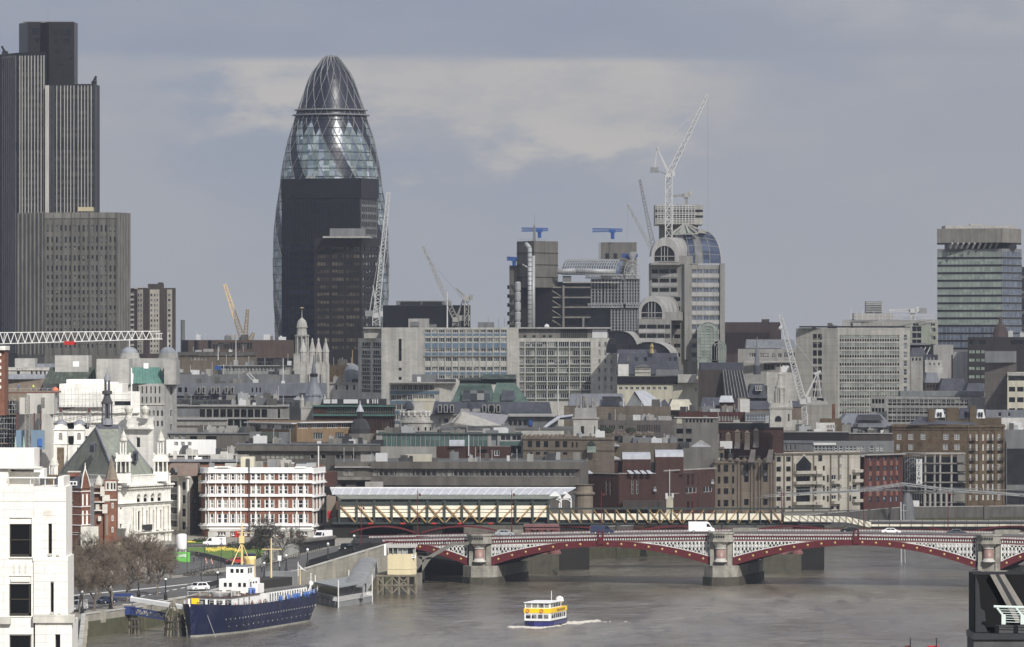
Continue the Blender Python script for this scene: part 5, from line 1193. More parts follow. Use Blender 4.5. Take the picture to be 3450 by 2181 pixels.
for p in (2117,2145,2175,2256,2276): q=MB();q.sbox(p-6,p+6,1203,1218,1881,3);o=B.add('dormer',q,m_slate);q=MB();q.sbox(p-4.5,p+4.5,1204,1217,1880.8,.2);q.build('dormer_window',m_glass,o)
q=MB();q.lathe(V(2196,1190,1880),[(.8,0),(.5,1.5),(.7,2.2),(.1,3.3)],8);B.add('finial',q,m_gold);B.done()
B=q1('white_cornice_house','small white house with stepped cornice right of the pale office end','house',[(2082,1830),(2118,1830)],1228,m_white,m_felt,dep=8);B.done()
B=q1('white_cornice_house','little white pedimented attic among dark roofs','house',[(2140,1825),(2192,1825)],1238,m_stone,m_felt,dep=8);B.band(0,1238,1243,.5,m_stone).band(0,1252,1255,.4,m_stone);mansard(B,2138,2194,1238,1229,1824,8,m_felt,ins=.3);B.done()
B=q1('black_roofed_office','low white office with long black roof band right of the pale office','office',[(2080,1802),(2425,1796)],1268,m_cream,m_feltd,dep=16)
B.wins(0,[(2085+k*18.8,2096+k*18.8) for k in range(9)],[(1304,1314)],sW()).wins(0,[(2342+k*10.6,2347+k*10.6) for k in range(7)],[(1305,1320)],sW())
B.band(0,1268,1294,.6,m_black,2080,2285,'black_roof_band').roofbox(2284,2347,1262,1290,1795,6,m_stone).roofbox(2210,2300,1246,1266,1806,6,m_slabg).done()
B=q1('sloping_ribbed_block','dark block with steep ribbed sloping glazing left of the church tower','office',[(2352,1772),(2440,1770)],1246,m_fl,m_slate,dep=14)
q=MB();q.face([V(2433,1247,1769),V(2502,1247,1769),V(2523,1340,1761),V(2440,1340,1761)]);q.face([V(2502,1247,1769),V(2502,1247,1780),V(2523,1340,1780),V(2523,1340,1761)]);B.add('sloping_glazing',q,m_blackt)
for k in range(8): q=MB();q.tube(V(2436+k*9.2,1248,1768.6),V(2446+k*10.8,1340,1760.6),.16,4);B.add('slope_rib',q,m_slabg)
B.roofbox(2360,2505,1222,1246,1776,14,m_slate).done()
B=q1('ribbed_roof_house','steep dark roof with a white dormer grid right of the ribbed slope','house',[(2520,1768),(2585,1766)],1300,m_fl,m_slate,dep=12);mansard(B,2518,2587,1342,1294,1764,12,m_slate,ins=.16);dormers(B,[2548,2556,2564],1300,1317,6,1763,m_whitep);B.done()
B=q1('stepped_pale_office','stepped pale office with blue grey roof and arched windows left of the leaning crane','office',[(2486,1972),(2682,1968)],1176,m_stone_grey,m_lead,wins=[(0,[(2522,2555),(2560,2590)],[(1190,1204)],sW(3)),(0,[(2598,2612),(2620,2634)],[(1190,1206)],style(1,0,.2,arch=True,fm=m_concl)),(0,[(2640,2678)],[(1188,1204)],sW(4))],dep=20)
mansard(B,2512,2680,1174,1144,1975,14,m_lead,ins=.02);B.roofbox(2508,2682,1216,1222,1966,3,m_concl,'terrace').wins(0,[(2572,2609),(2616,2648),(2655,2678)],[(1226,1247)],style(2,0,.3,fm=m_slabg,gm=m_glassd))
B.done()
B=q1('pale_office','plain pale block with white upper wall under the leaning crane jib','office',[(2582,1905),(2684,1902)],1255,m_stone,m_felt,clutter=3,dep=12);B.done()
def steeple(name,label,D,cx,parts,mat,cat='steeple',extra=None):
 """parts: (name,material,[(halfwidth px,y)...],sides)"""
 t=thing(name,(X(cx,D),D,H(D)),label,cat)
 for nm,m,prof,n in parts:
  q=MB();x=X(cx,D);zb=Z(prof[0][1],D)
  pr=[(h*D/F*(1.414 if n==4 else 1.04),Z(y,D)-zb) for h,y in prof]
  if n==4:
   q.lathe((x,D+3,zb),pr,4,a0=math.pi/4,a1=math.pi/4+2*math.pi)
  else: q.lathe((x,D+3,zb),pr,n)
  q.build(nm,m,t)
 return t
t=steeple('church_spire','slim grey needle spire of a church among pale offices',1890,2552,[('base',m_slate,[(12,1262),(11,1232)],8),('spire',m_lead,[(9,1232),(1,1135)],8)],m_lead,'spire')
t=steeple('church_tower','white stone church tower with columned lantern left of the leaning crane',1640,2631,[('tower',m_stone,[(37,1440),(37,1378)],4),('cornice',m_concl,[(40,1378),(40,1372)],4),('balustrade',m_stone,[(35,1372),(35,1358)],4),('lower_lantern_core',m_stone,[(15,1358),(15,1310)],8),('upper_stage',m_stone,[(18,1310),(18,1302),(13,1300),(12,1284)],8),('small_lantern',m_stone,[(8,1284),(7,1264),(10,1262),(4,1255),(3,1240),(1,1232)],8),('weather_vane',m_gold,[(.6,1232),(.6,1215)],4)],m_stone)
for k in range(8):
 a=math.pi*2*k/8;q=MB();q.tube((X(2631,1640)+1.75*math.cos(a),1643+1.75*math.sin(a),Z(1358,1640)),(X(2631,1640)+1.75*math.cos(a),1643+1.75*math.sin(a),Z(1310,1640)),.2,6);q.build('column',m_stone,t)
for s_ in (-1,1):
 q=MB();pinnacle(q,X(2631+s_*34,1640),1640.5,Z(1372,1640),Z(1348,1640),.45);q.build('corner_urn',m_stone,t)
q=MB();D=1639.6;x=X(2622,D);q.face([(x+.9*math.cos(math.pi*i/10),D-.05,Z(1412,D)+.9*math.sin(math.pi*i/10)) for i in range(11)]+[(x-.9,D-.05,Z(1420,D)),(x+.9,D-.05,Z(1420,D))]);q.build('belfry_arch',m_glassd,t)
q=MB();q.sbox(2655,2660,1396,1420,1639.8,.2);q.build('belfry_slit',m_glassd,t)
B=q1('hipped_lead_office','grey office with big lead hipped roof and skylights before the low grid office','office',[(2812,1735),(3012,1732)],1440,m_stone_grey,m_lead,dep=24);mansard(B,2815,3010,1440,1396,1730,24,m_lead,ins=.2)
for p in (2838,2862,2886): dormers(B,[p],1426,1438,12,1729,m_lead,m_glass)
q=MB();q.face([V(2890,1397,1733),V(2965,1397,1733),V(2978,1416,1730),V(2886,1416,1730)]);B.add('skylight',q,m_glassd);B.done()
B=q1('brown_yellow_house','yellow brown brick house with chimneys and white windows right of the crane mast','house',[(2762,1720),(2835,1720)],1412,m_brickb,m_feltd,wins=[(0,[(2798,2806),(2815,2823)],[(1410,1424)],sW(1,1))],dep=10);B.roofbox(2805,2814,1362,1412,1722,3,m_brick,'chimney').done()
B=q1('white_colonnade_house','low white house with tall windows right of the crane mast','house',[(2750,1712),(2812,1712)],1425,m_white,m_felt,wins=[(0,G(2784,2810,5,.5),[(1432,1444)],plain)],dep=10);B.done()
for a,b,yt,D_,m,lab,cl in [(2600,2860,1455,1705,m_blackt,'long dark flat roofed block with pale roof edge under the crane mast',6),(2330,2640,1424,1660,m_brickd,'wide dark brown brick hall with slot windows left of the crane mast',3),(2860,3008,1460,1708,m_fl,'dark block with white roof plant beside the warehouse',6)]:
 B=q1('dark_roofed_block',lab,'block',[(a,D_),(b,D_-2)],yt,m,m_felt,dep=20,clutter=cl,seed=4);B.band(0,yt-1,yt+2,.4,m_concl)
 if a==2330:
  B.band(0,1427,1446,.3,m_black,2335,2640,'dark_fascia').wins(0,[(2355+k*17.5,2360+k*17.5) for k in range(9)],[(1458,1480)],plain)
 B.done()
B=q1('red_brick_block','red brick block with glass corner above the dark brown hall','block',[(2288,1700),(2510,1696)],1388,m_brickr,m_felt,dep=16,clutter=8,seed=2);B.wins(0,G(2420,2490,7,.6),[(1400,1418)],sW(0,0,gm=m_glassg));B.done()
B=q1('glass_link_block','blue grey glass block between red brick and the church tower','block',[(2510,1690),(2594,1690)],1390,m_slabg,m_felt,wins=[(0,G(2514,2590,8,.8),[(1398,1418)],sW(0,1,gm=m_glassbl))],dep=12);B.done()
for a,b,ye,yr,D_,lab,m in [(2360,2440,1376,1340,1722,'blue slate roof with white box lantern in front of the ribbed slope',m_slate),(2520,2600,1380,1352,1715,'blue slate roof with white gable line left of the church tower',m_slate),(2660,2700,1372,1352,1725,'blue slate roof just right of the church tower',m_slate),(2250,2330,1385,1345,1740,'cream and blue sloped roof house below the black roofed office',m_slate)]:
 t=thing('roofed_house',V((a+b)/2,1400,D_),lab,'house');q=MB();q.sbox(a,b,ye,1415,D_,14);q.build('wall',m_tan,t);gable_roof(t,a,b,ye,yr,D_-.3,14,m,inset=.12)
B=q1('white_box_house','bright white square stack left of the church tower','chimney block',[(2494,1700),(2526,1700)],1346,m_white,m_feltd,dep=5);B.done()
B=q1('brick_lantern_house','small brick block with pale lead cap left of the white stack','chimney block',[(2424,1705),(2472,1705)],1356,m_brickd,m_felt,dep=5);mansard(B,2422,2474,1356,1334,1704,6,m_zinc,ins=.14);B.done()
t=thing('glazed_shed',V(2170,1400,1740),'gabled grey shed with long white glazed roof lights below the black roofed office','shed');
q=MB();q.face([V(2102,1380,1740),V(2178,1380,1740),V(2138,1318,1742)]);q.sbox(2102,2180,1378,1400,1740,14);q.build('wall',m_slabg,t)
q=MB();q.face([V(2138,1318,1741),V(2175,1316,1760),V(2262,1380,1752),V(2178,1380,1740)]);q.build('roof',m_zinc,t)
for k in range(3): q=MB();q.face([V(2145+k*26,1321+k*0,1740.5),V(2158+k*26,1320,1741),V(2205+k*26,1360,1738),V(2192+k*26,1362,1738)]);
q=MB();q.face([V(2190,1378,1737),V(2240,1345,1739),V(2262,1378,1737)]);q.build('side_roof',m_slate,t)
q=MB();q.face([V(2250,1382,1736),V(2265,1346,1740),V(2320,1346,1740),V(2342,1382,1736)]);q.build('cream_roof_slope',m_cream,t)
B=q1('tan_roof_block','long flat tan roofscape with glazed ridge, left of the white glazed shed','block',[(1900,1700),(2260,1694)],1370,m_tan,m_lead,dep=20,clutter=9,seed=6)
mansard(B,1915,2108,1368,1328,1704,14,m_lead,ins=.05);q=MB();q.face([V(2028,1336,1704),V(2092,1336,1704),V(2098,1354,1702),V(2032,1354,1702)]);B.add('skylight',q,m_glassd)
q=MB();q.tube(V(2101,1412,1698),V(2101,1342,1698),.18,5);B.add('flagpole',q,m_whitep)
q=MB();q.tube(V(1880,1384,1698),V(1880,1300,1698),.18,5);B.add('flagpole',q,m_whitep);B.done()
t=steeple('church_tower','white stone church tower with a crown of little columns in the middle roofs',1530,1973,[('tower',m_stone,[(41,1475),(41,1412)],4),('cornice',m_concl,[(46,1412),(46,1407)],4),('upper_stage',m_stone_grey,[(38,1407),(36,1375)],4),('core',m_stone_grey,[(12,1375),(10,1335)],8)],m_stone)
for k in range(9):
 a=math.pi*2*k/9;r_=2.5;q=MB();pinnacle(q,X(1973,1530)+r_*math.cos(a),1533+r_*math.sin(a),Z(1378,1530),Z(1330+(k%2)*6,1530),.28,6);q.build('crown_pinnacle',m_stone_grey,t)
for a,b in((1957,1968),(2002,2006)): q=MB();q.sbox(a,b,1436,1462,1526.7,.25);q.build('belfry_window',m_glassd,t)
B=q1('blue_banded_office','lower office wing with blue bands in front of the big pale office','office',[(1312,1832),(1478,1826),(1540,1828)],1292,m_stone,m_felt,dep=20,ref=1)
for y in (1297,1330,1363,1397): B.wins(0,[(1317+k*18.4,1333.5+k*18.4) for k in range(9)],[(y,y+18)],sW(2,0))
for y in (1318,1351,1385,1418): B.band(0,y,y+10,.15,m_bluep,1315,1480,'blue_band')
B.roofbox(1310,1536,1288,1291.5,1824,18,m_concl,'roof_slab').roofbox(1388,1470,1262,1288,1830,8,m_slabg).roofbox(1405,1418,1270,1287,1829.6,.4,m_whitep,'white_door').roofbox(1468,1535,1278,1288,1830,8,m_feltd).done()
t=thing('copper_roofed_hall',V(1640,1360,1700),'hall with weathered green copper mansard roofs in front of the pale office','hall')
q=MB();q.sbox(1520,1775,1352,1400,1700,30);q.build('wall',m_fl,t)
for a,b,c,d,ya,yb,D_ in((1520,1670,1548,1655,1293,1358,1699),(1655,1785,1672,1735,1290,1358,1698),(1622,1740,1626,1738,1262,1278,1708),(1545,1625,1548,1624,1272,1282,1709)):
 q=MB();q.face([V(a,yb,D_),V(b,yb,D_),V(d,ya,D_+7),V(c,ya,D_+7)]);q.face([V(b,yb,D_),V(b,yb,D_+20),V(d,ya,D_+18),V(d,ya,D_+7)]);q.face([V(a,yb,D_),V(c,ya,D_+7),V(c,ya,D_+18),V(a,yb,D_+20)]);q.face([V(c,ya,D_+7),V(d,ya,D_+7),V(d,ya,D_+18),V(c,ya,D_+18)]);q.build('copper_roof',m_copperd if ya<1290 else m_copper,t)
q=MB();q.sbox(1548,1740,1278,1296,1710,16);q.build('upper_wall',m_feltd,t)
for a,b,m in((1556,1652,m_glass),(1688,1735,m_slate)): q=MB();q.face([V(a,1350,1696.6),V(b,1350,1696.6),V(b-4,1316,1699.8),V(a+3,1316,1699.8)]);q.build('sloping_window',m,t)
for k in range(26): q=MB();x=1550+k*4.1;q.tube(V(x-1-.16*(26-k),1316,1700.6),V(x,1295,1704.4),.06,3);q.build('copper_seam',m_copperd,t)
B=q1('dormered_slate_house','stone house with dark slate roof and arched white dormers under the copper roofs','house',[(1448,1628),(1560,1622),(1860,1626)],1398,m_stone,m_felt,dep=18,ref=1)
mansard(B,1455,1860,1396,1356,1623,16,m_slate,ins=.02);dormers(B,[1482,1502,1523,1632,1652,1660,1679],1364,1390,13,1621,m_concl)
B.wins(0,[(1478,1483),(1494,1510)],[(1410,1425)],sW(0,0)).band(0,1396,1400,.5,m_concl).band(1,1396,1400,.5,m_concl)
q=MB();q.dome(V(1586,1382,1620),1.0,2.6,10,4);B.add('small_dark_dome',q,m_slate);B.roofbox(1552,1582,1378,1388,1619,3,m_concl,'chimney').roofbox(1592,1618,1378,1388,1619,3,m_concl,'chimney').done()
B=q1('cream_block','plain cream box standing behind ornate stone pavilion','block',[(1393,1660),(1466,1660)],1344,m_cream,m_conc,dep=8);B.band(0,1352,1354,.1,m_concl).done()
t=thing('ornate_pavilion',V(1395,1450,1600),'ornate cream stone pavilion with curved parapet below the cream box','building')
q=MB();q.lathe((X(1398,1600),1606,Z(1470,1600)),[(4.6,0),(4.6,3.6),(5,3.7),(5,4.2),(4.3,4.4),(4.0,6.2),(4.4,6.4),(4.4,6.9),(2.6,7.4),(2.6,9.6)],22);q.build('drum',m_stone,t)
for k in range(7): a=math.pi*(1.1+k*.13);q=MB();q.lathe((X(1398,1600)+4.3*math.cos(a),1606+4.3*math.sin(a),Z(1402,1600)),[(.35,0),(.35,.9),(.5,1.),(.1,1.5)],8);q.build('urn',m_white,t)
for k in range(6): a=math.pi*(1.12+k*.15);q=MB();q.box(X(1398,1600)+4.62*math.cos(a)-.25,X(1398,1600)+4.62*math.cos(a)+.25,1606+4.62*math.sin(a)-.1,1606+4.62*math.sin(a)+.2,Z(1452,1600),Z(1440,1600));q.build('window',m_glassd,t)
q=MB();q.dome(V(1378,1378,1604),1.6,2.2,12,4);q.build('dark_cupola',m_slate,t)
t=thing('curved_roof_hall',V(1600,1440,1575),'large swept cream and grey tent like roof in the centre','hall')
def qs(name,m,P): q=MB();q.face([V(*p) for p in P]);q.face([V(p[0],p[1]+1.5,p[2]+.2) for p in reversed(P)]);q.build(name,m,t)
qs('cream_roof_slope',M('cream_roof_panel',(196,190,172),var=.04),[(1484,1432,1568),(1520,1423,1566),(1540,1403,1570),(1556,1386,1576),(1640,1415,1570),(1690,1434,1566),(1600,1436,1562)])
qs('grey_roof_slope',M('grey_roof_panel',(158,154,158),var=.04),[(1556,1386,1576.2),(1715,1398,1578),(1706,1415,1572),(1690,1434,1566.2),(1640,1415,1570.2)])
qs('roof_edge',m_concl,[(1478,1434,1566),(1484,1432,1565),(1520,1423,1563),(1538,1403,1567),(1552,1386,1573),(1558,1384,1573),(1546,1404,1566.8),(1526,1424,1562.8),(1490,1436,1564)])
q=MB();q.sbox(1700,1880,1404,1450,1580,20);q.build('rear_wing',m_slabg,t);q=MB();q.sbox(1712,1870,1398,1404,1578,22);q.build('rear_roof',m_concl,t)
for a in (1715,1732,1748,1765,1778): q=MB();q.sbox(a,a+10,1417,1431,1579.6,.5);q.build('window',m_glassd,t)
q=MB();q.sbox(1782,1794,1414,1434,1579.4,.5);q.build('blue_panel',m_blue,t)
q=MB();q.sbox(1480,1960,1444,1452,1558,40);q.build('roof_deck',m_felt,t)
qs('swept_canopy',m_zinc,[(1830,1440,1572),(1842,1440,1572),(1888,1408,1578),(1930,1402,1578),(1930,1396,1580),(1880,1402,1580),(1850,1422,1576)])
q=MB();q.sbox(1885,1928,1404,1414,1579,4);q.build('canopy_glazing',m_glassbl,t)
B=q1('green_glass_office','long office with green glass fins above a brick hall in the centre','office',[(1268,1500),(1762,1494)],1459,m_concl,m_feltd,dep=40,par=.3)
sgn=style(0,0,.06,fm=m_gsteeld,gm=m_copglass,dep=.15)
B.wins(0,[(1288+k*16.2,1302+k*16.2) for k in range(22)],[(1466,1505)],sgn,'glass_panel').wins(0,[(1655,1676)],[(1466,1502)],style(0,0,0,gm=m_glassb,dep=.1),'glass_panel').wins(0,[(1686,1720),(1724,1756)],[(1466,1484)],style(1,0,.1,gm=m_glass)).wins(0,[(1720,1757)],[(1502,1528)],style(1,0,.1,fm=m_copglass,gm=m_glassd))
B.band(0,1459,1462,.7,m_copper).band(0,1487,1500,.15,m_copglass,1684,1760,'pale_panel').clutter(10,5,1.6).done()
B=q1('brick_hall','dark red brick hall with white framed door below the green glass fins','hall',[(1470,1482),(1722,1478)],1506,m_brickd,m_felt,dep=10)
B.wins(0,[(1665,1683)],[(1517,1536)],style(1,0,.16,fm=m_whitep)).wins(0,[(1610,1640)],[(1515,1526)],plain)
t=B.root;q=MB();a,b=X(1514,1480),X(1565,1480)
for i in range(8):
 t0,t1=math.pi/2*i/8,math.pi/2*(i+1)/8;f_=lambda t_,x:(x,1480+1.8-1.8*math.cos(t_),Z(1506,1480)+1.6*math.sin(t_)+.2);q.face([f_(t0,a),f_(t0,b),f_(t1,b),f_(t1,a)])
q.build('barrel_rooflight',m_zinc,t);q=MB();q.tube(V(1579,1536,1479),V(1579,1466,1479),.16,5);q.build('flagpole',m_whitep,t);q=MB();q.tube(V(1674,1466,1492),V(1674,1440,1492),.1,5);B.done()
B=q1('tan_stone_office','brown stone office with paired tall windows and ball finials, right of the green glass','office',[(1762,1480),(2070,1474)],1473,m_tan,m_feltd,dep=18,clutter=3)
B.wins(0,[(1778,1793),(1805,1820),(1832,1847),(1870,1885),(1896,1911)],[(1487,1508),(1524,1533)],sW(1,1,fm=m_dark,gm=m_glassd)).band(0,1478,1481,.4,m_tan).band(0,1515,1518,.3,m_tan).wins(0,[(1925,1932),(1940,1946),(1980,2000)],[(1490,1508)],plain)
for k in range(11):
 q=MB();q.dome(V(1768+k*15+((k*7)%5),1473,1481),.7,.75,8,3);B.add('ball_finial',q,m_tan)
q=MB();q.face([V(1975,1502,1473),V(2010,1502,1473),V(1992,1484,1473)]);B.add('gable',q,m_gsteeld);q=MB();q.sbox(1978,2008,1504,1525,1472.8,.6);B.add('bay_window',q,m_glassg);B.done()
B=q1('scaffold_brown_block','long brown stone block with ball finials right of the white church tower','block',[(2014,1602),(2272,1596)],1416,m_bt,m_felt,dep=20,clutter=6,seed=8)
B.wins(0,[(2020,2042),(2050,2072),(2082,2100)],[(1434,1448)],sW(2,0,fm=m_concl,gm=m_glassd)).wins(0,G(2145,2225,14,.5),[(1432,1455)],plain)
for k in range(14):
 q=MB();q.dome(V(2025+k*13+((k*5)%7),1462+(k%3)*2,1594),.75,.8,8,3);B.add('ball_finial',q,m_tan)
B.band(0,1464,1470,1.6,m_tan,2014,2200)
for x in (2030,2050,2125):
 q=MB();q.dome(V(x,1455,1594.5),1.7,1.3,10,3);B.add('roof_shrub',q,m_leafd)
B.done()
B=q1('open_deck_building','white edged open deck building with dark bays left of the dark hall','block',[(2272,1640),(2420,1636)],1408,m_conc,m_concl,dep=18)
B.wins(0,[(2278,2302),(2310,2330)],[(1445,1462),(1478,1490)],plain).wins(0,[(2310+k*12,2317+k*12) for k in range(8)],[(1413,1424)],plain).band(0,1406,1409,.5,m_white).band(0,1410,1428,.2,m_cream,2280,2298).done()
B=q1('slate_roof_terrace','low grey slate and glass roofs with glazed pyramids behind the brick school','block',[(2070,1577),(2300,1571)],1492,m_tan,m_lead,dep=24,clutter=8,seed=3)
def pyr(root,px0,px1,yb,yt,D,dep,m,name='glass_pyramid',bars=True):
 q=MB();x0,x1=X(px0,D),X(px1,D);q.hip(x0,x1,D,D+dep,Z(yb,D),Z(yt,D),(x1-x0)*.49,dep*.49);q.build(name,m,root)
 if bars:
  q=MB();a=Vector(((x0+x1)/2,D+dep/2,Z(yt,D)+.1))
  for k in range(9): q.tube((x0+(x1-x0)*k/8,D-.05,Z(yb,D)+.1),a,.09,3)
  q.build('pyramid_bars',m_concl,root)
pyr(B.root,2010,2088,1504,1484,1570,10,m_zinc);pyr(B.root,2330,2395,1506,1485,1560,8,m_zinc)
B.roofbox(2133,2195,1475,1494,1583,6,m_lead).roofbox(2200,2285,1478,1494,1585,6,m_slate).roofbox(2292,2322,1490,1510,1569,3,m_feltd).done()
B=q1('grey_terrace_office','grey stone office with small pediment at the left edge under the crane jib','office',[(-60,1640),(190,1636)],1238,m_stone_grey,m_lead,wins=[(0,[(57,67),(104,110),(120,126),(134,140),(148,154)],[(1251,1266)],plain),(0,[(56,60),(64,68),(72,76)],[(1242,1246)],plain)],dep=14)
B.roofbox(50,118,1208,1238,1640,8,m_stone_grey).roofbox(118,185,1226,1240,1641,8,m_lead).band(0,1246,1248,.4,m_stone);B.done()
B=q1('lead_roofed_wing','low grey wing with sloping lead roof left of the dark green roof','building',[(20,1580),(150,1578)],1276,m_tan,m_lead,dep=14);mansard(B,18,150,1278,1262,1578,14,m_lead,ins=.02);B.done()
B=q1('domed_stone_block','massive grey stone block with two small domes and green copper roofs behind the school','building',[(145,1540),(445,1530),(556,1528),(596,1536)],1293,m_stone_grey,m_felt,dep=40,ref=1)
B.wins(1,[(462+k*14.6,467+k*14.6) for k in range(6)],[(1302,1326),(1337,1358)],plain).wins(1,[(500+k*14,507+k*14) for k in range(4)],[(1383,1402),(1418,1436)],style(0,0,0,dep=.4,gm=m_glass,arch=True)).wins(2,[(574,581)],[(1305,1330),(1382,1402),(1430,1448)],plain)
B.band(1,1362,1365,.3,m_stone)
for a,b,yt,D_,w in ((185,298,1198,1534,12),(325,435,1210,1524,14),(446,590,1208,1546,10),(553,594,1214,1527.8,16)): B.roofbox(a,b,yt,1296,D_,w,m_stone_grey,'corner_tower')
for a,b,c,d,m in((145,325,170,318,m_copperd),(440,556,446,540,m_copperb)):
 q=MB();q.face([V(a,1293,1529),V(b,1293,1529),V(d,1238,1536),V(c,1238,1536)]);q.face([V(b,1293,1529),V(b,1293,1545),V(d,1238,1545),V(d,1238,1536)]);B.add('copper_roof',q,m)
 for k in range(12): q=MB();t=k/11;q.tube(V(a+(b-a)*t,1293,1528.9),V(c+(d-c)*t,1238,1535.9),.07,3);B.add('roof_seam',q,m)
for x,r_,D_ in((436,28,1560),(566,27,1562)):
 q=MB();q.lathe((X(x,D_),D_,Z(1207,D_)),[(r_*1.3*D_/F,-2),(r_*1.3*D_/F,.2),(r_*1.2*D_/F,.3),(r_*1.15*D_/F,Z(1190,D_)-Z(1207,D_))],24);B.add('dome_drum',q,m_stone_grey)
 q=MB();q.dome(V(x,1190,D_),r_*D_/F,1.75,24,6);B.add('dome',q,m_dome);q=MB();q.tube(V(x,1170,D_),V(x,1140 if x<500 else 1120,D_),.15,5);B.add('flagpole',q,m_wsteel)
for a,b,yt in((246,266,1218),(484,500,1224)): B.roofbox(a,b,yt,yt+18,1521,.6,m_whitep,'white_hatch')
B.wins(0,[(192,198),(202,207)],[(1302,1310)],plain).done()
B=q1('white_office_block','bright white stone block with scaffolding and white sheeting left of the flèche'.replace('flèche','dark lantern spire'),'office',[(178,1442),(472,1436)],1322,m_white,m_concl,dep=30)
B.roofbox(200,412,1294,1372,1440,22,m_white,'upper_storey').roofbox(224,350,1279,1296,1444,14,m_whitep,'sheeted_top').roofbox(352,394,1288,1297,1446,8,m_whitep)
for k in range(16): q=MB();x=205+k*12;q.tube(V(x,1374,1434),V(x,1308,1434),.055,4);B.add('scaffold_pole',q,m_gsteel)
for y in (1330,1346,1352,1368,1387): q=MB();q.tube(V(180,y,1434),V(445,y,1434),.06,4);B.add('scaffold_ledger',q,m_gsteel)
B.band(0,1372,1384,.2,m_concd,200,345,'recess').wins(0,[(225,250),(256,300)],[(1426,1446),(1470,1500)],plain).wins(0,[(385,440)],[(1352,1366)],plain)
for x in (205,300): q=MB();q.lattice(V(x,1440,1433),V(x,1382,1433),.9,.9,8,.06);B.add('hoist_mast',q,m_gsteel);B.roofbox(x-4,x+5,1376,1390,1432.5,.8,m_redb if 0 else m_brickr,'red_hoist_cage')
B.band(0,1388,1392,.8,m_white).band(0,1422,1426,.6,m_stone).done()
B=q1('white_office_block','white stone corner block with deep cornice and twin urns right of the dark lantern spire','office',[(380,1405),(517,1398)],1408,m_white,m_felt,dep=22,wins=[(0,[(458,472)],[(1474,1507)],plain)],bands=[(0,1432,1440,.3,m_white),(0,1440,1446,1.2,m_white)]);B.done()
r_=B.root
for x in (432,487):
 q=MB();q.lathe((X(x,1396),1398,Z(1408,1396)),[(.9,-.2),(.9,.4),(.4,.6),(.9,1.4),(1.1,2.2),(.7,2.7),(.35,3.)],12);q.build('urn',m_stone,r_)
q=MB();q.tube(V(443,1400,1398),V(443,1240,1398),.16,6);q.build('flagpole',m_whitep,r_);q=MB();q.face([V(444,1255,1398),V(450,1262,1398),V(448,1296,1398.3),V(444,1290,1398)]);q.build('flag',m_whitep,r_)
B=q1('concrete_core','bare concrete core with red strips and blue sheeting at the construction site on the left','building site',[(53,1400),(140,1390),(180,1396)],1395,m_concl,m_conc,dep=14,ref=1)
B.roofbox(90,182,1326,1396,1394,10,m_concl,'upper_core').roofbox(66,92,1340,1396,1393.5,9,m_concl,'upper_core')
for x,a,b in((56,1392,1448),(113,1392,1446),(134,1388,1448)): B.roofbox(x,x+4,a,b,1388.4,.8,m_brickr,'red_strip')
B.roofbox(54,96,1450,1512,1388,.8,m_bluep,'blue_sheet').roofbox(104,150,1450,1514,1387.4,.8,m_bluep,'blue_sheet').roofbox(127,140,1413,1432,1388,.6,m_feltd,'opening').roofbox(138,150,1340,1376,1391,.6,m_concd,'opening').roofbox(128,142,1478,1504,1387,.2,m_blue,'blue_door');B.done()
q=MB();q.lattice(V(92,1545,1386),V(92,1332,1386),1.,1.,26,.07);q.build('hoist_mast',m_conc,B.root)
t=thing('scaffold_cage',(X(20,1400),1400,H(1400)),'dense dark scaffolding with plank decks at the far left edge','scaffolding');r=random.Random(5)
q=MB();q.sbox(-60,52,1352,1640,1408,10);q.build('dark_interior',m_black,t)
for k in range(11): q=MB();x=-40+k*9;q.tube(V(x,1640,1396+(k%3)),V(x,1335+((k*7)%20),1396+(k%3)),.07,4);q.build('standard',m_gsteel,t)
for k in range(17):
 y=1345+k*16.5;q=MB();q.tube(V(-40,y,1396),V(54,y+r.uniform(-3,3),1396),.07,4);q.build('ledger',m_gsteel,t)
 if k%3==0: q=MB();q.sbox(-40,r.randint(20,54),y,y+2.5,1395,1.6);q.build('plank_deck',m_tan,t)
for k in range(22): q=MB();x=r.uniform(-30,44);y=r.uniform(1350,1560);q.tube(V(x,y,1396),V(x+r.uniform(-14,14),y+r.uniform(14,22),1396),.06,3);q.build('brace',m_gsteel,t)
q=MB();q.sbox(-60,196,1318,1324,1398,9);q.build('top_deck',m_tan,t);q=MB();q.sbox(-60,196,1322,1326,1397,1);q.build('deck_edge',m_brickr,t)
q=MB()
for k in range(12): q.tube(V(-20+k*18,1318,1398),V(-20+k*18,1309,1398),.05,4)
q.tube(V(-60,1309,1398),V(196,1309,1398),.05,4);q.build('guard_rail',m_gsteel,t)
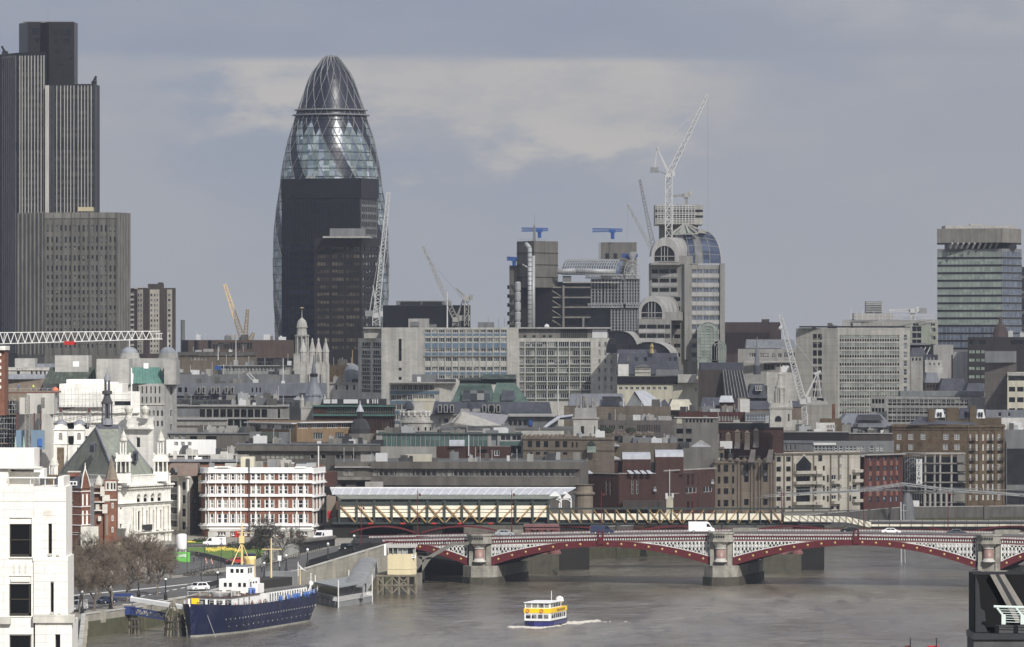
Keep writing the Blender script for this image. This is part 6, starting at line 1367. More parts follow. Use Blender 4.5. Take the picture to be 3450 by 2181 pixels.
def person(label,pos,h=1.75,top=m_dark,leg=m_dark,yaw=0,stride=.25,group='people'):
 if not hasattr(person,'me'): person.me={}
 k=(top.name,leg.name,stride)
 if k not in person.me:
  bm=bmesh.new();sk=bm.verts.layers.skin.verify()
  J=dict(pel=(0,0,.95,.14),wst=(0,0,1.1,.12),chs=(0,0,1.35,.16),nk=(0,0,1.5,.055),hd=(0,-.01,1.58,.085),hd2=(0,-.01,1.7,.1),ls=(-.17,0,1.42,.06),le=(-.25,.03+stride*.3,1.16,.045),lh=(-.25,-.1+stride*.4,.93,.035),rs=(.17,0,1.42,.06),re=(.25,-.03-stride*.3,1.16,.045),rh=(.25,-.16-stride*.4,.95,.035),lt=(-.09,0,.88,.09),lk=(-.1,-stride*.5,.5,.06),lf=(-.1,-stride*.8,.07,.045),lt2=(-.1,-stride*.8-.16,.04,.035),rt=(.09,0,.88,.09),rk=(.1,stride*.2,.5,.06),rf=(.1,stride*.9,.08,.045),rt2=(.1,stride*.9-.15,.04,.035))
  vv={}
  for n_,(x,y,z,r0) in J.items(): v=bm.verts.new((x,y,z));v[sk].radius=(r0,r0*.85);vv[n_]=v
  vv['pel'][sk].use_root=True
  for a,b in [('pel','wst'),('wst','chs'),('chs','nk'),('nk','hd'),('hd','hd2'),('chs','ls'),('ls','le'),('le','lh'),('chs','rs'),('rs','re'),('re','rh'),('pel','lt'),('lt','lk'),('lk','lf'),('lf','lt2'),('pel','rt'),('rt','rk'),('rk','rf'),('rf','rt2')]: bm.edges.new((vv[a],vv[b]))
  me=bpy.data.meshes.new('body');bm.to_mesh(me);bm.free();o=bpy.data.objects.new('tmp',me);COL.objects.link(o);o.modifiers.new('s','SKIN');m=o.modifiers.new('u','SUBSURF');m.levels=1
  dg=bpy.context.evaluated_depsgraph_get();me2=bpy.data.meshes.new_from_object(o.evaluated_get(dg));bpy.data.objects.remove(o)
  me2.materials.clear()
  for mm in (top,leg,m_skin,m_hair): me2.materials.append(mm)
  for p in me2.polygons:
   z=p.center.z;x=abs(p.center.x);p.material_index=3 if z>1.68 or (z>1.58 and p.center.y>.03) else 2 if z>1.49 or (x>.2 and z<1.02 and z>.85) else 0 if z>.95 or x>.2 else 1
   p.use_smooth=True
  me2.name='body';person.me[k]=me2
 o=bpy.data.objects.new('person',person.me[k]);o.location=pos;o.rotation_euler=(0,0,yaw);s=h/1.8;o.scale=(s,s,s);link(o);return tag(o,label,'person',group)
m_skin=M('skin',(196,150,126),var=.03,streak=0);m_hair=M('hair',(52,40,32),var=.05,streak=0);m_hiviz=M('hi_vis_yellow',(206,226,60),var=.03,streak=0);m_denim=M('dark_trousers',(44,48,62),var=.05,streak=0);m_coatl=M('pale_coat',(196,192,186),var=.03,streak=0);m_coatr=M('maroon_coat',(120,52,50),var=.03,streak=0)
for x,m,lab in((20,m_hiviz,'worker in yellow vest at the left end of the scaffold deck'),(110,m_hiviz,'worker in yellow vest near the middle of the scaffold deck'),(60,m_blue,'worker in blue jacket on the scaffold deck')): a=V(x,1318,1400);person(lab,(a.x,1402,a.z),top=m,leg=m_denim,group='workers on the scaffold deck')
t=V(186,1323,1402);q=MB();q.lathe((t.x,t.y,t.z),[(.5,0),(.9,.5),(.7,1.1),(.1,1.4)],10);q.build('orange_tarpaulin',M('orange_tarp',(232,98,50),var=.04),label='crumpled orange tarpaulin at the right end of the scaffold deck',cat='tarpaulin')
t=thing('brick_corner',(X(-20,1010),1010,4),'orange brick building corner with white quoins at the far left edge above the scaffold','building');q=MB();q.sbox(-90,15,1178,1400,1010,8);q.build('brick_wall',m_brick,t)
q=MB();q.sbox(-90,18,1166,1180,1009,9);q.build('cornice',m_white,t)
for k in range(6): q=MB();q.sbox(-4,4,1190+k*22,1200+k*22,1009.8,.4);q.build('quoin',m_white,t)
for x in (52,80): q=MB();D=470;q.lathe((X(x,D),D,Z(1521,D)),[(.13,0),(.1,.15),(.015,1.25)],4);q.build('copper_obelisk',M('verdigris',(168,204,178)) if 'verdigris' not in bpy.data.materials else bpy.data.materials['verdigris'],label='small pale green obelisk finial above the white stone building, %s one'%('left' if x<60 else 'right'),cat='finial')
def bell(px0,px1,lab,D=1378):
 t=thing('bell_turret',(X((px0+px1)/2,D),D,H(D)),lab,'turret','twin bell turrets');w=px1-px0;c=(px0+px1)/2
 q=MB();q.sbox(px0,px1,1508,1640,D,3.2);q.build('brick_shaft',m_brickb,t)
 for a,b in((px0-1,px0+9),(px1-9,px1+1)): q=MB();q.sbox(a,b,1496,1640,D-.12,.6);q.build('quoin_strip',m_white,t)
 q=MB();q.sbox(px0-1,px1+1,1450,1508,D-.05,3.4);q.sbox(px0-3,px1+3,1494,1498,D-.3,3.9);q.build('belfry',m_white,t)
 f=Face((X(c-6,D),D-.1),(X(c+6,D),D-.1),0,60);
 q=MB();x=X(c,D);hw=6*D/F;z0,z1=Z(1482,D),Z(1465,D);q.face([(x-hw,D-.12,z0),(x+hw,D-.12,z0)]+[(x+hw*math.cos(math.pi*i/8),D-.12,z1+hw*math.sin(math.pi*i/8)) for i in range(9)]);q.build('louvre_opening',m_fl,t)
 for k in range(5): q=MB();q.sbox(c-5.5,c+5.5,1464+k*4,1465.5+k*4,D-.2,.1);q.build('louvre',m_stone,t)
 q=MB();n=12;hw=w/2*D/F*1.1;z0=Z(1450,D)
 q.face([(x+hw*math.cos(math.pi*i/n),D-.35,z0+1.5*math.sin(math.pi*i/n)) for i in range(n+1)]);
 for i in range(n): q.face([(x+hw*math.cos(math.pi*a/n),y,z0+1.5*math.sin(math.pi*a/n)) for a,y in((i,D-.35),(i+1,D-.35),(i+1,D+3.5),(i,D+3.5))])
 q.build('curved_pediment',m_white,t);q=MB();q.dome((x,D+1.7,z0+1.3),1.5,1.3,12,4);q.build('lead_cap',m_lead,t)
bell(183,225,'left one of two white and brick bell turrets beside the slate pyramid roof');bell(250,283,'right one of two white and brick bell turrets, partly behind the slate pyramid roof')
D0=1330.
B=Bld('school_building','white stone school with arcaded front, steep green slate pyramid roof and dark lantern spire','school',[(200,1362),(392,1330),(575,1357)],1622,m_white,m_felt,dep=26,ref=1,ztop=Z(1618,1330))
S_=B.root;f=B.f[1]
B.wins(1,[(461,475),(484,498),(508,522),(531,545)],[(1664,1693)],style(0,0,0,dep=1.2,gm=m_concd,arch=True)).wins(1,[(404,413)],[(1705,1712),(1760,1774)],plain)
cw=[(463,474),(487,498),(510,521),(534,545)]
B.wins(1,cw,[(1722,1785)],style(1,2,.12,dep=.9,fm=m_stone,gm=m_glass)).wins(1,[(466,480),(492,504),(515,527),(538,550)],[(1812,1862)],style(1,2,.12,dep=.8,gm=m_glass))
for ya,yb,o in((1632,1638,1.1),(1641,1645,.5),(1691,1694,.7),(1696,1700,.3),(1792,1796,.9),(1797,1801,.4)):
 B.band(1,ya,yb,o,m_white,name='cornice')
B.band(0,1634,1640,1.1,m_white,name='cornice').band(0,1695,1700,.6,m_white,name='cornice')
for k in range(30):
 u=f.L*(k+.5)/30;q=MB();q.obox(f.pt(u,f.zp(1641)-.4),f.u,.3,0,.35,0,.75);B.add('modillion',q,m_white)
for x in (448,456,479,483,502,506,526,530,550,554,566):
 u=f.up(x);z0,z1=f.zp(1788),f.zp(1708);p=f.pt(u,z0,.45);q=MB();q.lathe(tuple(p),[(.36,0),(.36,.25),(.27,.35),(.24,z1-z0-.6),(.42,z1-z0)],10);B.add('column',q,m_white)
for x in (446,470,483,505,528,553,566):
 u=f.up(x);z0,z1=f.zp(1872),f.zp(1803);p=f.pt(u,z0,.5);q=MB();q.lathe(tuple(p),[(.45,0),(.42,.3),(.38,.4),(.34,z1-z0-.6),(.55,z1-z0)],10);B.add('column',q,m_white)
q=MB();q.obox(f.pt(f.up(477),f.zp(1786)),f.u,3.2,0,1.3,.2,1.3);B.add('balcony',q,m_dark)
for i in (0,1):
 g_=B.f[i];q=MB();n=int(g_.L/.45)
 for k in range(n): q.obox(g_.pt(.45*k,g_.z1),g_.u,.2,0,.8,-.35,-.1)
 q.obox(g_.pt(0,g_.z1+.8),g_.u,g_.L,0,.25,-.45,0);B.add('balustrade',q,m_white)
aL,aR=Vector((X(325,1347),1347,Z(1440,1347))),Vector((X(397,1349),1349,Z(1440,1349)))
ze=Z(1606,1332)
eL=Vector((X(201,1361),1361,ze));eC=Vector((X(392,1331.5),1331.5,ze));eR=Vector((X(524,1352),1352,ze));eB=Vector((X(330,1385),1385,ze))
mid=Vector((X(360,1348),1348,Z(1438,1348)))
q=MB();q.face([eL,eC,aL]);q.face([eC,eR,aR,aL]);q.face([eR,eB,aR]);q.face([eB,eL,aL,aR]);q.build('slate_roof',m_slateg,S_)
for a,b in((eL,aL),(eC,aL),(eR,aR)): q=MB();q.tube(a,b,.28,5);q.build('ridge_tile',m_lead,S_)
q=MB();q.tube(aL,aR,.7,6);q.build('ridge_cap',m_slate,S_)
def dorm(px,py,D,w,h):
 p=V(px,py,D);q=MB();q.box(p.x-w/2,p.x+w/2,D-.2,D+3,p.z,p.z+h);q.face([(p.x-w*.65,D-.3,p.z+h),(p.x+w*.65,D-.3,p.z+h),(p.x,D-.3,p.z+h+.5)]);q.face([(p.x-w*.65,D-.3,p.z+h),(p.x,D-.3,p.z+h+.5),(p.x,D+3,p.z+h+.5),(p.x-w*.65,D+3,p.z+h)]);q.face([(p.x+w*.65,D-.3,p.z+h),(p.x,D-.3,p.z+h+.5),(p.x,D+3,p.z+h+.5),(p.x+w*.65,D+3,p.z+h)])
 o=q.build('dormer',m_slate,S_);q=MB();q.box(p.x-w*.3,p.x+w*.3,D-.28,D-.2,p.z+.2,p.z+h-.3);q.build('dormer_window',m_glass,o)
dorm(310,1526,1340,1.6,2.1);dorm(455,1555,1343,1.1,2.2)
x=X(360,1347);zb=Z(1432,1347);zz=lambda y:Z(y,1347);w=1347/F
def seg(name,m,pr,n=12): q=MB();q.lathe((x,1348,0),[(a*w,zz(y)) for a,y in pr],n);return q.build(name,m,S_)
seg('lantern_base',m_lead,[(20,1432),(20,1425),(19,1410)],8)
for k in range(8): a=2*math.pi*(k+.5)/8;q=MB();q.tube((x+16*w*math.cos(a),1348+16*w*math.sin(a),zz(1412)),(x+16*w*math.cos(a),1348+16*w*math.sin(a),zz(1362)),.2,6);q.build('lantern_column',m_slate,S_)
seg('lantern_core',m_feltd,[(9,1412),(9,1360)]);seg('lantern_bell',m_feltd,[(19,1362),(20,1357),(15,1348),(11,1338),(10,1330)]);seg('lantern_collar',m_feltd,[(10,1330),(17,1328),(17,1318),(9,1316)],8)
for k in range(6): a=2*math.pi*k/6;q=MB();q.tube((x+8*w*math.cos(a),1348+8*w*math.sin(a),zz(1318)),(x+8*w*math.cos(a),1348+8*w*math.sin(a),zz(1284)),.14,5);q.build('upper_column',m_slate,S_)
seg('lantern_dome',m_lead,[(10,1284),(11,1280),(9,1270),(5,1262),(1.5,1256),(1,1240)])
for c,yt,yb,D_ in((415,1460,1618,1329),(541,1452,1612,1350)):
 t0=S_;xx=X(c,D_);w=D_/F;Zz=lambda y:Z(y,D_)
 q=MB();q.sbox(c-25,c+25,1590+ (yb-1612),yb+10,D_-.2,3.4);q.build('turret_base',m_white,t0)
 for a in (-22,-8,8,22): q=MB();q.tube(V(c+a,1592,D_),V(c+a,1556,D_),.17,6);q.build('turret_column',m_white,t0)
 q=MB();q.sbox(c-16,c+16,1556,1592,D_+1.2,1.2);q.build('turret_core',m_concd,t0)
 q=MB();q.sbox(c-27,c+27,1546,1556,D_-.3,3.6);q.sbox(c-24,c+24,1532,1546,D_,3);q.build('turret_crown',m_white,t0)
 for a in (-22,-8,8,22): q=MB();q.sbox(c+a-3,c+a+3,1526,1533,D_-.1,.7);q.build('battlement',m_white,t0)
 for a in (-9,0,9): q=MB();q.tube(V(c+a,1533,D_+1.4),V(c+a,1486,D_+1.4),.17,6);q.build('lantern_column',m_white,t0)
 q=MB();q.lathe((xx,D_+1.5,Zz(1486)),[(13*w,0),(13*w,.3),(11*w,.6),(9*w,1.2),(4*w,1.9),(1.2*w,2.3),(.6*w,2.9)],10);q.build('turret_dome',m_stone,t0)
B.done()
t=thing('domed_lantern',(X(180,1300),1300,H(1300)),'small stone domed lantern on columns just left of the slate pyramid roof','lantern')
q=MB();q.sbox(165,196,1600,1660,1300,2.4);q.build('base',m_brickb,t)
for a in (-13,-5,5,13): q=MB();q.tube(V(180+a,1602,1300.5),V(180+a,1570,1300.5),.16,6);q.build('column',m_white,t)
q=MB();q.lathe((X(180,1300),1301.2,Z(1570,1300)),[(1.2,0),(1.2,.3),(1.05,.5),(.9,1.2),(.4,1.8),(.08,2.1)],12);q.build('dome',m_stone,t)
B=Bld('brick_gabled_house','red brick house with white arched windows, slate roof and curved white gable','house',[(190,1288),(275,1280),(304,1283)],1646,m_brick,m_slate,dep=10,ref=1)
sb=style(1,1,.16,fm=m_whitep,dep=.2,gm=m_glass)
B.wins(0,[(225,247)],[(1668,1703)],dict(sb,arch=True)).wins(0,[(224,241)],[(1728,1768),(1808,1838)],sb).wins(1,[(276.5,283),(290,297)],[(1664,1704),(1720,1768)],style(0,0,.3,fm=m_whitep,dep=.2,gm=m_whitep))
for i in (0,1):
 for y in (1654,1705,1733,1767,1793,1800,1838): B.band(i,y,y+(3 if y in(1654,1705,1767) else 1.5),.15,m_whitep)
q=MB();q.face([V(188,1646,1287),V(277,1646,1279.5),V(273,1604,1283),V(186,1604,1290)]);q.face([V(186,1604,1290),V(273,1604,1283),V(273,1646,1291),V(186,1646,1298)]);B.add('slate_roof',q,m_slate)
q=MB();q.face([V(274,1646,1279.6),V(304,1646,1282.4),V(303,1625,1282.3),V(297,1610,1281.8),V(291,1592,1281.2),V(287,1580,1281),V(283,1592,1280.6),V(279,1610,1280),V(275,1628,1279.7)]);B.add('curved_gable',q,m_brick)
q=MB();P=[V(274,1646,1279.4),V(279,1610,1279.7),V(283,1592,1280.3),V(287,1578,1280.7),V(291,1592,1280.9),V(297,1610,1281.5),V(304,1640,1282.1)]
for a,b in zip(P,P[1:]): q.tube(a,b,.14,4)
q.tube(P[3],P[3]+Vector((0,0,1.3)),.2,6,r2=.05);B.add('gable_coping',q,m_white)
B.roofbox(229,270,1592,1606,1284,1.6,m_brick,'chimney').roofbox(228,271,1588,1592,1283.8,2,m_stone,'chimney_cap').roofbox(234,260,1622,1636,1281.6,1.2,m_whitep,'dormer').roofbox(238,245,1625,1632,1281.4,.2,m_glass,'dormer_window').roofbox(249,256,1625,1632,1281.4,.2,m_glass,'dormer_window')
q=MB();q.sbox(272,330,1775,1890,1279,3);B.add('stone_wing',q,m_stone);
for a in (278,300): B.roofbox(a,a+8,1800,1830,1278.8,.3,m_glass,'window')
B.done()
t=thing('brick_tower',(X(350,1284),1284,H(1284)),'red brick tower with pointed stone spirelet and patchy stonework before the school','tower')
D=1284;q=MB();q.sbox(318,352,1638,1900,D+1,5);q.sbox(352,392,1617,1900,D,5);q.build('shaft',m_brick,t)
for a,b,ya,yb in((318,336,1635,1645),(316,353,1660,1664),(338,352,1640,1672),(345,370,1668,1690),(350,393,1682,1688),(318,352,1690,1694),(345,362,1700,1730),(355,364,1735,1805),(322,334,1700,1722),(330,341,1740,1756),(352,392,1652,1655),(318,345,1718,1722)): q=MB();q.sbox(a,b,ya,yb,D-.15-(a%3)*.05,.6 if a>350 else 1.4);q.build('stone_patch',m_tan if ya%2 else m_stone,t)
for y in (1695,1738,1776): q=MB();q.sbox(376,382,y,y+18,D-.1,.2);o=q.build('slit_window',m_white,t);q=MB();q.sbox(378,380,y+2,y+16,D-.16,.1);q.build('pane',m_dark,o)
q=MB();q.sbox(355,392,1622,1652,D-.1,.4);q.build('window_stage',m_stone,t)
for a in (361,374,384): q=MB();q.sbox(a,a+5,1628,1648,D-.2,.2);q.build('lancet',m_glassd,t)
q=MB();q.lathe((X(373,D),D+2.3,Z(1618,D)),[(1.75,-.3),(1.75,0),(1.5,.1),(.03,Z(1538,D)-Z(1618,D))],8);q.build('spirelet',m_tan,t)
q=MB();q.lathe((X(330,D),D+3,Z(1638,D)),[(1.1,0),(1.1,.5),(.8,1.3),(.1,2.4)],8);q.build('small_cap',m_stone,t)
q=MB();q.sbox(352,420,1814,1900,D-2,3);q.build('lower_wing',m_brick,t)
t=thing('gothic_porch',(X(440,1282),1282,H(1282)),'small cream gothic porch with pinnacles below the school arcade','porch')
q=MB();D=1280;q.sbox(386,455,1828,1900,D,5);q.face([V(418,1828,D),V(455,1828,D),V(441,1786,D)]);q.face([V(455,1828,D),V(455,1828,D+5),V(441,1786,D+5),V(441,1786,D)]);q.build('gable_wall',M('yellow_stone',(186,168,128),var=.12),t)
for x in (426,440,450): q=MB();pinnacle(q,X(x,D),D-.2,Z(1820,D),Z(1766+abs(x-440),D),.4,6);q.build('pinnacle',m_stone,t)
q=MB();q.sbox(392,425,1782,1828,D+5,3);q.build('dark_wall',m_concd,t)
B=Bld('mansard_office','stone and glass office with brown mansard behind the white water tank','office',[(566,1412),(640,1402),(668,1410)],1606,m_stone,m_felt,dep=20,ref=1)
so=style(1,1,.12,fm=m_dark,gm=m_glassd)
B.wins(0,[(574,598)],[(1622,1643),(1666,1687),(1711,1732),(1755,1776)],so).wins(0,[(614,625)],[(1623,1650),(1668,1696),(1713,1740),(1757,1784)],so).piers(0,[605,634],4,1606,1790,.4,m_white).wins(1,[(650,658)],[(1630,1648),(1675,1695),(1718,1738)],plain)
B.panels(0,[(574,598)],[(1646,1662),(1690,1707),(1734,1751)],m_slabg).band(0,1604,1608,.6,m_white)
mansard(B,566,668,1604,1564,1403,16,M('brown_mansard',(120,98,84),var=.12),ins=.05)
for x in (577,590): B.roofbox(x,x+8,1576,1596,1402.6,1.5,m_glass,'dormer_window')
B.done()
B=Bld('banded_brick_building','five storey red brick building with broad white bands by the bridge end','building',[(678,1394),(690,1385.6),(705,1384),(1052,1384),(1092,1398)],1576,m_brick,m_felt,dep=20,ref=3,ztop=Z(1576,1384))
WC=[(708,720),(733,746),(753,766),(779,790),(802,809),(814,822),(846,859),(865,877),(893,905),(911,923),(940,951),(957,969),(987,995),(1005,1021),(1029,1037)]
fl=[(1596,1618),(1638,1664),(1684,1712),(1732,1763)]
sbb=style(0,1,.13,fm=m_whitep,gm=m_glass,dep=.28)
B.wins(2,WC,fl,sbb);B.wins(3,[(1058,1062),(1069,1073),(1081,1085)],fl,style(0,0,.1,fm=m_whitep,gm=m_whitep)).wins(1,[(694,701)],fl,sbb)
for i in range(4):
 B.band(i,1575,1592,.35,m_whitep,name='parapet_band')
 for ya,yb,o in((1592,1594,.6),(1619,1625,.4),(1625,1628,.75),(1665,1671,.4),(1671,1673.5,.6),(1713,1718,.35),(1718,1720.5,.55),(1764,1770,.4),(1770,1773,.8),(1775,1783,.3)): B.band(i,ya,yb,o,m_whitep,name='white_band')
B.piers(2,[(a+b)/2 for a,b in zip([w[1] for w in WC],[w[0] for w in WC][1:]) if b-a<14],4,1594,1770,.1,m_whitep)
fw=B.f[2]
for a,b in WC:
 for c,d in fl:
  for x0,x1 in((a-1.5,a),(b,b+1.5)): u0,u1=fw.up(x0),fw.up(x1);z0,z1=fw.zp(d),fw.zp(c);inst('window_surround',boxmesh(u1-u0,z1-z0,.1,m_whitep,'window_surround'),fw.pt((u0+u1)/2,(z0+z1)/2),fw.rz,B.root)
for x in (1055,1066,1077,1089): B.piers(3,[x],3.5,1594,1812,.15,m_whitep)
for x in (694,703): B.piers(1,[x],2,1594,1770,.15,m_whitep)
B.band(2,1783,1791,.3,m_concl,name='shop_fascia').piers(2,[709,724,768,810,850,870,920,968,990,1044],16,1791,1814,.2,m_concl).wins(2,[(702,716),(732,762),(780,800),(823,835),(880,915),(930,960),(1005,1036)],[(1793,1806)],style(2,0,.15,fm=m_whitep,gm=m_glass))
B.roofbox(811,855,1541,1574,1394,8,m_cream,'lift_house').roofbox(829,841,1546,1574,1393.6,.6,m_feltd,'dark_door').roofbox(722,778,1571,1578,1383.4,.5,m_whitep,'name_panel').roofbox(994,1030,1572,1578,1383.4,.5,m_whitep,'name_panel')
q=MB()
for k in range(9): q.sbox(733+k*4.2,735.6+k*4.2,1574,1577.2,1383.2,.12)
B.add('faint_lettering',q,m_concl,kind='stuff');B.clutter(9,2,1.5);q=MB();q.tube(V(1073,1574,1392),V(1073,1503,1392),.16,6);B.add('flagpole',q,m_whitep);q=MB();q.tube(V(840,1812,1383),V(840,1550,1383),.13,6);B.add('downpipe',q,m_dark);B.done()
q=MB();q.sbox(791,808,1790,1815,1381,1.1);q.build('phone_box',m_redb,label='red kiosk at the foot of the white banded brick building',cat='kiosk')
q=MB();a=V(801,1790,1381);
m_br=M('brutalist_concrete',(116,110,98),var=.12,sc=.15,streak=.25)
B=q1('concrete_terrace_block','long brown grey concrete block with plain fascia behind the white banded building','office',[(800,1480),(1282,1472)],1497,m_br,m_felt,dep=40,clutter=9)
B.wins(0,[(881+k*16,895+k*16) for k in range(9)],[(1530,1546)],style(0,0,.1,fm=m_concl,gm=GL('white_blind_glass',(150,154,146),(196,196,182),(170,172,162),cut=.5,rough=.3))).wins(0,[(1045,1058),(1081,1097),(1130,1145),(1147,1162),(1183,1198),(825,838)],[(1530,1547)],style(0,0,.1,gm=m_glassd)).band(0,1501,1520,1.4,m_br).band(0,1495,1499,.8,m_lead).wins(0,[(1225,1250)],[(1530,1548)],sW(4,gm=m_glassb)).done()
B=q1('riverside_concrete_block','very long low concrete block with ribbon windows above the station roof','office',[(1128,1432),(1250,1432),(1955,1426),(1982,1440)],1556,m_br,m_felt,dep=40,ref=1,clutter=12,par=.3)
cols=[(1256+k*18.,1271+k*18.) for k in range(38)]
B.wins(1,cols,[(1584,1605)],style(0,0,.1,fm=m_concl,gm=m_glass)).band(1,1556,1580,1.2,m_br,name='upper_fascia').band(1,1608,1636,1.6,m_br,name='lower_fascia').band(1,1638,1642,1.,m_dark).wins(0,[(1158,1174),(1176,1192)],[(1582,1602)],style(0,0,.1,gm=m_pave)).band(0,1607,1617,1.8,m_conc).band(0,1572,1576,1.2,m_concl).wins(0,[(1150,1165),(1200,1245)],[(1622,1640)],plain)
B.roofbox(1365,1455,1533,1556,1446,8,m_cream).roofbox(1380,1391,1537,1556,1445.6,.4,m_dark,'door').roofbox(1230,1290,1625,1645,1420,5,m_concl,'pale_roof_hut');B.done()
q=MB();q.sbox(1092,1132,1590,1640,1410,12);q.build('brick_block',m_brickd,label='dark brick block between the white banded building and the concrete terraces',cat='block')
B=q1('ribbed_roof_office','grey office with fine louvre strip in its sloping front, left of the concrete terraces','office',[(570,1460),(800,1466)],1532,m_conc,m_felt,dep=26,clutter=5)
B.wins(0,G(620,792,38,.62),[(1538,1555)],plain).band(0,1531,1535,.6,m_concl).done()
B=q1('white_glass_pavilion','low white rooftop pavilion with black framed windows on the grey office','pavilion',[(560,1478),(728,1476)],1483,m_whitep,m_zinc,wins=[(0,[(586,600),(608,622),(631,645)],[(1489,1503)],sW(2,0,fm=m_whitep))],dep=8,par=.1);B.done()
B=q1('low_lead_roofs','grey lead roofs with brown brick strip above the white parapet','building',[(560,1425),(808,1423)],1553,m_brickb,m_lead,dep=20,clutter=5,seed=9);B.band(0,1548,1556,1.,m_lead).band(0,1565,1574,.1,m_brick,700,800).done()
B=q1('plain_concrete_block','plain brown concrete wall block with pipes, left of the tan curved building','block',[(560,1530),(842,1526)],1462,m_br,m_felt,dep=14,clutter=8,seed=5);B.wins(0,[(640,664),(694,730)],[(1470,1482)],plain).band(0,1458,1462,.5,m_lead).wins(0,[(566,574),(586,602),(612,624)],[(1464,1480)],sW(0,0,gm=m_glassb)).done()
B=q1('curved_tan_building','tan building with projecting white eaves and long window strip below the dark lead spire','building',[(838,1540),(1000,1518),(1190,1530)],1424,M('tan_render',(168,132,88),var=.07),m_felt,dep=22,ref=1)
B.band(0,1423,1427,1.6,m_whitep,name='eaves').band(1,1421,1425,1.6,m_whitep,name='eaves').wins(0,[(840,876),(902,922),(950,990)],[(1430,1445)],sW(3,0,t=.14,fm=m_whitep)).wins(1,[(1004,1040),(1048,1090),(1098,1140),(1146,1184)],[(1428,1443)],sW(5,0,t=.16,fm=m_whitep)).panels(0,[(878,901),(924,948)],[(1430,1446)],m_whitep).wins(1,[(1056,1088),(1130,1160)],[(1458,1480)],sW(3,0,gm=m_glassb)).roofbox(842,880,1456,1492,1512,6,m_slabg).roofbox(882,936,1457,1490,1510,6,m_greenp).roofbox(938,972,1458,1490,1511,6,m_slabg).done()
B=q1('colonnaded_pale_office','long pale office with row of tall dark windows between white piers','office',[(592,1610),(975,1602)],1366,m_stone_grey,m_felt,dep=30,clutter=6)
B.wins(0,[(672+k*23.2,691+k*23.2) for k in range(10)],[(1379,1406)],style(1,0,.1,fm=m_dark,gm=m_glassd)).wins(0,[(766+k*23.2,785+k*23.2) for k in range(7)],[(1413,1440)],style(1,0,.1,fm=m_dark,gm=m_glassd)).wins(0,[(935,944)],[(1378,1408)],plain).band(0,1366,1370,.8,m_stone).band(0,1409,1412,.6,m_stone).roofbox(598,668,1378,1404,1599,5,m_slabg,'shingled_box').done()
B=q1('stepped_grey_wing','stepped pale grey wing left of the colonnaded office','building',[(592,1575),(768,1572)],1412,m_concl,m_lead,dep=12,bands=[(0,1411,1414,.8,m_zinc),(0,1433,1437,.4,m_conc)]);B.done()
for a,b,yt,D_,m,rf,lab,cl in [(595,1060,1348,1640,m_feltd,m_felt,'dark flat roofs with plant rails behind the colonnaded office',10),(595,1100,1292,1670,m_lead,m_lead,'long grey lead mansard with white arched dormers',5),(690,1010,1262,1745,m_slabg,m_felt,'grey flat block with white roof cradle',7),(735,1000,1232,1790,m_stone_grey,m_felt,'grey office with strip windows and blue corner panel',6),(600,865,1198,1900,m_tan,m_felt,'brown and grey flat roofed block under the brown office',6),(866,1012,1208,1850,m_black,m_feltd,'plain black box block left of the pinnacled church tower',0),(560,700,1262,1700,m_slabg,m_lead,'grey sloping roofed building right of the domed stone block',4),(1107,1207,1230,2040,m_brickb,m_felt,'brown brick block behind the ribbed dome',4),(1104,1240,1290,1992,m_stone,m_felt,'pale stone block with small windows below the ribbed dome',3)]:
 B=q1('flat_roofed_block',lab,'block',[(a,D_),(b,D_-3)],yt,m,rf,dep=22,clutter=cl,seed=yt)
 if yt==1292:
  dormers(B,[670,686,717,735,763,783],1303,1326,11,1666,m_concl);B.wins(0,[(848,853),(862,867),(874,879),(600,612),(622,630)],[(1306,1322)],plain).band(0,1330,1334,1.,m_lead)
 if yt==1290: B.wins(0,[(1166,1173),(1190,1196),(1130,1136)],[(1298,1314)],plain).band(0,1289,1293,.8,m_concl)
 if yt==1232: B.band(0,1231,1234,.8,m_concl).wins(0,G(745,935,16,.7),[(1238,1252)],sW(0,1,gm=m_glassb)).roofbox(724,744,1233,1248,1786,4,m_blue,'blue_panel')
 if yt==1198: B.wins(0,G(640,700,5,.6),[(1204,1214)],sW()).band(0,1186,1197,.8,m_concd)
 if yt==1262:
  q=MB();q.tube(V(830,1259,1740),V(855,1285,1740),.15,4);q.tube(V(842,1259,1740),V(866,1285,1740),.15,4)
  if D_==1745: q.sbox(852,870,1279,1290,1739,2);B.add('roof_cradle',q,m_whitep)
 B.done()
for x,ya,yb,D_,lab in((735,1168,1214,1880,'white flagpole, left of three above the grey roofs'),(795,1145,1218,1880,'white flagpole in the middle of three above the grey roofs'),(954,1207,1290,1700,'white flagpole right of three, before the black box block')): q=MB();q.tube(V(x,yb,D_),V(x,ya,D_),.2,6,r2=.1);q.build('flagpole',m_whitep,label=lab,cat='flagpole',group='flagpoles on the roofs')
D=1700;t=thing('church_tower',(X(1058,D),D,H(D)),'square pale church tower with four tall pinnacles in front of the dark towers','church tower')
q=MB();q.sbox(1010,1107,1225,1400,D,9);q.build('tower',m_stone,t);q=MB()
for k in range(9): q.sbox(1012+k*10.6,1018+k*10.6,1219,1226,D-.1,.7)
q.build('parapet',m_stone,t)
for x,y in((1021,1144),(1049,1138),(1070,1138),(1097,1138)):
 q=MB();dy=1 if x in(1021,1097) else 8;q.lathe((X(x,D),D+dy,Z(1290,D)),[(.95,0),(.95,Z(1188,D)-Z(1290,D)),(1.15,Z(1186,D)-Z(1290,D)),(.75,Z(1170,D)-Z(1290,D)),(.25,Z(1150,D)-Z(1290,D)),(.4,Z(1148,D)-Z(1290,D)),(.05,Z(y,D)-Z(1290,D))],8);q.build('pinnacle',m_stone,t)
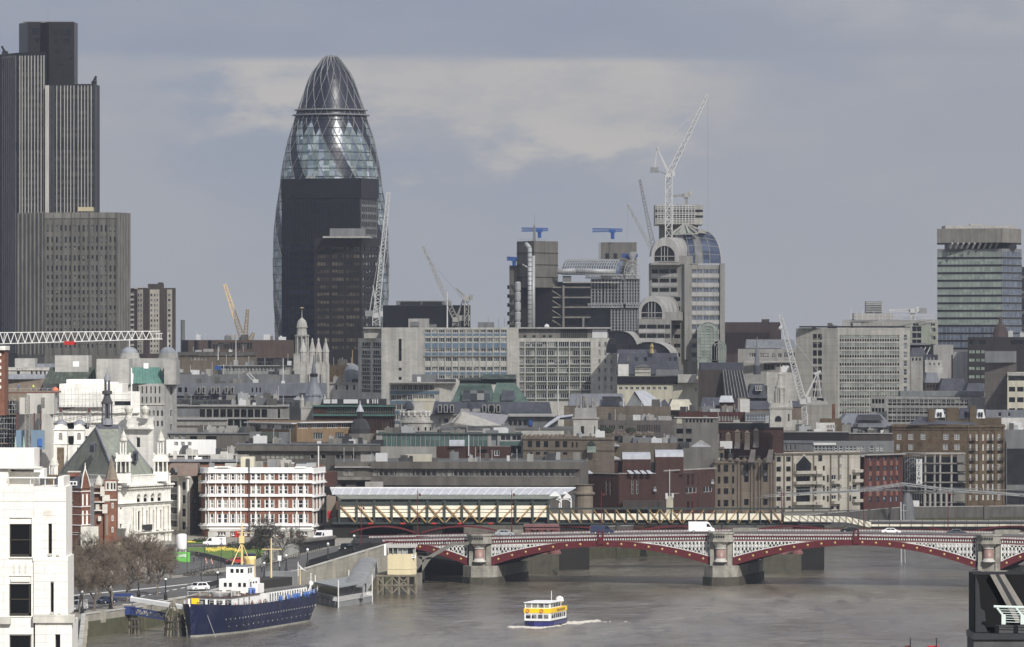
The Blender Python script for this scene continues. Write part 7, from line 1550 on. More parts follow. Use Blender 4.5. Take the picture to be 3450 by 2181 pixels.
for x in (1036,1082): q=MB();q.sbox(x-5,x+5,1262,1320,D-.15,.3);q.build('belfry_window',m_concd,t)
for x in (1012,1034,1060,1084,1104): q=MB();q.sbox(x-1.5,x+1.5,1226,1400,D-.4,.5);q.build('buttress',m_stone,t)
steeple('church_steeple','white classical steeple with small dome and gilded vane left of the pinnacled tower',1770,1016,[('tower',m_stone,[(27,1360),(27,1198)],4),('cornice',m_concl,[(27,1198),(27,1192)],4),('column_stage_core',m_stone_grey,[(12,1192),(12,1134)],8),('entablature',m_concl,[(24,1134),(24,1128)],8),('lantern',m_stone,[(17,1128),(15,1106),(19,1104),(19,1101)],8),('dome',m_stone,[(17,1101),(16,1090),(12,1080),(6,1075),(1.5,1070),(1,1045)],12),('weather_vane',m_gold,[(3,1041),(8,1038),(2,1035)],6)],m_stone)
t=bpy.data.objects['church_steeple']
for k in range(8): a=2*math.pi*k/8;q=MB();q.tube((X(1016,1770)+1.9*math.cos(a),1773+1.9*math.sin(a),Z(1192,1770)),(X(1016,1770)+1.9*math.cos(a),1773+1.9*math.sin(a),Z(1134,1770)),.28,6);q.build('column',m_stone,t)
steeple('lead_steeple','dark lead church spire with little balcony on a stone belfry, centre left',1570,1056,[('belfry',m_stone,[(42,1450),(42,1377)],4),('cornice',m_concl,[(44,1377),(44,1370)],4),('stone_stage',m_stone_grey,[(38,1370),(36,1353)],8),('lead_bell',m_dome,[(34,1353),(28,1330),(20,1310),(14,1290),(11,1270)],12),('balcony',m_dark,[(13,1270),(13,1260),(10,1259)],8),('upper_lantern',m_lead,[(8,1260),(7,1242)],8),('needle',m_lead,[(6,1242),(1,1195)],6)],m_stone)
t=bpy.data.objects['lead_steeple']
for s_ in (-1,1): q=MB();pinnacle(q,X(1056+s_*38,1570),1570.5,Z(1370,1570),Z(1330,1570),.6);q.build('corner_urn',m_stone,t)
for k in range(5): q=MB();q.dome((X(1034+k*11,1570),1570.6+abs(k-2)*.2,Z(1335,1570)),.45,.6,8,3);q.build('lucarne',m_lead,t)
steeple('domed_turret','ribbed grey stone dome with gilded finial beside the pale office',2010,1187,[('drum',m_stone,[(48,1420),(48,1338)],16),('cornice',m_concl,[(50,1338),(46,1332),(38,1318),(32,1306),(30,1290)],16),('dome',m_dome,[(29,1290),(29,1262),(26,1248),(20,1236),(11,1229),(3,1226)],20),('finial',m_gold,[(1.5,1226),(1.5,1180)],4)],m_stone)
t=steeple('dark_lantern_turret','dark little turret with pale pointed cap on a swelling lead dome',1525,1212,[('roof_base',m_conc,[(48,1490),(48,1462)],8),('lead_dome',m_feltd,[(32,1462),(34,1445),(26,1425),(16,1412)],12),('lantern',m_dark,[(10,1412),(10,1388)],8),('cap',m_zinc,[(13,1388),(9,1378),(2,1362),(1,1350)],8)],m_stone,'turret')
B=q1('copper_banded_office','brick office with green copper cornices and glazed top storey left of the pale office','office',[(1056,1556),(1330,1550)],1367,m_brickd,m_feltd,dep=30,clutter=0)
B.band(0,1366,1371,1.,m_copperb).band(0,1396,1402,1.,m_copperb).wins(0,G(1100,1326,28,.8),[(1373,1394)],style(0,1,.08,fm=m_gsteeld,gm=m_copglass)).wins(0,G(1216,1328,13,.5),[(1408,1452)],style(0,2,.08,fm=m_dark,gm=m_glass)).roofbox(1086,1300,1345,1366,1562,10,m_feltd)
for a,b in((1090,1113),(1117,1136),(1157,1206),(1236,1243),(1254,1258),(1262,1266),(1270,1274)): B.roofbox(a,b,1346,1360,1561.5,.4,m_whitep,'white_panel')
B.done()
ORD=['leftmost','second from the left','third from the left','fourth from the left','fifth from the left','sixth from the left','seventh from the left','eighth from the left','ninth from the left','tenth from the left','rightmost']
B=q1('brick_school','dark red brick school with barrel roofed towers and slit windows beyond the railway','school',[(1972,1468),(2085,1458),(2210,1458),(2236,1463),(2410,1494)],1598,m_brickd,m_felt,dep=20,ref=2)
B.wins(0,[(2040,2047),(2053,2060)],[(1618,1668)],style(0,2,.12,fm=m_concl,gm=m_glassd)).wins(1,[(2128,2135),(2144,2151)],[(1618,1665)],style(0,2,.12,fm=m_concl,gm=m_glassd)).wins(3,[(2315,2324),(2330,2337),(2350,2352)],[(1600,1634),(1690,1720)],plain).wins(3,[(2310,2348),(2370,2400)],[(1642,1662)],sW(2,gm=m_glassd))
B.band(0,1594,1597,.3,m_concl).band(1,1594,1597,.3,m_concl).band(3,1580,1584,.3,m_concl)
for a,b,yt,D_,w,r in((1975,2096,1556,1476,14,0),(2097,2192,1548,1473,12,1),(2208,2303,1540,1472,12,1)):
 B.roofbox(a,b,yt,1600,D_,w,m_brickd,'tower')
 if r:
  q=MB();x0,x1=X(a,D_),X(b,D_);zb=Z(yt,D_);n=8;h=Z(yt-23,D_)-zb
  for i in range(n):
   t0,t1=math.pi*i/n,math.pi*(i+1)/n;f_=lambda t,x:(x,D_+w/2-w/2*math.cos(t),zb+h*math.sin(t)**.8);q.face([f_(t0,x0),f_(t0,x1),f_(t1,x1),f_(t1,x0)])
  q.face([(x1,D_+w/2-w/2*math.cos(math.pi*i/n),zb+h*math.sin(math.pi*i/n)**.8) for i in range(n+1)]);B.add('barrel_roof',q,m_zinc)
for yb,yt,a,b in((1548,1533,2003,2095),(1526,1514,2034,2066)): q=MB();q.hip(X(a,1476),X(b,1476),1475,1486,Z(yb,1476),Z(yt,1476),(X(b,1476)-X(a,1476))*.4,4);B.add('zinc_roof',q,m_zinc)
for a in (1974,2112,2134,2155,2176): q=MB();q.face([V(a,1585,1458),V(a+12,1585,1458),V(a+26,1596,1456),V(a+10,1597,1456)]);q.face([V(a,1585,1458),V(a+12,1585,1458),V(a+12,1597,1459),V(a,1597,1459)]);B.add('rooflight',q,m_zinc)
for x,yy in((2207,1640),(2401,1615)):
 q=MB();q.sbox(x-4,x+4,yy,yy+17,1457 if x<2300 else 1491,.2);B.add('banner',q,m_slabg);q=MB();q.sbox(x-5,x+5,yy+9,yy+16,1456.8 if x<2300 else 1490.8,.2);B.add('banner_foot',q,m_zinc)
B.roofbox(2193,2207,1558,1592,1473,1,m_black,'slot').roofbox(2098,2240,1688,1712,1452,5,m_fl,'low_wing');B.done()
def tanblock(lab,a,b,yt,D_,cols,rows,dep=16,Db=None):
 B=q1('tan_granite_office',lab,'office',[(a,D_),(b,Db or D_)],yt,m_tan,m_felt,dep=dep,clutter=3,seed=a);B.wins(0,cols,rows,style(0,0,.14,fm=m_dark,gm=m_glassd,dep=.5));B.band(0,yt+4,yt+7,.5,m_tan);return B
B=tanblock('stepped brown granite office with square windows right of the brick school towers',2296,2440,1506,1642,[(2311,2325),(2351,2365),(2377,2391),(2425,2437)],[(1527,1550),(1566,1576)]);B.done()
B=tanblock('brown granite office with three window bays and deep grooves before the pale apartments',2405,2612,1554,1632,[(2418,2427),(2438,2454),(2466,2474)],[(1566,1590),(1605,1629),(1645,1665),(1684,1706)],Db=1640)
B.wins(0,[(2507,2522),(2571,2586)],[(1565,1585),(1604,1625),(1682,1703)],style(0,0,.1,fm=m_dark,gm=m_glassd,dep=.7)).wins(0,[(2507,2522),(2571,2586)],[(1586,1603)],style(0,0,0,gm=m_slabg,dep=.6)).piers(0,[2486,2498,2530,2542,2556,2564,2596,2606],6,1556,1725,.5,m_tan)
for x,y in((2454,1455),(2485,1446),(2518,1450),(2548,1442)):
 q=MB();q.sbox(x-9,x+9,y+10,y+54,1652,3);D_=1652;q.hip(X(x-10,D_),X(x+10,D_),D_-.2,D_+3.2,Z(y+10,D_),Z(y,D_),.85,1.5);B.add('pyramid_chimney',q,m_tan);q=MB();q.face([V(x-12,y+66,1648),V(x+8,y+66,1648),V(x+8,y+44,1651),V(x-8,y+44,1651)]);B.add('sloping_tiles',q,m_bt)
for k in range(8):
 q=MB();q.dome(V(2412+k*24,1552,1634),.75,.8,8,3);B.add('ball_finial',q,m_tan)
for x in (2530,2590): q=MB();q.face([V(x-10,1558,1630),V(x+10,1558,1630),V(x+16,1515,1636),V(x,1515,1636)]);q.face([V(x+10,1558,1630),V(x+13,1558,1636),V(x+16,1515,1636)]);B.add('sloping_tiles',q,m_bt)
B.done()
B=q1('red_brick_attic','red brick attic with one dark window between granite chimneys and the pale apartments','building',[(2560,1668),(2608,1668)],1482,m_brickr,m_lead,wins=[(0,[(2568,2577)],[(1500,1513)],plain)],dep=8);B.done()
B=q1('grey_arched_attic','long grey attic with small oval windows and white glazed strip above the apartments','building',[(2606,1690),(2740,1686),(3012,1690)],1489,m_slabg,m_lead,dep=12,ref=1)
B.wins(0,[(2614+k*15,2621+k*15) for k in range(5)],[(1499,1518)],style(0,0,.15,arch=True,fm=m_concl,gm=m_glassd)).band(0,1484,1494,.3,m_lead).wins(1,[(2745+k*12.8,2755+k*12.8) for k in range(5)]+[(2812,2822),(2828,2840)]+[(2850+k*13,2860+k*13) for k in range(5)]+[(2930,2944),(2953,2962),(2966,2976)],[(1503,1520)],style(0,1,.12,fm=m_whitep,gm=m_glass)).band(1,1492,1500,.5,m_whitep,2703 if 0 else None,2815).band(0,1520,1524,.3,m_brickd).band(1,1522,1526,.3,m_conc).done()
m_ap=M('pale_apartment_panel',(196,188,168),var=.06,course=3.)
B=q1('pale_apartments','pale panelled riverside apartments with pointed gable bay and many balconies','flats',[(2608,1652),(2898,1672)],1528,m_ap,m_felt,dep=16)
wz=style(0,0,.14,fm=m_tan,gm=m_glassd,dep=.35);rws=[(1537,1555),(1570,1588),(1604,1621),(1636,1655),(1672,1686)]
B.wins(0,[(2616,2632),(2649,2665)],rws,wz).wins(0,[(2682,2730)],[(1604,1627),(1640,1660),(1668,1694)],style(3,0,.1,fm=m_dark,gm=m_glassd,dep=.8)).wins(0,[(2744,2752),(2772,2780)],rws[1:],wz).wins(0,[(2757,2771)],[(1535,1555)],plain)
B.wins(0,[(2802,2818),(2828,2836)],[(1602,1618),(1636,1650),(1670,1684)],style(1,0,.1,fm=m_whitep,gm=m_glassd)).wins(0,[(2786,2793),(2862,2868)],[(1602,1626),(1640,1662),(1672,1692)],plain).wins(0,[(2829,2836)],[(1532,1546),(1566,1580)],style(1,0,.1,fm=m_whitep,gm=m_glassd)).wins(0,[(2872,2886)],[(1604,1618),(1636,1650),(1676,1690)],plain)
f=B.f[0]
for a,b,ys_ in((2673,2738,(1589,1624,1693)),(2742,2768,(1589,1624,1693)),(2800,2826,(1622,1690)),(2870,2898,(1584,1617,1684))):
 for y in ys_:
  u0,u1=f.up(a),min(f.up(b),f.L);z=f.zp(y+8,(u0+u1)/2);q=MB();q.obox(f.pt(u0,z),f.u,u1-u0,0,.9,0,1.5);B.add('balcony',q,m_ap)
u0,u1=f.up(2676),f.up(2732);z0=f.zp(1596);q=MB();za,zb=f.zp(1562),f.zp(1536);um=(u0+u1)/2
q.face([f.pt(u0+.4,z0,.4),f.pt(u1-.4,z0,.4),f.pt(u1-.4,za,.4),f.pt(um,zb,.4),f.pt(u0+.4,za,.4)]);B.add('gable_glazing',q,m_glassd)
q=MB();q.tube(f.pt(u0,za,.5),f.pt(um,zb+.4,.5),.28,4);q.tube(f.pt(u1,za,.5),f.pt(um,zb+.4,.5),.28,4);q.tube(f.pt(u0,za,.5),f.pt(u0,z0,.5),.2,4);q.tube(f.pt(u1,za,.5),f.pt(u1,z0,.5),.2,4);B.add('gable_frame',q,m_ap)
B.piers(0,[2610,2641,2670,2740,2798,2825,2857],4,1530,1722,.25,m_tan).band(0,1526,1531,.5,m_tan)
for x in (2616,2656,2800,2818): B.roofbox(x,x+9,1706,1716,1650.5,.5,m_navy,'blue_door')
B.done()
B=q1('red_clad_block','red brown office block with salmon panels between the pale apartments and bare frame','office',[(2884,1690),(2912,1676),(3042,1690)],1536,m_brickr,m_felt,dep=14,ref=1)
cs=[(2928,2936),(2952,2962),(2976,2986),(2999,3007),(3018,3025)]
B.wins(1,cs,[(1537+k*34,1551+k*34) for k in range(4)]+[(1674,1692),(1704,1718)],style(0,0,.08,fm=m_dark,gm=GL('sky_blue_window_glass',(40,48,56),(150,166,184),(76,86,96),cut=.5)))
B.panels(1,cs,[(1553+k*34,1569+k*34) for k in range(4)],m_pink).band(0,1533,1538,.9,m_concl).band(1,1529,1533,1.2,m_concl).wins(0,[(2892,2900)],[(1546,1560),(1582,1596),(1618,1632)],plain).done()
t=thing('unfinished_building',(X(3150,1700),1700,H(1700)),'open bare concrete building frame with curved floor slabs and hanging white banner','building site')
def cp(px,py):
 s=(px-3038)/(3254-3038);return V(px,py,1706-9*math.sin(math.pi*min(1,s*1.1)))
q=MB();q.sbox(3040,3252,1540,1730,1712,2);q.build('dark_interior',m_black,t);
for k,(y,h) in enumerate(((1526,5),(1560,4),(1592,4),(1624,4),(1660,4),(1692,3))):
 q=MB();n=16;x0,x1=3066 if k else 3040,3253
 for i in range(n):
  a,b=x0+(x1-x0)*i/n,x0+(x1-x0)*(i+1)/n;A,B_=cp(a,y),cp(b,y);z=Vector((0,0,-h*.088));w=Vector((0,5,0));q.face([A+z,B_+z,B_,A]);q.face([A,B_,B_+w,A+w])
 q.build('floor_slab',m_conc if k else m_concl,t)
for x in (3118,3149,3168,3206): q=MB();q.tube(cp(x,1726)+Vector((0,.8,0)),cp(x,1528)+Vector((0,.8,0)),.33,8);q.build('column',m_concl,t)
for x in (3115,3133,3150,3170,3188): q=MB();q.tube(cp(x,1715)-Vector((0,.3,0)),cp(x,1664)-Vector((0,.3,0)),.4,8);q.build('lower_column',m_concl,t)
for a,b,ya,yb in((3224,3252,1534,1558),(3226,3252,1566,1588),(3228,3252,1600,1620),(3212,3252,1665,1690),(3140,3252,1713,1736)): q=MB();q.sbox(a,b,ya,yb,1704,1);q.build('infill_wall',m_conc,t)
r=random.Random(9)
for k in range(9): q=MB();x=3041+k*8;q.tube(V(x,1700,1697),V(x,1530,1697),.06,4);q.build('scaffold_pole',m_gsteel,t)
for k in range(20): q=MB();x=r.uniform(3040,3078);y=r.uniform(1535,1640);q.tube(V(x,y,1697),V(x+r.uniform(14,26),y+r.choice((-14,0,0,14)),1697),.06,3);q.build('scaffold_pole',m_gsteel,t)
q=MB();q.sbox(3087,3107,1547,1632,1693,.15);bn=q.build('banner',m_whitep,label='tall white hanging banner with dark capital letters on the bare concrete frame',cat='banner')
def text(s,loc,size,mat,parent,rx=90,rz=0,ext=.01,name='lettering',align='CENTER',sp=1.,sy=1.):
 c=bpy.data.curves.new(name,'FONT');c.body=s;c.size=size;c.align_x=align;c.align_y='CENTER';c.extrude=ext;c.space_line=sp;o=bpy.data.objects.new(name,c);COL.objects.link(o)
 o.rotation_euler=(math.radians(rx),0,math.radians(rz));dg=bpy.context.evaluated_depsgraph_get();me=bpy.data.meshes.new_from_object(o.evaluated_get(dg));bpy.data.objects.remove(o)
 me.materials.clear();me.materials.append(mat);o=bpy.data.objects.new(name,me);o.rotation_euler=(math.radians(rx),0,math.radians(rz));off=OFF.get(parent.name,Vector());o.location=Vector(loc)-off;o.scale=(1,sy,1);link(o,parent);o['kind']='stuff';return o
text('F\nU\nC\nE\nN\nA',(X(3096,1693),1692.8,Z(1590,1693)),1.35,m_gsteeld,bn,sp=.96)
q=MB();q.sbox(3072,3097,1687,1715,1692,.3);q.sbox(3086,3098,1715,1727,1692,.3);q.build('white_hoarding',m_whitep,label='white L shaped hoarding panel at the foot of the bare concrete frame',cat='hoarding')
B=Bld('brick_warehouse','tall yellow brown brick warehouse with white windows and iron balconies at the right','warehouse',[(3003,1716),(3258,1712),(3385,1718)],1434,m_brickb,m_felt,dep=22,ref=1)
wb=style(2,2,.13,fm=m_whitep,gm=m_glassd,dep=.25)
B.wins(0,[(3022,3038),(3061,3077),(3102,3118),(3179,3196),(3216,3234)],[(1462,1482)],wb).wins(0,[(3021,3032),(3061,3077),(3177,3194),(3216,3234)],[(1497,1516)],wb)
c1=[(3265,3272),(3287,3294),(3310,3315),(3325,3332),(3343,3347),(3361,3370)]
B.wins(1,c1,[(1464+k*33.5,1485+k*33.5) for k in range(6)]+[(1668,1685)],style(1,1,.13,fm=m_whitep,gm=m_glassd,dep=.2))
for i in (0,1): B.band(i,1434,1440,.5,m_brickb).band(i,1446,1449,.3,m_brickb).band(i,1488,1490,.08,m_brick)
f=B.f[1]
for k in range(5):
 for a,b in((3262,3282),(3324,3344),(3360,3378)):
  q=MB();u0,u1=f.up(a),f.up(b);z=f.zp(1487+k*33.5);q.obox(f.pt(u0,z),f.u,u1-u0,0,.12,0,1.1)
  for j in range(7): u=u0+(u1-u0)*j/6;q.tube(f.pt(u,z,1.05),f.pt(u,z+1,1.05),.05,4)
  q.tube(f.pt(u0,z+1,1.05),f.pt(u1,z+1,1.05),.05,4);B.add('iron_balcony',q,m_iron)
B.piers(1,[3262,3300,3352,3380],5,1436,1720,.25,m_brickb)
q=MB();q.face([V(3058,1432,1713),V(3178,1430,1713),V(3130,1404,1724),V(3098,1404,1722)]);q.face([V(3178,1430,1713),V(3300,1432,1716),V(3285,1424,1726),V(3130,1414,1724)]);B.add('slate_roof',q,m_slate)
for a,b,yt,D_,m in((3128,3150,1378,1716,m_brickb),(3190,3232,1374,1730,m_brickb),(3268,3290,1368,1726,m_brickb)): B.roofbox(a,b,yt,1434,D_,4,m,'chimney_block')
B.roofbox(3312,3350,1706,1718,1711,1,m_concl,'white_awning').done()
for a,b,ya,yb,D_,m,lab in((3150,3184,1380,1408,1738,m_whitep,'curved white dormer house above the warehouse roof, left one'),(3290,3320,1380,1410,1740,m_whitep,'white dormer house above the warehouse roof, right one'),(3232,3290,1378,1412,1745,m_slate,'slate dormer roof between warehouse chimneys')):
 t=thing('roof_house',V((a+b)/2,1430,D_),lab,'house');q=MB();q.hip(X(a,D_),X(b,D_),D_,D_+6,Z(yb,D_),Z(ya,D_),.5,1.5);q.build('mansard',m,t);q=MB();q.sbox(a,b,yb,1436,D_+.2,5);q.build('wall',m_brickb,t)
 for k in range(2): q=MB();x=(a+b)/2-8+k*9;q.sbox(x,x+5,ya+9,yb-5,D_-.3,1);q.build('window',m_glassd,t)
B=q1('grey_attic_block','grey attic over yellow brick and white walls right of the warehouse chimneys','building',[(3322,1748),(3560,1746)],1382,m_lead,m_felt,wins=[(0,[(3362,3374),(3395,3404)],[(1390,1404)],sW(0,gm=m_glassd))],dep=8);B.band(0,1408,1440,.15,m_brickb,3322,3373).band(0,1408,1450,.2,m_white,3374,3500).done()
B=q1('dark_shaded_block','dark deeply shaded building under a grey roof at the right edge past the warehouse','building',[(3390,1728),(3560,1728)],1448,m_slabg,m_lead,wins=[(0,[(3392,3455)],[(1512,1634)],style(9,6,.12,fm=m_dark,gm=m_glassdk)),(0,[(3392,3455)],[(1650,1700)],style(4,1,.2,fm=m_dark,gm=m_glassdk))],dep=14,clutter=3);B.done()
t=thing('footbridge',(X(3060,1640),1640,0),'slim steel suspension footbridge crossing in front of the riverside buildings','footbridge');FD=1640
FB=[(2380,1668),(2560,1664),(2760,1659),(3000,1650),(3200,1656),(3450,1664),(3700,1674)]
def fy(x): return lerpt(FB,x)
q=MB()
for x in range(2380,3700,20):
 A,B_=V(x,fy(x),FD),V(x+20,fy(x+20),FD);q.face([A,B_,B_+Vector((0,4,0)),A+Vector((0,4,0))]);q.face([A-Vector((0,0,.35)),B_-Vector((0,0,.35)),B_,A])
q.build('deck',m_slabg,t)
for o in (0,4):
 q=MB();
 for x in range(2380,3700,20): q.tube(V(x,fy(x)-11,FD)+Vector((0,o,0)),V(x+20,fy(x+20)-11,FD)+Vector((0,o,0)),.05,4,caps=False)
 for x in range(2380,3700,9): q.tube(V(x,fy(x)-11,FD)+Vector((0,o,0)),V(x,fy(x),FD)+Vector((0,o,0)),.025,3,caps=False)
 q.build('handrail',m_gsteel,t)
CB=[(2380,1684),(2700,1668),(2900,1656),(3046,1634),(3200,1654),(3450,1672),(3700,1676)]
for o,dz in((-2.4,0),(-2.2,.5),(6.4,0),(6.2,.5)):
 q=MB()
 for a,b in zip(CB,CB[1:]): q.tube(V(a[0],a[1],FD)+Vector((0,o,dz)),V(b[0],b[1],FD)+Vector((0,o,dz)),.1,4,caps=False)
 q.build('cable',m_steel,t)
for x in range(2400,3660,58): q=MB();y=lerpt(CB,x);q.tube(V(x,y,FD)+Vector((0,-2.4,0)),V(x,y,FD)+Vector((0,6.4,0)),.13,4);q.tube(V(x,y,FD)+Vector((0,-2.4,0)),V(x,fy(x)+3,FD),.12,4);q.build('cross_arm',m_dark,t)
q=MB();q.lathe((X(3058,FD),FD+2,-1),[(2.6,0),(2.2,Z(1722,FD)+1),(1.2,Z(1660,FD)+1)],14,sy=1.6);q.build('river_pier',m_slabg,t)
for s_ in (-1,1): q=MB();q.tube((X(3058,FD),FD+2,Z(1664,FD)),V(3058+s_*8,1636,FD)+Vector((0,2+s_*3.6,0)),.5,8,r2=.25);q.build('pier_arm',m_dark,t)
for i,(x,m) in enumerate(((2452,m_coatl),(2590,m_coatl),(2619,m_dark),(2742,m_coatl),(2778,m_dark),(2895,m_dark),(2930,m_blue),(3300,m_dark),(3312,m_coatr))):
 a=V(x,fy(x),FD);person('pedestrian in %s on the slim footbridge, '%('a pale coat' if m is m_coatl else 'a maroon coat' if m is m_coatr else 'a blue jacket' if m is m_blue else 'dark clothes')+ORD[i],(a.x,FD+1.5,a.z),top=m,leg=m_denim,yaw=math.pi/2*(1 if i%2 else -1),group='pedestrians on the footbridge')
q=MB();x=X(3040,1500);
t=thing('river_beacon',(X(3044,1420),1420,0),'white navigation mast with arms standing in the river behind the railway bridge','beacon');q=MB();q.tube((X(3037,1420),1420,-1),(X(3035,1420),1420,Z(1692,1420)),.18,5);q.tube((X(3050,1420),1420,-1),(X(3044,1420),1420,Z(1700,1420)),.1,5);q.tube(V(3034,1720,1420),V(3053,1722,1420),.08,4);q.tube(V(3042,1702,1420),V(3052,1702,1420),.08,4);q.build('mast',m_wsteel,t)
t=thing('signal_tower',(X(2254,1500),1500,H(1500)),'slim stone clock like pillar with white signal boxes and tall pole behind the railway truss','tower');q=MB();D=1445;q.sbox(2245,2268,1672,1740,D,1.8);q.sbox(2242,2271,1726,1732,D-.2,2.2);q.build('stone_pillar',m_cream,t)
q=MB();q.sbox(2242,2250,1662,1682,D-.3,.6);q.sbox(2263,2270,1662,1678,D-.3,.6);q.build('signal_box',m_whitep,t);q=MB();q.tube(V(2256,1672,D),V(2256,1582,D),.12,5);q.tube(V(2256,1664,D),V(2288,1662,D),.06,4);q.build('pole',m_wsteel,t)
r=random.Random(12);
t=thing('street_lamp',(X(1997,1520),1520,H(1520)),'x','street lamp','lamps on the road behind the railway bridge');q=MB();q.tube((0,0,0),(0,0,9.),.09,5,r2=.06);q.build('post',m_dark,t);q=MB();q.box(-.8,.8,-.2,.2,9.,9.22);q.build('lamp_head',m_whitep,t)
for i,(px,py) in enumerate(((1997,1637),(2012,1682),(2032,1623),(2040,1636),(2060,1612),(2090,1688),(2200,1684),(2277,1690),(2396,1687),(2470,1690))):
 D=1446;z=Z(py,D)-9.1;lab='pale headed street lamp behind the railway truss, '+ORD[i]
 if i==0: t.location=(X(px,D),D,z);t['label']=lab;OFF[t.name]=Vector(t.location)
 else: copy_tree(t,(X(px,D),D,z),label=lab)
t=thing('embankment_lamp',(0,0,0),'x','lamp post','globe lamps along the river wall');q=MB();q.lathe((0,0,0),[(.45,0),(.45,.25),(.32,.4),(.4,.8),(.26,1.3),(.14,1.6),(.1,2.9),(.09,3.5)],10);q.build('iron_post',m_iron,t)
q=MB();q.lathe((0,0,3.5),[(.12,0),(.2,.1),(.28,.35),(.24,.6)],10);q.build('globe',m_glassb,t);q=MB();q.lathe((0,0,4.08),[(.3,0),(.26,.2),(.1,.36)],10);q.build('lamp_cap',m_whitep,t)
EL=[(277,2068,'leftmost globe lamp, by the white vehicle parked near the river wall'),(373,2052,'globe lamp between the trees, second from the left'),(467,2016,'globe lamp right behind the white gangway roof'),(558,2022,'globe lamp left of the red and white taxi'),(733,1998,'globe lamp right of the taxi, left of the ship bridge'),(890,1964,'globe lamp just right of the cream funnel'),(964,1937,'globe lamp behind the thin yellow mast'),(1036,1916,'globe lamp on the wall left of the pontoon ramp'),(1105,1896,'globe lamp on the wall above the pontoon ramp'),(1193,1868,'rightmost globe lamp, by the black taxi')]
for i,(px,py,lab) in enumerate(EL):
 p=gp(px,py);
 if i==0: t.location=p;t['label']=lab;OFF[t.name]=p
 else: copy_tree(t,p,label=lab)
def bars(t,x0,x1,y0,y1,n,D,m):
 q=MB();r=random.Random(int(x0))
 for k in range(n):
  x=x0;h=(y1-y0)/n
  while x<x1-2: w=r.uniform(2,7);q.sbox(x,min(x+w,x1),y0+k*h,y0+k*h+h*.6,D,.02);x+=w+1.2
 return q.build('small_print',m,t,kind='stuff')
def slim(px,yb,yt,lab,m=m_dark):
 p=gp(px,yb);h=(yb-yt)*p.y/F;q=MB();q.tube((p.x,p.y,p.z),(p.x,p.y,p.z+h),.07,5);q.box(p.x-.35,p.x+.35,p.y-.1,p.y+.1,p.z+h,p.z+h+.15);q.build('street_lamp_post',m,label=lab,cat='lamp post',group='slim dark lamp columns round the lawn')
for k_,(px,yb,yt) in enumerate(((590,1920,1790),(630,1935,1780),(678,1985,1883),(688,1925,1835),(735,1926,1885),(745,1912,1817),(785,1908,1857),(801,1880,1800),(898,1918,1824),(953,1902,1806),(1008,1882,1750))): slim(px,yb,yt,'slim dark lamp column by the daffodil lawn roads, '+ORD[k_])
def tree_mesh(seed,h,spread,levels=6,trunk=.28,tw=.026,n0=5):
 r=random.Random(seed);tr,tg=MB(),MB()
 def br(p,d,L,rad,lv):
  q=p+d*L;(tr if lv<2 else tg).tube(p,q,rad,5 if lv<2 else 3,r2=rad*.62,caps=False)
  if lv>=levels: return
  k=n0 if lv==0 else (3 if lv<3 else 4)
  for i in range(k):
   a=Vector((r.gauss(0,1),r.gauss(0,1),r.gauss(0,1)));a=(a-d*a.dot(d));
   if a.length<.01: continue
   a.normalize();s=r.uniform(.45,1.0)*(1.1 if lv==0 else 1);nd=(d+a*s*spread+Vector((0,0,.10))).normalized()
   st=q if i<2 else p+d*L*r.uniform(.45,.95);br(st,nd,L*r.uniform(.6,.86),max(tw,rad*.6),lv+1)
 br(Vector((0,0,0)),Vector((r.uniform(-.08,.08),0,1)).normalized(),h*.27,trunk,0);return tr,tg
TM={}
def tree(name,px,py,h,seed,lab,mt=m_twig,bark=m_bark,levels=6,spread=.85,trunk=.3,group='bare plane trees along the embankment',sc=1):
 p=gp(px,py);k=(seed,levels)
 t=thing(name,p,lab,'tree',group)
 if k not in TM:
  a,b=tree_mesh(seed,h,spread,levels,trunk);ms=[]
  for mb_,m,nm in((a,bark,'trunk'),(b,mt,'crown')):
   me=bpy.data.meshes.new(nm);me.from_pydata(mb_.v,[],mb_.f);me.materials.append(m);ms.append(me)
  TM[k]=ms
 for me in TM[k]: o=bpy.data.objects.new(me.name,me);link(o,t)
 return t
TL=[(235,2030,13,1,'leftmost bare plane tree, against the white stone building'),(268,2064,12.5,2,'bare plane tree in front of the parked white van'),(318,2058,13.5,3,'bare plane tree second from the white van, thick trunk'),(378,2046,14,4,'bare plane tree behind the blue canopy at the gangway head'),(428,2030,13.5,5,'bare plane tree left of the white gangway roof end'),(530,2008,12.5,6,'bare plane tree with pale forked trunk right of the gangway roof'),(300,1985,12,1,'bare plane tree across the road, left one of the far row'),(360,1975,12,3,'bare plane tree across the road before the brick tower'),(430,1962,12,2,'bare plane tree across the road before the gothic porch'),(500,1955,11.5,5,'bare plane tree across the road before the white columns'),(575,1950,8.,4,'small bare tree at the corner by the green hoarding'),(255,1990,12,6,'bare plane tree across the road, closest to the white stone building'),(330,1972,11,2,'bare plane tree across the road below the brick gable'),(395,1968,11,6,'bare plane tree across the road below the stone spirelet'),(465,1958,11,1,'bare plane tree across the road below the cream gothic porch'),(540,1952,9,3,'small bare tree left of the green hoarding')]
for px,py,h,s_,lab in TL:
 o=tree('plane_tree',px,py,13,s_,lab);k=h/13*(.84 if py>2000 else .98);o.scale=(k*1.12,k*1.12,k);o.rotation_euler=(0,0,px*.7)
for px,py,k,s_,lab in((905,1895,.86,11,'dense dark bare tree right of the yellow mast, in front of the banded building'),(948,1890,.82,12,'dense dark bare tree, right half of the clump before the banded building'),(872,1893,.55,13,'small dark bare tree at the left of the clump'),(1135,1790,.5,12,'small bare shrub tree against the end of the railway truss')):
 o=tree('bare_tree',px,py,13,s_,lab,mt=m_twigd,bark=m_twigd,levels=6,spread=1.,trunk=.2,group='dark bare trees by the lawn');o.scale=(k*1.15,)*2+(k,)
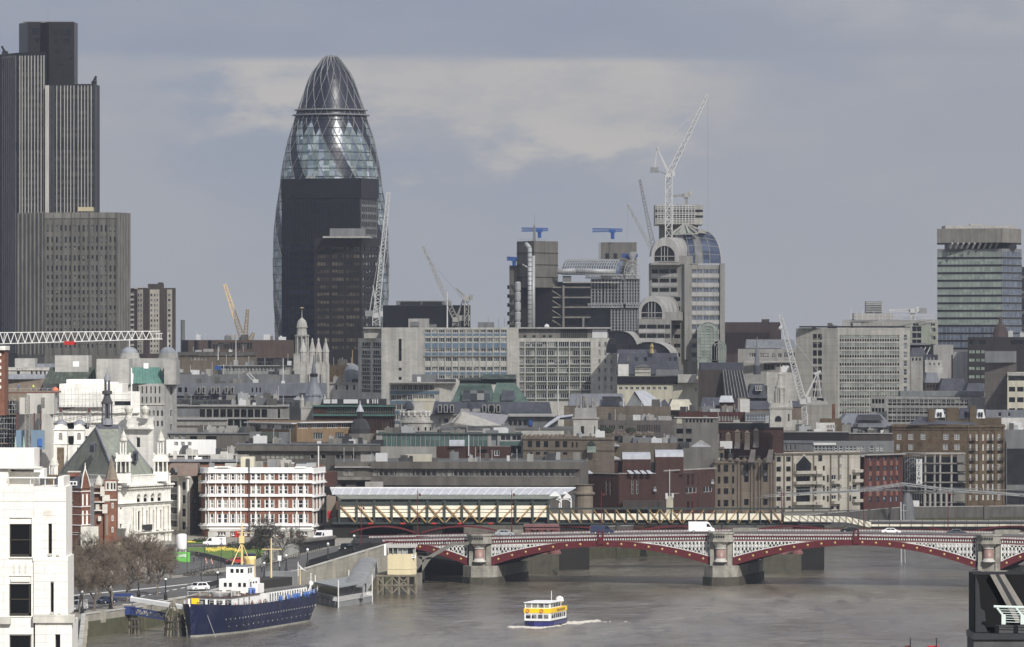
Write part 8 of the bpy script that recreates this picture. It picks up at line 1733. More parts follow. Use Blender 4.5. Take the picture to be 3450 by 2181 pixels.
def bush(name,px,py,w,h,lab,m=m_leafd,n=700,group=None):
 p=gp(px,py) if py else px;r=random.Random(int(w*100)+int(p.x*7));q=MB()
 for _ in range(n):
  th=r.uniform(0,6.28);u=r.random()**.4;v=r.random();c=Vector((w/2*u*math.cos(th),w*.3*u*math.sin(th),h*v*math.sqrt(max(0,1-(u*.9)**2))))
  a=Vector((r.gauss(0,1),r.gauss(0,1),r.gauss(0,1))).normalized()*.16;b=Vector((r.gauss(0,1),r.gauss(0,1),r.gauss(0,1))).normalized()*.13;q.face([p+c-a,p+c+b,p+c+a,p+c-b])
 return q.build(name,m,label=lab,cat='shrub',group=group)
bush('evergreen_shrub',805,1850,6,2.,'dark evergreen shrubs behind the daffodils');bush('evergreen_shrub',855,1852,5,2.2,'dark evergreen shrubs left of the bare tree clump');bush('evergreen_shrub',872,1898,5,2.4,'dark bush on top of the retaining wall by the funnel');bush('evergreen_shrub',690,1828,6,1.2,'low dark hedge in front of the banded building left end');bush('evergreen_shrub',685,1941,9,1.3,'straggly brown hedge below the post and rail fence',m=m_twigd);bush('evergreen_shrub',740,1826,3,1.6,'rounded green shrub before the shopfront')
r=random.Random(4);q=MB()
for _ in range(520):
 t_=r.random();p=gp(694+t_*125,1852+math.sin(t_*9)*3+t_*4+r.gauss(0,3.),.15+r.random()*.2);a=.09;q.face([p+Vector((-a,0,0)),p+Vector((0,0,-a)),p+Vector((a,0,0)),p+Vector((0,0,a))])
q.build('daffodil_bed',m_yflow,label='curved bed of yellow daffodils on the lawn',cat='flowers',kind='stuff')
q=MB()
for _ in range(260): p=gp(632+r.random()*26,1828+r.uniform(-1.5,1.5),.2);a=.09;q.face([p+Vector((-a,0,0)),p+Vector((0,0,-a)),p+Vector((a,0,0)),p+Vector((0,0,a))])
q.build('daffodil_bed',m_yflow,label='small yellow flower strip by the red planting',cat='flowers',kind='stuff')
t=thing('retaining_wall',gp(900,1905),'grey concrete retaining wall beside the sloping road with dark underpass mouth','wall')
A,B_=gp(800,1926),gp(1010,1866);q=MB();n=10
for i in range(n):
 a,b=A.lerp(B_,i/n),A.lerp(B_,(i+1)/n);h0=.6+2.4*(i/n);h1=.6+2.4*((i+1)/n);q.face([a,b,b+Vector((0,0,h1)),a+Vector((0,0,h0))]);q.face([a+Vector((0,0,h0)),b+Vector((0,0,h1)),b+Vector((-.3,.5,h1)),a+Vector((-.3,.5,h0))])
q.build('wall_face',M('smooth_retaining_concrete',(146,146,138),var=.1),t)
C=gp(1128,1840);q=MB();a=B_;q.face([a+Vector((0,.5,0)),C+Vector((0,.5,0)),C+Vector((0,.5,1.8)),a+Vector((0,.5,2.6))]);q.build('underpass_mouth',m_black,t)
q=MB();q.tube(a+Vector((0,0,2.8)),C+Vector((0,0,2.)),.5,6);q.build('underpass_lintel',m_concd,t)
def railing(lab,P,h=1.,sp=2.4,m=m_iron,name='railing',z=0):
 pts=[gp(*p,z) for p in P];t=thing(name,pts[0],lab,'railing');q=MB()
 for a,b in zip(pts,pts[1:]):
  for zz_ in (h,h*.5): q.tube(a+Vector((0,0,zz_)),b+Vector((0,0,zz_)),.04,4,caps=False)
 q.build('rails',m,t);q=MB()
 for a,b in zip(pts,pts[1:]):
  k=max(1,int((b-a).length/sp))
  for i in range(k): p=a.lerp(b,i/k);q.tube(p,p+Vector((0,0,h)),.07,4)
 q.build('posts',m,t,kind='stuff')
railing('dark post and rail fence between the slip road and the lower road',[(645,1936),(700,1922),(770,1905),(830,1893)]);railing('dark rail fence along the sloping upper road',[(865,1921),(950,1897),(1020,1872),(1090,1850)]);railing('black railing in the middle of the lower road by the taxi',[(640,1990),(700,1980),(765,1966)],h=1.1,sp=.4);railing('dark railing on the ramp beside the steps',[(1230,1850),(1320,1822),(1400,1806)],h=1.2,sp=.5)
mb=MB();P=[gp(*p) for p in [(1040,1912),(1110,1890),(1190,1866),(1250,1848)]]
for a,b in zip(P,P[1:]): mb.face([a+Vector((0,0,.2)),b+Vector((0,0,.2)),b+Vector((0,0,1.6)),a+Vector((0,0,1.6))]);mb.face([a+Vector((0,.2,1.6)),b+Vector((0,.2,1.6)),b+Vector((0,.2,.2)),a+Vector((0,.2,.2))]);mb.face([a+Vector((0,0,1.6)),b+Vector((0,0,1.6)),b+Vector((0,.2,1.6)),a+Vector((0,.2,1.6))])
mb.build('black_hoarding',m_iron,label='black boarding along the inside of the river wall by the ramp',cat='hoarding')
D=gp(603,1896).y;t=thing('green_hoarding',gp(603,1896),'bright green hoarding with lines of small white text below the white tank','hoarding');m_grn=M('bright_green_panel',(84,190,52),var=.02,streak=0)
q=MB();q.face([V(577,1860,D),V(640,1860,D),V(640,1895,D),V(583,1890,D)]);q.face([V(577,1860,D+.2),V(583,1890,D+.2),V(640,1895,D+.2),V(640,1860,D+.2)]);q.build('panel',m_grn,t)
bars(t,584,628,1868,1878,3,D-.03,m_whitep)
q=MB();q.sbox(584,622,1891,1901,D+.3,1.5);q.build('stone_plinth',m_stone,t)
D+=6;t=thing('white_tank',V(613,1858,D),'tall white cylindrical tank on short legs above the green hoarding','tank');q=MB();r0=18*D/F;z0=Z(1851,D);q.lathe((X(613,D),D,z0),[(r0*.9,0),(r0,.25),(r0,Z(1806,D)-z0),(r0*.92,Z(1802,D)-z0),(r0*.6,Z(1799,D)-z0),(.01,Z(1798,D)-z0)],24);q.build('tank_body',m_whitep,t,smooth=True)
for s_ in (-1,0,1): q=MB();q.tube((X(613,D)+s_*r0*.7,D,z0-1.4),(X(613,D)+s_*r0*.7,D,z0+.1),.12,5);q.build('leg',m_whitep,t)
m_tyre=M('tyre_rubber',(26,26,28),var=.05,streak=0);m_cg=GL('car_glass',(18,20,24),(40,44,50),rough=.05)
def vehicle(name,label,pos,yaw,L_,prof,paint,w=1.8,cat='car',group=None,glass=None,wheels=(.2,.8),wr=.32,lights=True):
 """prof: side outline (x from 0 front to L, z);glass: list of side window polys"""
 t=thing(name,pos,label,cat,group);t.rotation_euler=(0,0,yaw)
 def put(nm,q,m):
  me=bpy.data.meshes.new(nm);me.from_pydata(q.v,[],q.f);me.materials.append(m);o=bpy.data.objects.new(nm,me);link(o,t);return o
 q=MB();h=w/2;zm=max(z for x,z in prof);n=len(prof);k=lambda z:h*(1-.14*max(0,(z-.95))/max(.1,zm-.95))
 Lp=[(x-L_/2,-k(z),z) for x,z in prof];Rp=[(x-L_/2,k(z),z) for x,z in prof]
 q.face(Lp[::-1]);q.face(Rp)
 for i in range(n): j=(i+1)%n;q.face([Lp[i],Lp[j],Rp[j],Rp[i]])
 put('body',q,paint)
 for poly in glass or []:
  for s_ in (-1,1):
   q=MB();q.face([(x-L_/2,s_*(k(z)+.015),z) for x,z in poly]);put('side_window',q,m_cg)
 up=[(prof[i],prof[(i+1)%n]) for i in range(n) if prof[i][1]>.8 and prof[(i+1)%n][1]>.8 and abs(prof[i][1]-prof[(i+1)%n][1])>.35]
 for (a,b) in up:
  dx,dz=b[0]-a[0],b[1]-a[1];L2=math.hypot(dx,dz);nx,nz=-dz/L2*.02,dx/L2*.02
  if (nx*((a[0]+b[0])/2-L_/2)+nz)<0: nx,nz=-nx,-nz
  A_=(a[0]+dx*.1+nx,a[1]+dz*.1+nz);B2=(b[0]-dx*.1+nx,b[1]-dz*.1+nz);q=MB();q.face([(A_[0]-L_/2,-k(A_[1])*.86,A_[1]),(A_[0]-L_/2,k(A_[1])*.86,A_[1]),(B2[0]-L_/2,k(B2[1])*.86,B2[1]),(B2[0]-L_/2,-k(B2[1])*.86,B2[1])]);put('windscreen',q,m_cg)
 for f_ in wheels:
  for s_ in (-1,1):
   q=MB();x=L_*f_-L_/2;q.tube((x,s_*(h-.2),wr),(x,s_*(h+.02),wr),wr,14);o=put('wheel',q,m_tyre);q=MB();q.tube((x,s_*(h),wr),(x,s_*(h+.04),wr),wr*.55,10);q2=put('rim',q,m_steel);q2.parent=o
 if lights:
  for s_ in (-1,1): q=MB();q.box(-L_/2-.03,-L_/2+.05,s_*h*.75-.18,s_*h*.75+.18,.58,.75);put('headlight',q,m_whitep)
 return t
CAR=[(0,.3),(0,.75),(.9,.95),(1.6,1.4),(3.1,1.42),(3.9,1.0),(4.4,.95),(4.45,.3)];CG=[[(1.25,.98),(1.68,1.32),(2.3,1.35),(2.3,.98)],[(2.38,.98),(2.38,1.35),(3.0,1.34),(3.6,1.0)]]
VAN=[(0,.35),(0,.95),(.75,1.15),(1.35,2.0),(5.3,2.1),(5.35,.35)];VG=[[(.95,1.2),(1.45,1.85),(2.0,1.88),(2.0,1.2)]]
BIG=[(0,.4),(0,1.05),(.55,1.3),(1.2,2.35),(1.6,2.6),(6.0,2.62),(6.0,.4)];BG=[[(.8,1.4),(1.35,2.15),(1.8,2.15),(1.8,1.4)]]
TAX=[(0,.3),(0,.85),(1.2,1.0),(1.6,1.65),(3.8,1.72),(4.3,1.05),(4.6,1.0),(4.6,.3)];TG=[[(1.4,1.05),(1.75,1.55),(2.6,1.58),(2.6,1.05)],[(2.7,1.05),(2.7,1.58),(3.6,1.56),(3.9,1.08)]]
P_=lambda n,c:M(n,c,rough=.25,var=.02,streak=0,spec=.6)
p_w,p_s,p_b,p_n,p_k=P_('white_car_paint',(222,222,220)),P_('silver_car_paint',(150,156,162)),P_('dark_blue_car_paint',(34,46,84)),P_('dark_grey_car_paint',(58,64,74)),P_('black_car_paint',(22,22,24))
def rd(px,z=11.0,o=-1): D=1288+8;return Vector((X(px,D),D,z))
BV=[('parked_van','dark blue van driving right on the arch bridge',2029,1308,math.pi,VAN,p_b,VG,5.35,'van',2.0),('parked_van','white high roof van on the bridge by the middle stone pier',2363,1310,math.pi,BIG,p_w,BG,6.0,'van',2.1),('saloon_car','silver car on the bridge above the first span',1700,1308,math.pi,CAR,p_s,CG,4.45,'car',1.8),('saloon_car','silver grey car on the bridge above the second span crown',3002,1306,math.pi,CAR,p_w,CG,4.45,'car',1.8),('saloon_car','dark grey car on the bridge left of the right stone pier',3224,1306,math.pi,CAR,p_n,CG,4.45,'car',1.8),('saloon_car','dark car passing the red crown shield of the right span',2865,1312,0,CAR,p_k,CG,4.45,'car',1.8)]
for nm,lab,px,D,yaw,pr,pt_,gl,L_,cat,w in BV:
 z=Z(lerpt(PT,px)+9.4,1290)+.02
 nm={'parked_van':'van','saloon_car':'car'}[nm];vehicle(nm,lab,(X(px,D),D,z),yaw,L_,pr,pt_,w,cat,glass=gl,group='traffic on the road bridge')
for nm,lab,px,py,yaw,pr,pt_,gl,L_,cat,w in [('taxi','white and red taxi on the lower embankment road',668,1992,-.35+1.1,TAX,p_w,TG,4.6,'taxi',1.85),('taxi','black taxi at the top of the sloping road',1165,1858,1.25,TAX,p_k,TG,4.6,'taxi',1.85),('van','white van with open rear parked under the trees by the river wall',262,2060,1.2,VAN,p_w,VG,5.35,'van',2.),('car','dark blue car parked between the embankment trees',359,2036,.9,CAR,p_b,CG,4.45,'car',1.8),('car','dark car at the left end of the road beside the white building',240,2036,1.1,CAR,p_n,CG,4.45,'car',1.8),('van','white van with net pattern on the garden road behind the lawn',722,1842,.1,VAN,p_w,VG,5.35,'van',2.),('van','white minibus at the end of the banded building',1088,1826,1.1,BIG,p_w,BG,6.,'van',2.1),('car','red car by the black curved garden wall',797,1902,.3,CAR,m_redb,CG,4.45,'car',1.8)]:
 vehicle(nm,lab,gp(px,py,.14),yaw,L_,pr,pt_,w,cat,glass=gl)
for px,py,lab,m in((653,1900,'person in dark coat walking on the pavement below the green hoarding',m_dark),(942,1934,'cyclist like figure in black standing by the sign on the sloping road',m_dark),(669,1890,'small figure beside the lamp column left of the cones',m_denim),(882,1935,'person in dark clothes by the foot of the retaining wall',m_dark)): person(lab,gp(px,py,.1),top=m,leg=m_denim,yaw=.6)
for px,py,w in((693,1890,'far left'),(696,1900,'near left'),(712,1894,'far right'),(715,1903,'near right')):
 p=gp(px,py,.13);q=MB();q.lathe(p,[(.22,0),(.16,.05),(.03,.7)],8);q.build('traffic_cone',M('cone',(226,140,112),streak=0) if 'cone' not in bpy.data.materials else bpy.data.materials['cone'],label=w+' one of four traffic cones on the slip road',cat='cone',group='cones on the slip road')
p=gp(942,1925,.1);q=MB();q.tube(p,p+Vector((0,0,2.2)),.04,4);q.box(p.x-.4,p.x+.4,p.y-.06,p.y-.02,p.z+2.2,p.z+3.3);q.build('road_sign',m_whitep,label='white road sign on a thin pole by the sloping road',cat='sign')
D=1243.;t=thing('pile_house',(X(1352,D),D,0),'pale yellow boxy hut with glazed top storey standing on timber piles','hut')
q=MB();q.prism([(X(1304,D),D+3),(X(1306,D),D-1),(X(1380,D),D-1.8),(X(1402,D),D+1),(X(1402,D),D+7),(X(1304,D),D+7)],Z(1936,D),Z(1866,D));q.build('lower_wall',m_yellb,t)
q=MB();q.prism([(X(1303,D),D+3),(X(1305,D),D-1.1),(X(1381,D),D-1.9),(X(1403,D),D+1),(X(1403,D),D+7),(X(1303,D),D+7)],Z(1917,D),Z(1915,D));q.build('string_course',m_yellb,t)
q=MB();q.prism([(X(1308,D),D+3),(X(1309,D),D-.6),(X(1380,D),D-1.4),(X(1399,D),D+1.4),(X(1399,D),D+6),(X(1308,D),D+6)],Z(1866,D),Z(1845,D));q.build('glazed_storey',m_glassb,t)
for x in (1309,1324,1340,1356,1372,1399): q=MB();q.sbox(x-1.2,x+1.2,1845,1866,D-1.5,.3);q.build('window_post',m_concl,t)
q=MB();q.prism([(X(1300,D),D+3),(X(1303,D),D-1.5),(X(1382,D),D-2.3),(X(1405,D),D+1),(X(1405,D),D+8),(X(1300,D),D+8)],Z(1845,D),Z(1838,D));q.build('flat_roof',m_concl,t)
q=MB();q.sbox(1382,1401,1870,1880,D-.9,.2);q.build('notice',m_whitep,t);bars(t,1384,1399,1873,1877,2,D-.95,m_slabg);q=MB();q.box(X(2525,1286),X(2625,1286),1285.6,1285.8,Z(1822,1286),Z(1816,1286));q.build('bridge_notice',m_dark,br);bars(br,2552,2618,1816.5,1821,1,1285.5,m_whitep)
q=MB();q.box(X(1268,D),X(1403,D),D-2,D+8,Z(1942,D),Z(1937,D));q.build('timber_deck',m_wood,t)
for x in (1273,1290,1320,1345,1375,1400):
 for o in (-1.6,6.5): q=MB();q.tube((X(x,D),D+o,-1.5),(X(x,D),D+o,Z(1942,D)),.3,6);q.build('pile',m_wood,t)
for a,b in((1273,1320),(1320,1273),(1322,1374),(1374,1322),(1345,1400)): q=MB();q.tube(V(a,1945,D-1.8),V(b,2000,D-1.8),.16,4);q.build('cross_brace',m_wood,t)
q=MB();q.tube(V(1273,1972,D-1.9),V(1400,1972,D-1.9),.18,4);q.build('waling',m_wood,t)
q=MB();q.sbox(1294,1301,1834,1872,D-2,.2);q.build('vertical_banner',m_whitep,label='narrow white vertical banner left of the yellow pile house',cat='banner')
t=thing('bridge_steps',(X(1430,1296),1296,0),'dark stone and steel steps climbing right to the arch bridge parapet','steps');D=1290.
P=[(1405,1874),(1442,1874),(1520,1828),(1580,1826),(1580,1836),(1525,1840),(1448,1884),(1420,1886)]
q=MB();q.face([V(*p,D) for p in P]);q.face([V(*p,D+3) for p in P[::-1]])
for a,b in zip(P,P[1:]+P[:1]): q.face([V(*a,D),V(*b,D),V(*b,D+3),V(*a,D+3)])
q.build('stair_flight',m_concd,t);q=MB()
for a,b in(((1405,1862),(1442,1862)),((1442,1862),(1520,1814)),((1520,1814),(1580,1812))): q.tube(V(*a,D),V(*b,D),.07,4)
for k in range(18): x=1408+k*10;y=1862 if x<1442 else 1862-(x-1442)*.615 if x<1520 else 1813;q.tube(V(x,y,D),V(x,y+12,D),.04,3)
q.build('handrail',m_dark,t);q=MB();q.face([V(1436,1880,D),V(1456,1876,D),V(1420,1930,D),V(1400,1930,D)]);q.box(X(1404,D),X(1422,D),D,D+4,-1,Z(1876,D));q.build('buttress',m_concd,t)
q=MB();D=1300;q.sbox(1180,1300,1880,1990,D-30,3);
t=thing('pontoon_pier',(X(1150,1190),1190,0),'grey floating pontoon with flat green grey canopy and railings beside the ship','pier')
def quad3(P,z0,z1): return [(p.x,p.y,z0) for p in P],[(p.x,p.y,z1) for p in P]
PP=[wp(1062,2030,.0),wp(1140,2048,0),wp(1254,2028,0),wp(1175,2010,0)]
q=MB();q.prism([(p.x,p.y) for p in PP],-.3,1.1);q.build('hull',m_slabg,t)
q=MB();q.prism([(p.x,p.y) for p in PP],1.1,1.25);q.build('deck',m_feltd,t)
cx_=sum(p.x for p in PP)/4;cy_=sum(p.y for p in PP)/4;CP=[(cx_+(p.x-cx_)*.98-.3,cy_+(p.y-cy_)*.98) for p in PP]
q=MB();q.prism(CP,4.05,4.35);q.build('canopy',M('canopy_sheet',(132,138,138),var=.06),t)
q=MB();q.prism([(cx_+(a-cx_)*.85,cy_+(b-cy_)*.8) for a,b in CP],1.25,3.9);q.build('glazed_room',m_glassdk,t)
for a,b in zip(PP,PP[1:]+PP[:1]):
 q=MB();L2=(b-a).length
 for k in range(int(L2/.5)): p=a.lerp(b,k*.5/L2);q.tube((p.x,p.y,1.2),(p.x,p.y,2.25),.035,3)
 q.tube((a.x,a.y,2.25),(b.x,b.y,2.25),.05,4);q.build('railing',m_wsteel,t)
for p in PP: q=MB();q.tube((p.x,p.y,-1),(p.x,p.y,5.8),.13,6);q.build('mooring_post',m_wsteel,t)
for k in range(5): p=PP[0].lerp(PP[1],k/4.5);q=MB();q.tube((p.x,p.y-.25,.1),(p.x,p.y-.25,1.3),.22,6);q.build('fender',m_concl,t)
t=thing('covered_ramp',V(1215,1960,1225),'grey arched roof ramp sloping down from the river wall to the pontoon','ramp')
a,b=Vector((X(1188,1196),1196,3.6)),Vector((X(1240,1262),1262,Z(1888,1262)));q=MB();n=8;m=14;u=(b-a);
for j in range(m):
 for i in range(n):
  f_=lambda i,j:a+u*(j/m)+Vector((2.2*math.cos(math.pi*i/n),-.6*math.cos(math.pi*i/n),0.75*math.sin(math.pi*i/n)))
  q.face([f_(i,j),f_(i,j+1),f_(i+1,j+1),f_(i+1,j)])
q.face([a+Vector((2.2*math.cos(math.pi*i/n),-.6*math.cos(math.pi*i/n),0.75*math.sin(math.pi*i/n))) for i in range(n+1)]);q.build('arched_roof',m_slabg,t)
q=MB()
for j in range(26):
 p=a+u*(j/25)+Vector((2.2,-.6,0));q.tube(p,p-Vector((0,0,2.4)),.07,4)
p=a+Vector((2.2,-.6,-2.4));q.tube(p,p+u,.12,4);p+=Vector((0,0,1.2));q.tube(p,p+u,.06,4);q.build('side_frame',m_gsteel,t)
q=MB();s_=Vector((2.1,-.6,0));e=a-Vector((0,0,2.5));q.face([e-s_,e+s_,e+s_+u,e-s_+u]);q.build('ramp_floor',m_dark,t)
t=thing('covered_gangway',V(545,2050,1090),'long white covered gangway with blue truss leading down to the ship bow','gangway')
a,b=V(444,2012,1086),V(640,2043,1074)
q=MB();w=Vector((.25,1.3,0));h=Vector((0,0,-.75));q.face([a-w,b-w,b-w+h,a-w+h]);q.face([a+w,b+w,b-w,a-w]);q.face([a+w,a+w+h,a-w+h,a-w]);q.face([b-w,b+w,b+w+h,b-w+h]);q.face([a+w+h,b+w+h,b-w+h,a-w+h]);q.face([a-w,a+w,a+Vector((0,0,.35))]);q.build('white_roof',m_whitep,t)
q=MB();a2,b2=V(430,2056,1084),V(560,2078,1080);q.lattice(a2,b2,1.3,1.1,12,.1,zz=1);q.build('blue_truss',M('gangway_blue',(34,56,130),var=.05,streak=0),t)
q=MB();c=V(436,2050,1084);q.box(c.x-1.0,c.x+1.0,1083,1086,c.z-1.2,c.z+.3);q.build('blue_end_box',bpy.data.materials['gangway_blue'],t)
for f_ in (.02,.35,.62): p=a.lerp(b,f_)+h;e=a2.lerp(b2,min(1,f_*1.35));q=MB();q.tube(p,Vector((p.x-.3,p.y,e.z)),.07,5);q.build('roof_post',m_wsteel,t)
q=MB();q.sbox(384,446,2002,2010,1092,3.5);q.build('canopy',bpy.data.materials['gangway_blue'],label='dark blue canopy at the head of the gangway under the trees',cat='canopy')
def dolphin(px,py,rx,top,n,lab,D):
 t=thing('mooring_dolphin',(X(px,D),D,0),lab,'dolphin','timber mooring dolphins');r=random.Random(n)
 for k in range(n):
  an=2*math.pi*k/n;x,y=X(px,D)+rx*math.cos(an),D+rx*.8*math.sin(an);q=MB();hh=top*r.uniform(.82,1.05);q.tube((x,y,-1),(X(px,D)+rx*.72*math.cos(an),D+rx*.6*math.sin(an),hh),.2,6);q.build('timber_pile',m_wood if k%3 else m_pierd,t)
 for z in (1.2,2.6): q=MB();q.lathe((X(px,D),D,z),[(rx*.95,0),(rx*1.0,.0),(rx*1.,.3),(rx*.95,.3)],14,sy=.8);q.build('collar',m_pierd,t)
 return t
t=dolphin(590,2135,2.1,3.9,16,'large cluster of dark timber piles in front of the ship bow',1068)
q=MB();p=V(582,2046,1068)
for s_ in (-1,1): q.tube((p.x+s_*1.4,1068,3.6),(p.x+s_*.3,1068,6.1),.16,5)
q.tube((p.x,1067.5,2),(p.x,1067.5,6.4),.09,5);q.box(p.x-.5,p.x+.5,1067.6,1068.4,5.4,6.2);q.build('mooring_frame',m_wood,t)
dolphin(453,2120,1.2,3.,9,'smaller leaning cluster of black timber piles by the river wall',1076)
t=thing('timber_jetty',(X(268,1042),1042,0),'dark little timber jetty at the foot of the white stone building','jetty')
for k in range(8): q=MB();x=252+k*5;q.tube((X(x,1042),1042+(k%2),-1),(X(x,1042),1042+(k%2),Z(2105+(k%3)*4,1042)),.16,5);q.build('pile',m_wood,t)
for y in (2112,2125,2140,2158): q=MB();q.sbox(250,290,y,y+3,1041.6,1.6);q.build('beam',m_wood,t)
t=thing('moored_ship',(-50,1100,0),'large moored ship with navy hull, white bridge, cream funnel and yellow masts','ship')
BX,BY=-60.6,1062.;ax=Vector((.257,.966,0));nx_=Vector((.966,-.257,0))   # axis bow->stern, starboard normal
def sp_(s,n,z): return Vector((BX,BY,0))+ax*s+nx_*n+Vector((0,0,z))
LS=75.
def hb(s,z):  # half beam
 t_=s/LS;e=.0 if s<0 else 1
 bow=min(1,(max(0,s-(.9-z*.18))/(13+ (5-z)*1.2)))**.55;st=min(1,max(0,(LS+(z-3)*.9)-s)/11)**.5
 return 5.0*bow*st*(.90+.10*min(1,z/3))
def dz(s): t_=s/LS;return 4.45+1.1*(max(0,1-t_*2.4))**2+.9*(max(0,t_*2-1))**2
ss=[-.2,.0,.4,1,2,3.5,5.5,8,12,17,24,32,40,48,56,62,66,69,71.5,73.5,75,76.2]
zs=[-.6,.0,.32,.5,1.2,2.2,3.2,4.2,1.]
q=MB();rowsv=[]
lv=[-.5,0,.35,.36,1.2,2.4,3.6,'d-','d','d+']
for s in ss:
 c=[]
 for l in lv:
  z=dz(s)-.5 if l=='d-' else dz(s) if l=='d' else dz(s)+.75 if l=='d+' else l
  c.append(sp_(s,hb(s,z),z))
 rowsv.append(c)
def loft(q,rows,flip,lo,hi,mi):
 for i in range(len(rows)-1):
  for j in range(lo,hi): q.face([rows[i][j],rows[i+1][j],rows[i+1][j+1],rows[i][j+1]],mi)
port=[[sp_(s,-hb(s,(dz(s)-.5 if l=='d-' else dz(s) if l=='d' else dz(s)+.75 if l=='d+' else l)),(dz(s)-.5 if l=='d-' else dz(s) if l=='d' else dz(s)+.75 if l=='d+' else l)) for l in lv] for s in ss]
loft(q,rowsv,0,3,9,0);loft(q,port,1,3,9,0);loft(q,rowsv,0,0,3,1);loft(q,port,1,0,3,1)
for i in range(len(ss)-1): q.face([rowsv[i][8],rowsv[i+1][8],port[i+1][8],port[i][8]],2)
q.face([rowsv[-1][j] for j in range(10)]+[port[-1][j] for j in range(9,-1,-1)])
q.build('hull',[m_navy,M('waterline_band',(150,150,136),var=.2,streak=0),m_feltd],t,smooth=False)
for k in range(34):
 s=10+k*1.75;z=2.9+.25*(s/LS)+((k%2)*0);p=sp_(s,hb(s,z)+.02,z);q=MB();q.tube(p,p+nx_*.04,.16,8);q.build('porthole',m_concl if k%3 else m_steel,t)
for k in range(18): s=12+k*3.1;z=1.5;p=sp_(s,hb(s,z)+.02,z);q=MB();q.tube(p,p+nx_*.04,.12,8);q.build('porthole',m_concl,t)
def sbx(nm,m,s0,s1,n0,n1,z0,z1,par=None):
 q=MB();P=[sp_(s0,n0,0),sp_(s0,n1,0),sp_(s1,n1,0),sp_(s1,n0,0)];q.prism([(p.x,p.y) for p in P],z0,z1);return q.build(nm,m,par or t)
m_shw=M('ship_white_paint',(234,234,230),rough=.45,var=.03,sc=.5,streak=.05)
sbx('fore_deckhouse',m_shw,12,30,-4.4,4.3,4.8,7.0);sbx('fore_deckhouse_roof',M('brown_deck',(92,58,48),var=.1,streak=0),11.6,30,-4.7,4.6,7.0,7.12)
for k in range(5): sbx('deckhouse_window',m_glass,11.93,12,-3.9+k*1.75,-2.7+k*1.75,5.5,6.6)
for k in range(3): sbx('side_door',m_glass,16+k*3.4,16.7+k*3.4,4.3,4.35,5.1,6.6)
w1=sbx('bridge_lower',m_shw,27,34.5,-3.0,2.9,7.1,9.9);w2=sbx('bridge_upper',m_shw,29,34,-2.2,1.9,9.9,12.3)
sbx('bridge_wing',m_shw,29,33,2.9,4.2,7.1,8.9)
sbx('bridge_roof',M('blue_grey_roof',(96,116,140),var=.1,streak=0),28.8,34.2,-2.35,2.05,12.3,12.42)
for a in (-1.3,-.2,.7): sbx('bridge_window',m_glassd,28.93,29,a,a+.6,11.0,11.75)
for a in (-2.0,-.95,.9,1.9): sbx('bridge_window',m_glassd,26.93,27,a,a+.55,8.4,9.15)
for k in range(3): sbx('side_window',m_glassd,28.2+k*1.7,29.1+k*1.7,2.9,2.95,8.3,9.3)
for k in range(2): sbx('side_window',m_glassd,30+k*1.5,30.8+k*1.5,1.9,1.95,10.9,11.9)
sbx('aft_deckhouse',m_shw,35,62,-4.3,4.1,4.9,7.2);sbx('aft_deckhouse_roof',m_felt,34.6,62.3,-4.5,4.35,7.2,7.34)
for k in range(15): s=37+k*1.65;sbx('tall_window',m_glass,s,s+.75,4.1,4.16,5.2,6.7)
for k in range(15): s=37+k*1.65;sbx('window_frame',m_shw,s+.78,s+.95,4.1,4.3,5.1,6.8)
q=MB();P=[sp_(40,-4.2,0),sp_(40,1.2,0),sp_(60,1.6,0),sp_(60,-4.2,0)];q.prism([(p.x,p.y) for p in P],7.35,9.0);q.build('black_canopy',M('black_canvas',(50,48,44),var=.08,streak=0),t)
sbx('grey_canopy_end',m_slabg,60,63.5,-4.,1.6,7.3,10.0)
q=MB();p=sp_(38.5,-.4,7.2);q.lathe(tuple(p),[(1.15,0),(1.15,5.9),(1.2,6.0),(1.2,6.7)],20,sy=1.4);q.build('funnel',m_cym,t,smooth=True);q=MB();q.lathe(tuple(p+Vector((0,0,6.7))),[(1.2,0),(1.22,.35),(.9,.5)],20,sy=1.4);q.build('funnel_cap',m_navy,t)
m_my=M('mast_yellow_paint',(232,196,110),rough=.5,var=.04,streak=0)
def mast(s,n,z0,z1,r,nm='mast'): q=MB();q.tube(sp_(s,n,z0),sp_(s,n,z1),r,8,r2=r*.5);return q.build(nm,m_my,t)
M0=mast(33,-.3,12.3,21.0,.24);q=MB();q.tube(sp_(33,-1.2,18.6),sp_(33,1.4,18.6),.08,5);q.tube(sp_(33,-.8,19.6),sp_(33,.6,19.6),.06,5);p=sp_(33,-.3,16.6);q.box(p.x-.5,p.x+.5,p.y-.5,p.y+.5,p.z,p.z+1.4);q.build('crosstree',m_my,t)
for n,s in((-1.7,31),(1.6,36)): q=MB();q.tube(sp_(33,-.3,16.8),sp_(s,n,12.4 if n<0 else 10),.1,5);q.build('mast_strut',m_my,t)
mast(55,-1.2,7.3,16.8,.22);q=MB();q.tube(sp_(55,-3.1,14.6),sp_(55,1.0,14.6),.1,5);q.build('crosstree',m_my,t)
mast(70,.2,5.,10.,.14);q=MB();
for n in (-.8,1.0): q.tube(sp_(70,.2,7),sp_(70,n,5.2),.07,4)
q.build('mast_strut',m_my,t)
q=MB();q.tube(sp_(74,1.2,5),sp_(74,1.2,9.2),.09,5);q.build('stern_pole',m_whitep,t);q=MB();q.tube(sp_(64,1.6,9),sp_(64,1.6,11.8),.07,5);q.face([sp_(64,1.6,11.4),sp_(64.4,2.6,10.6),sp_(65.,3.2,9.9),sp_(64.4,2.,10.4)]);q.build('flag',m_whitep,t)
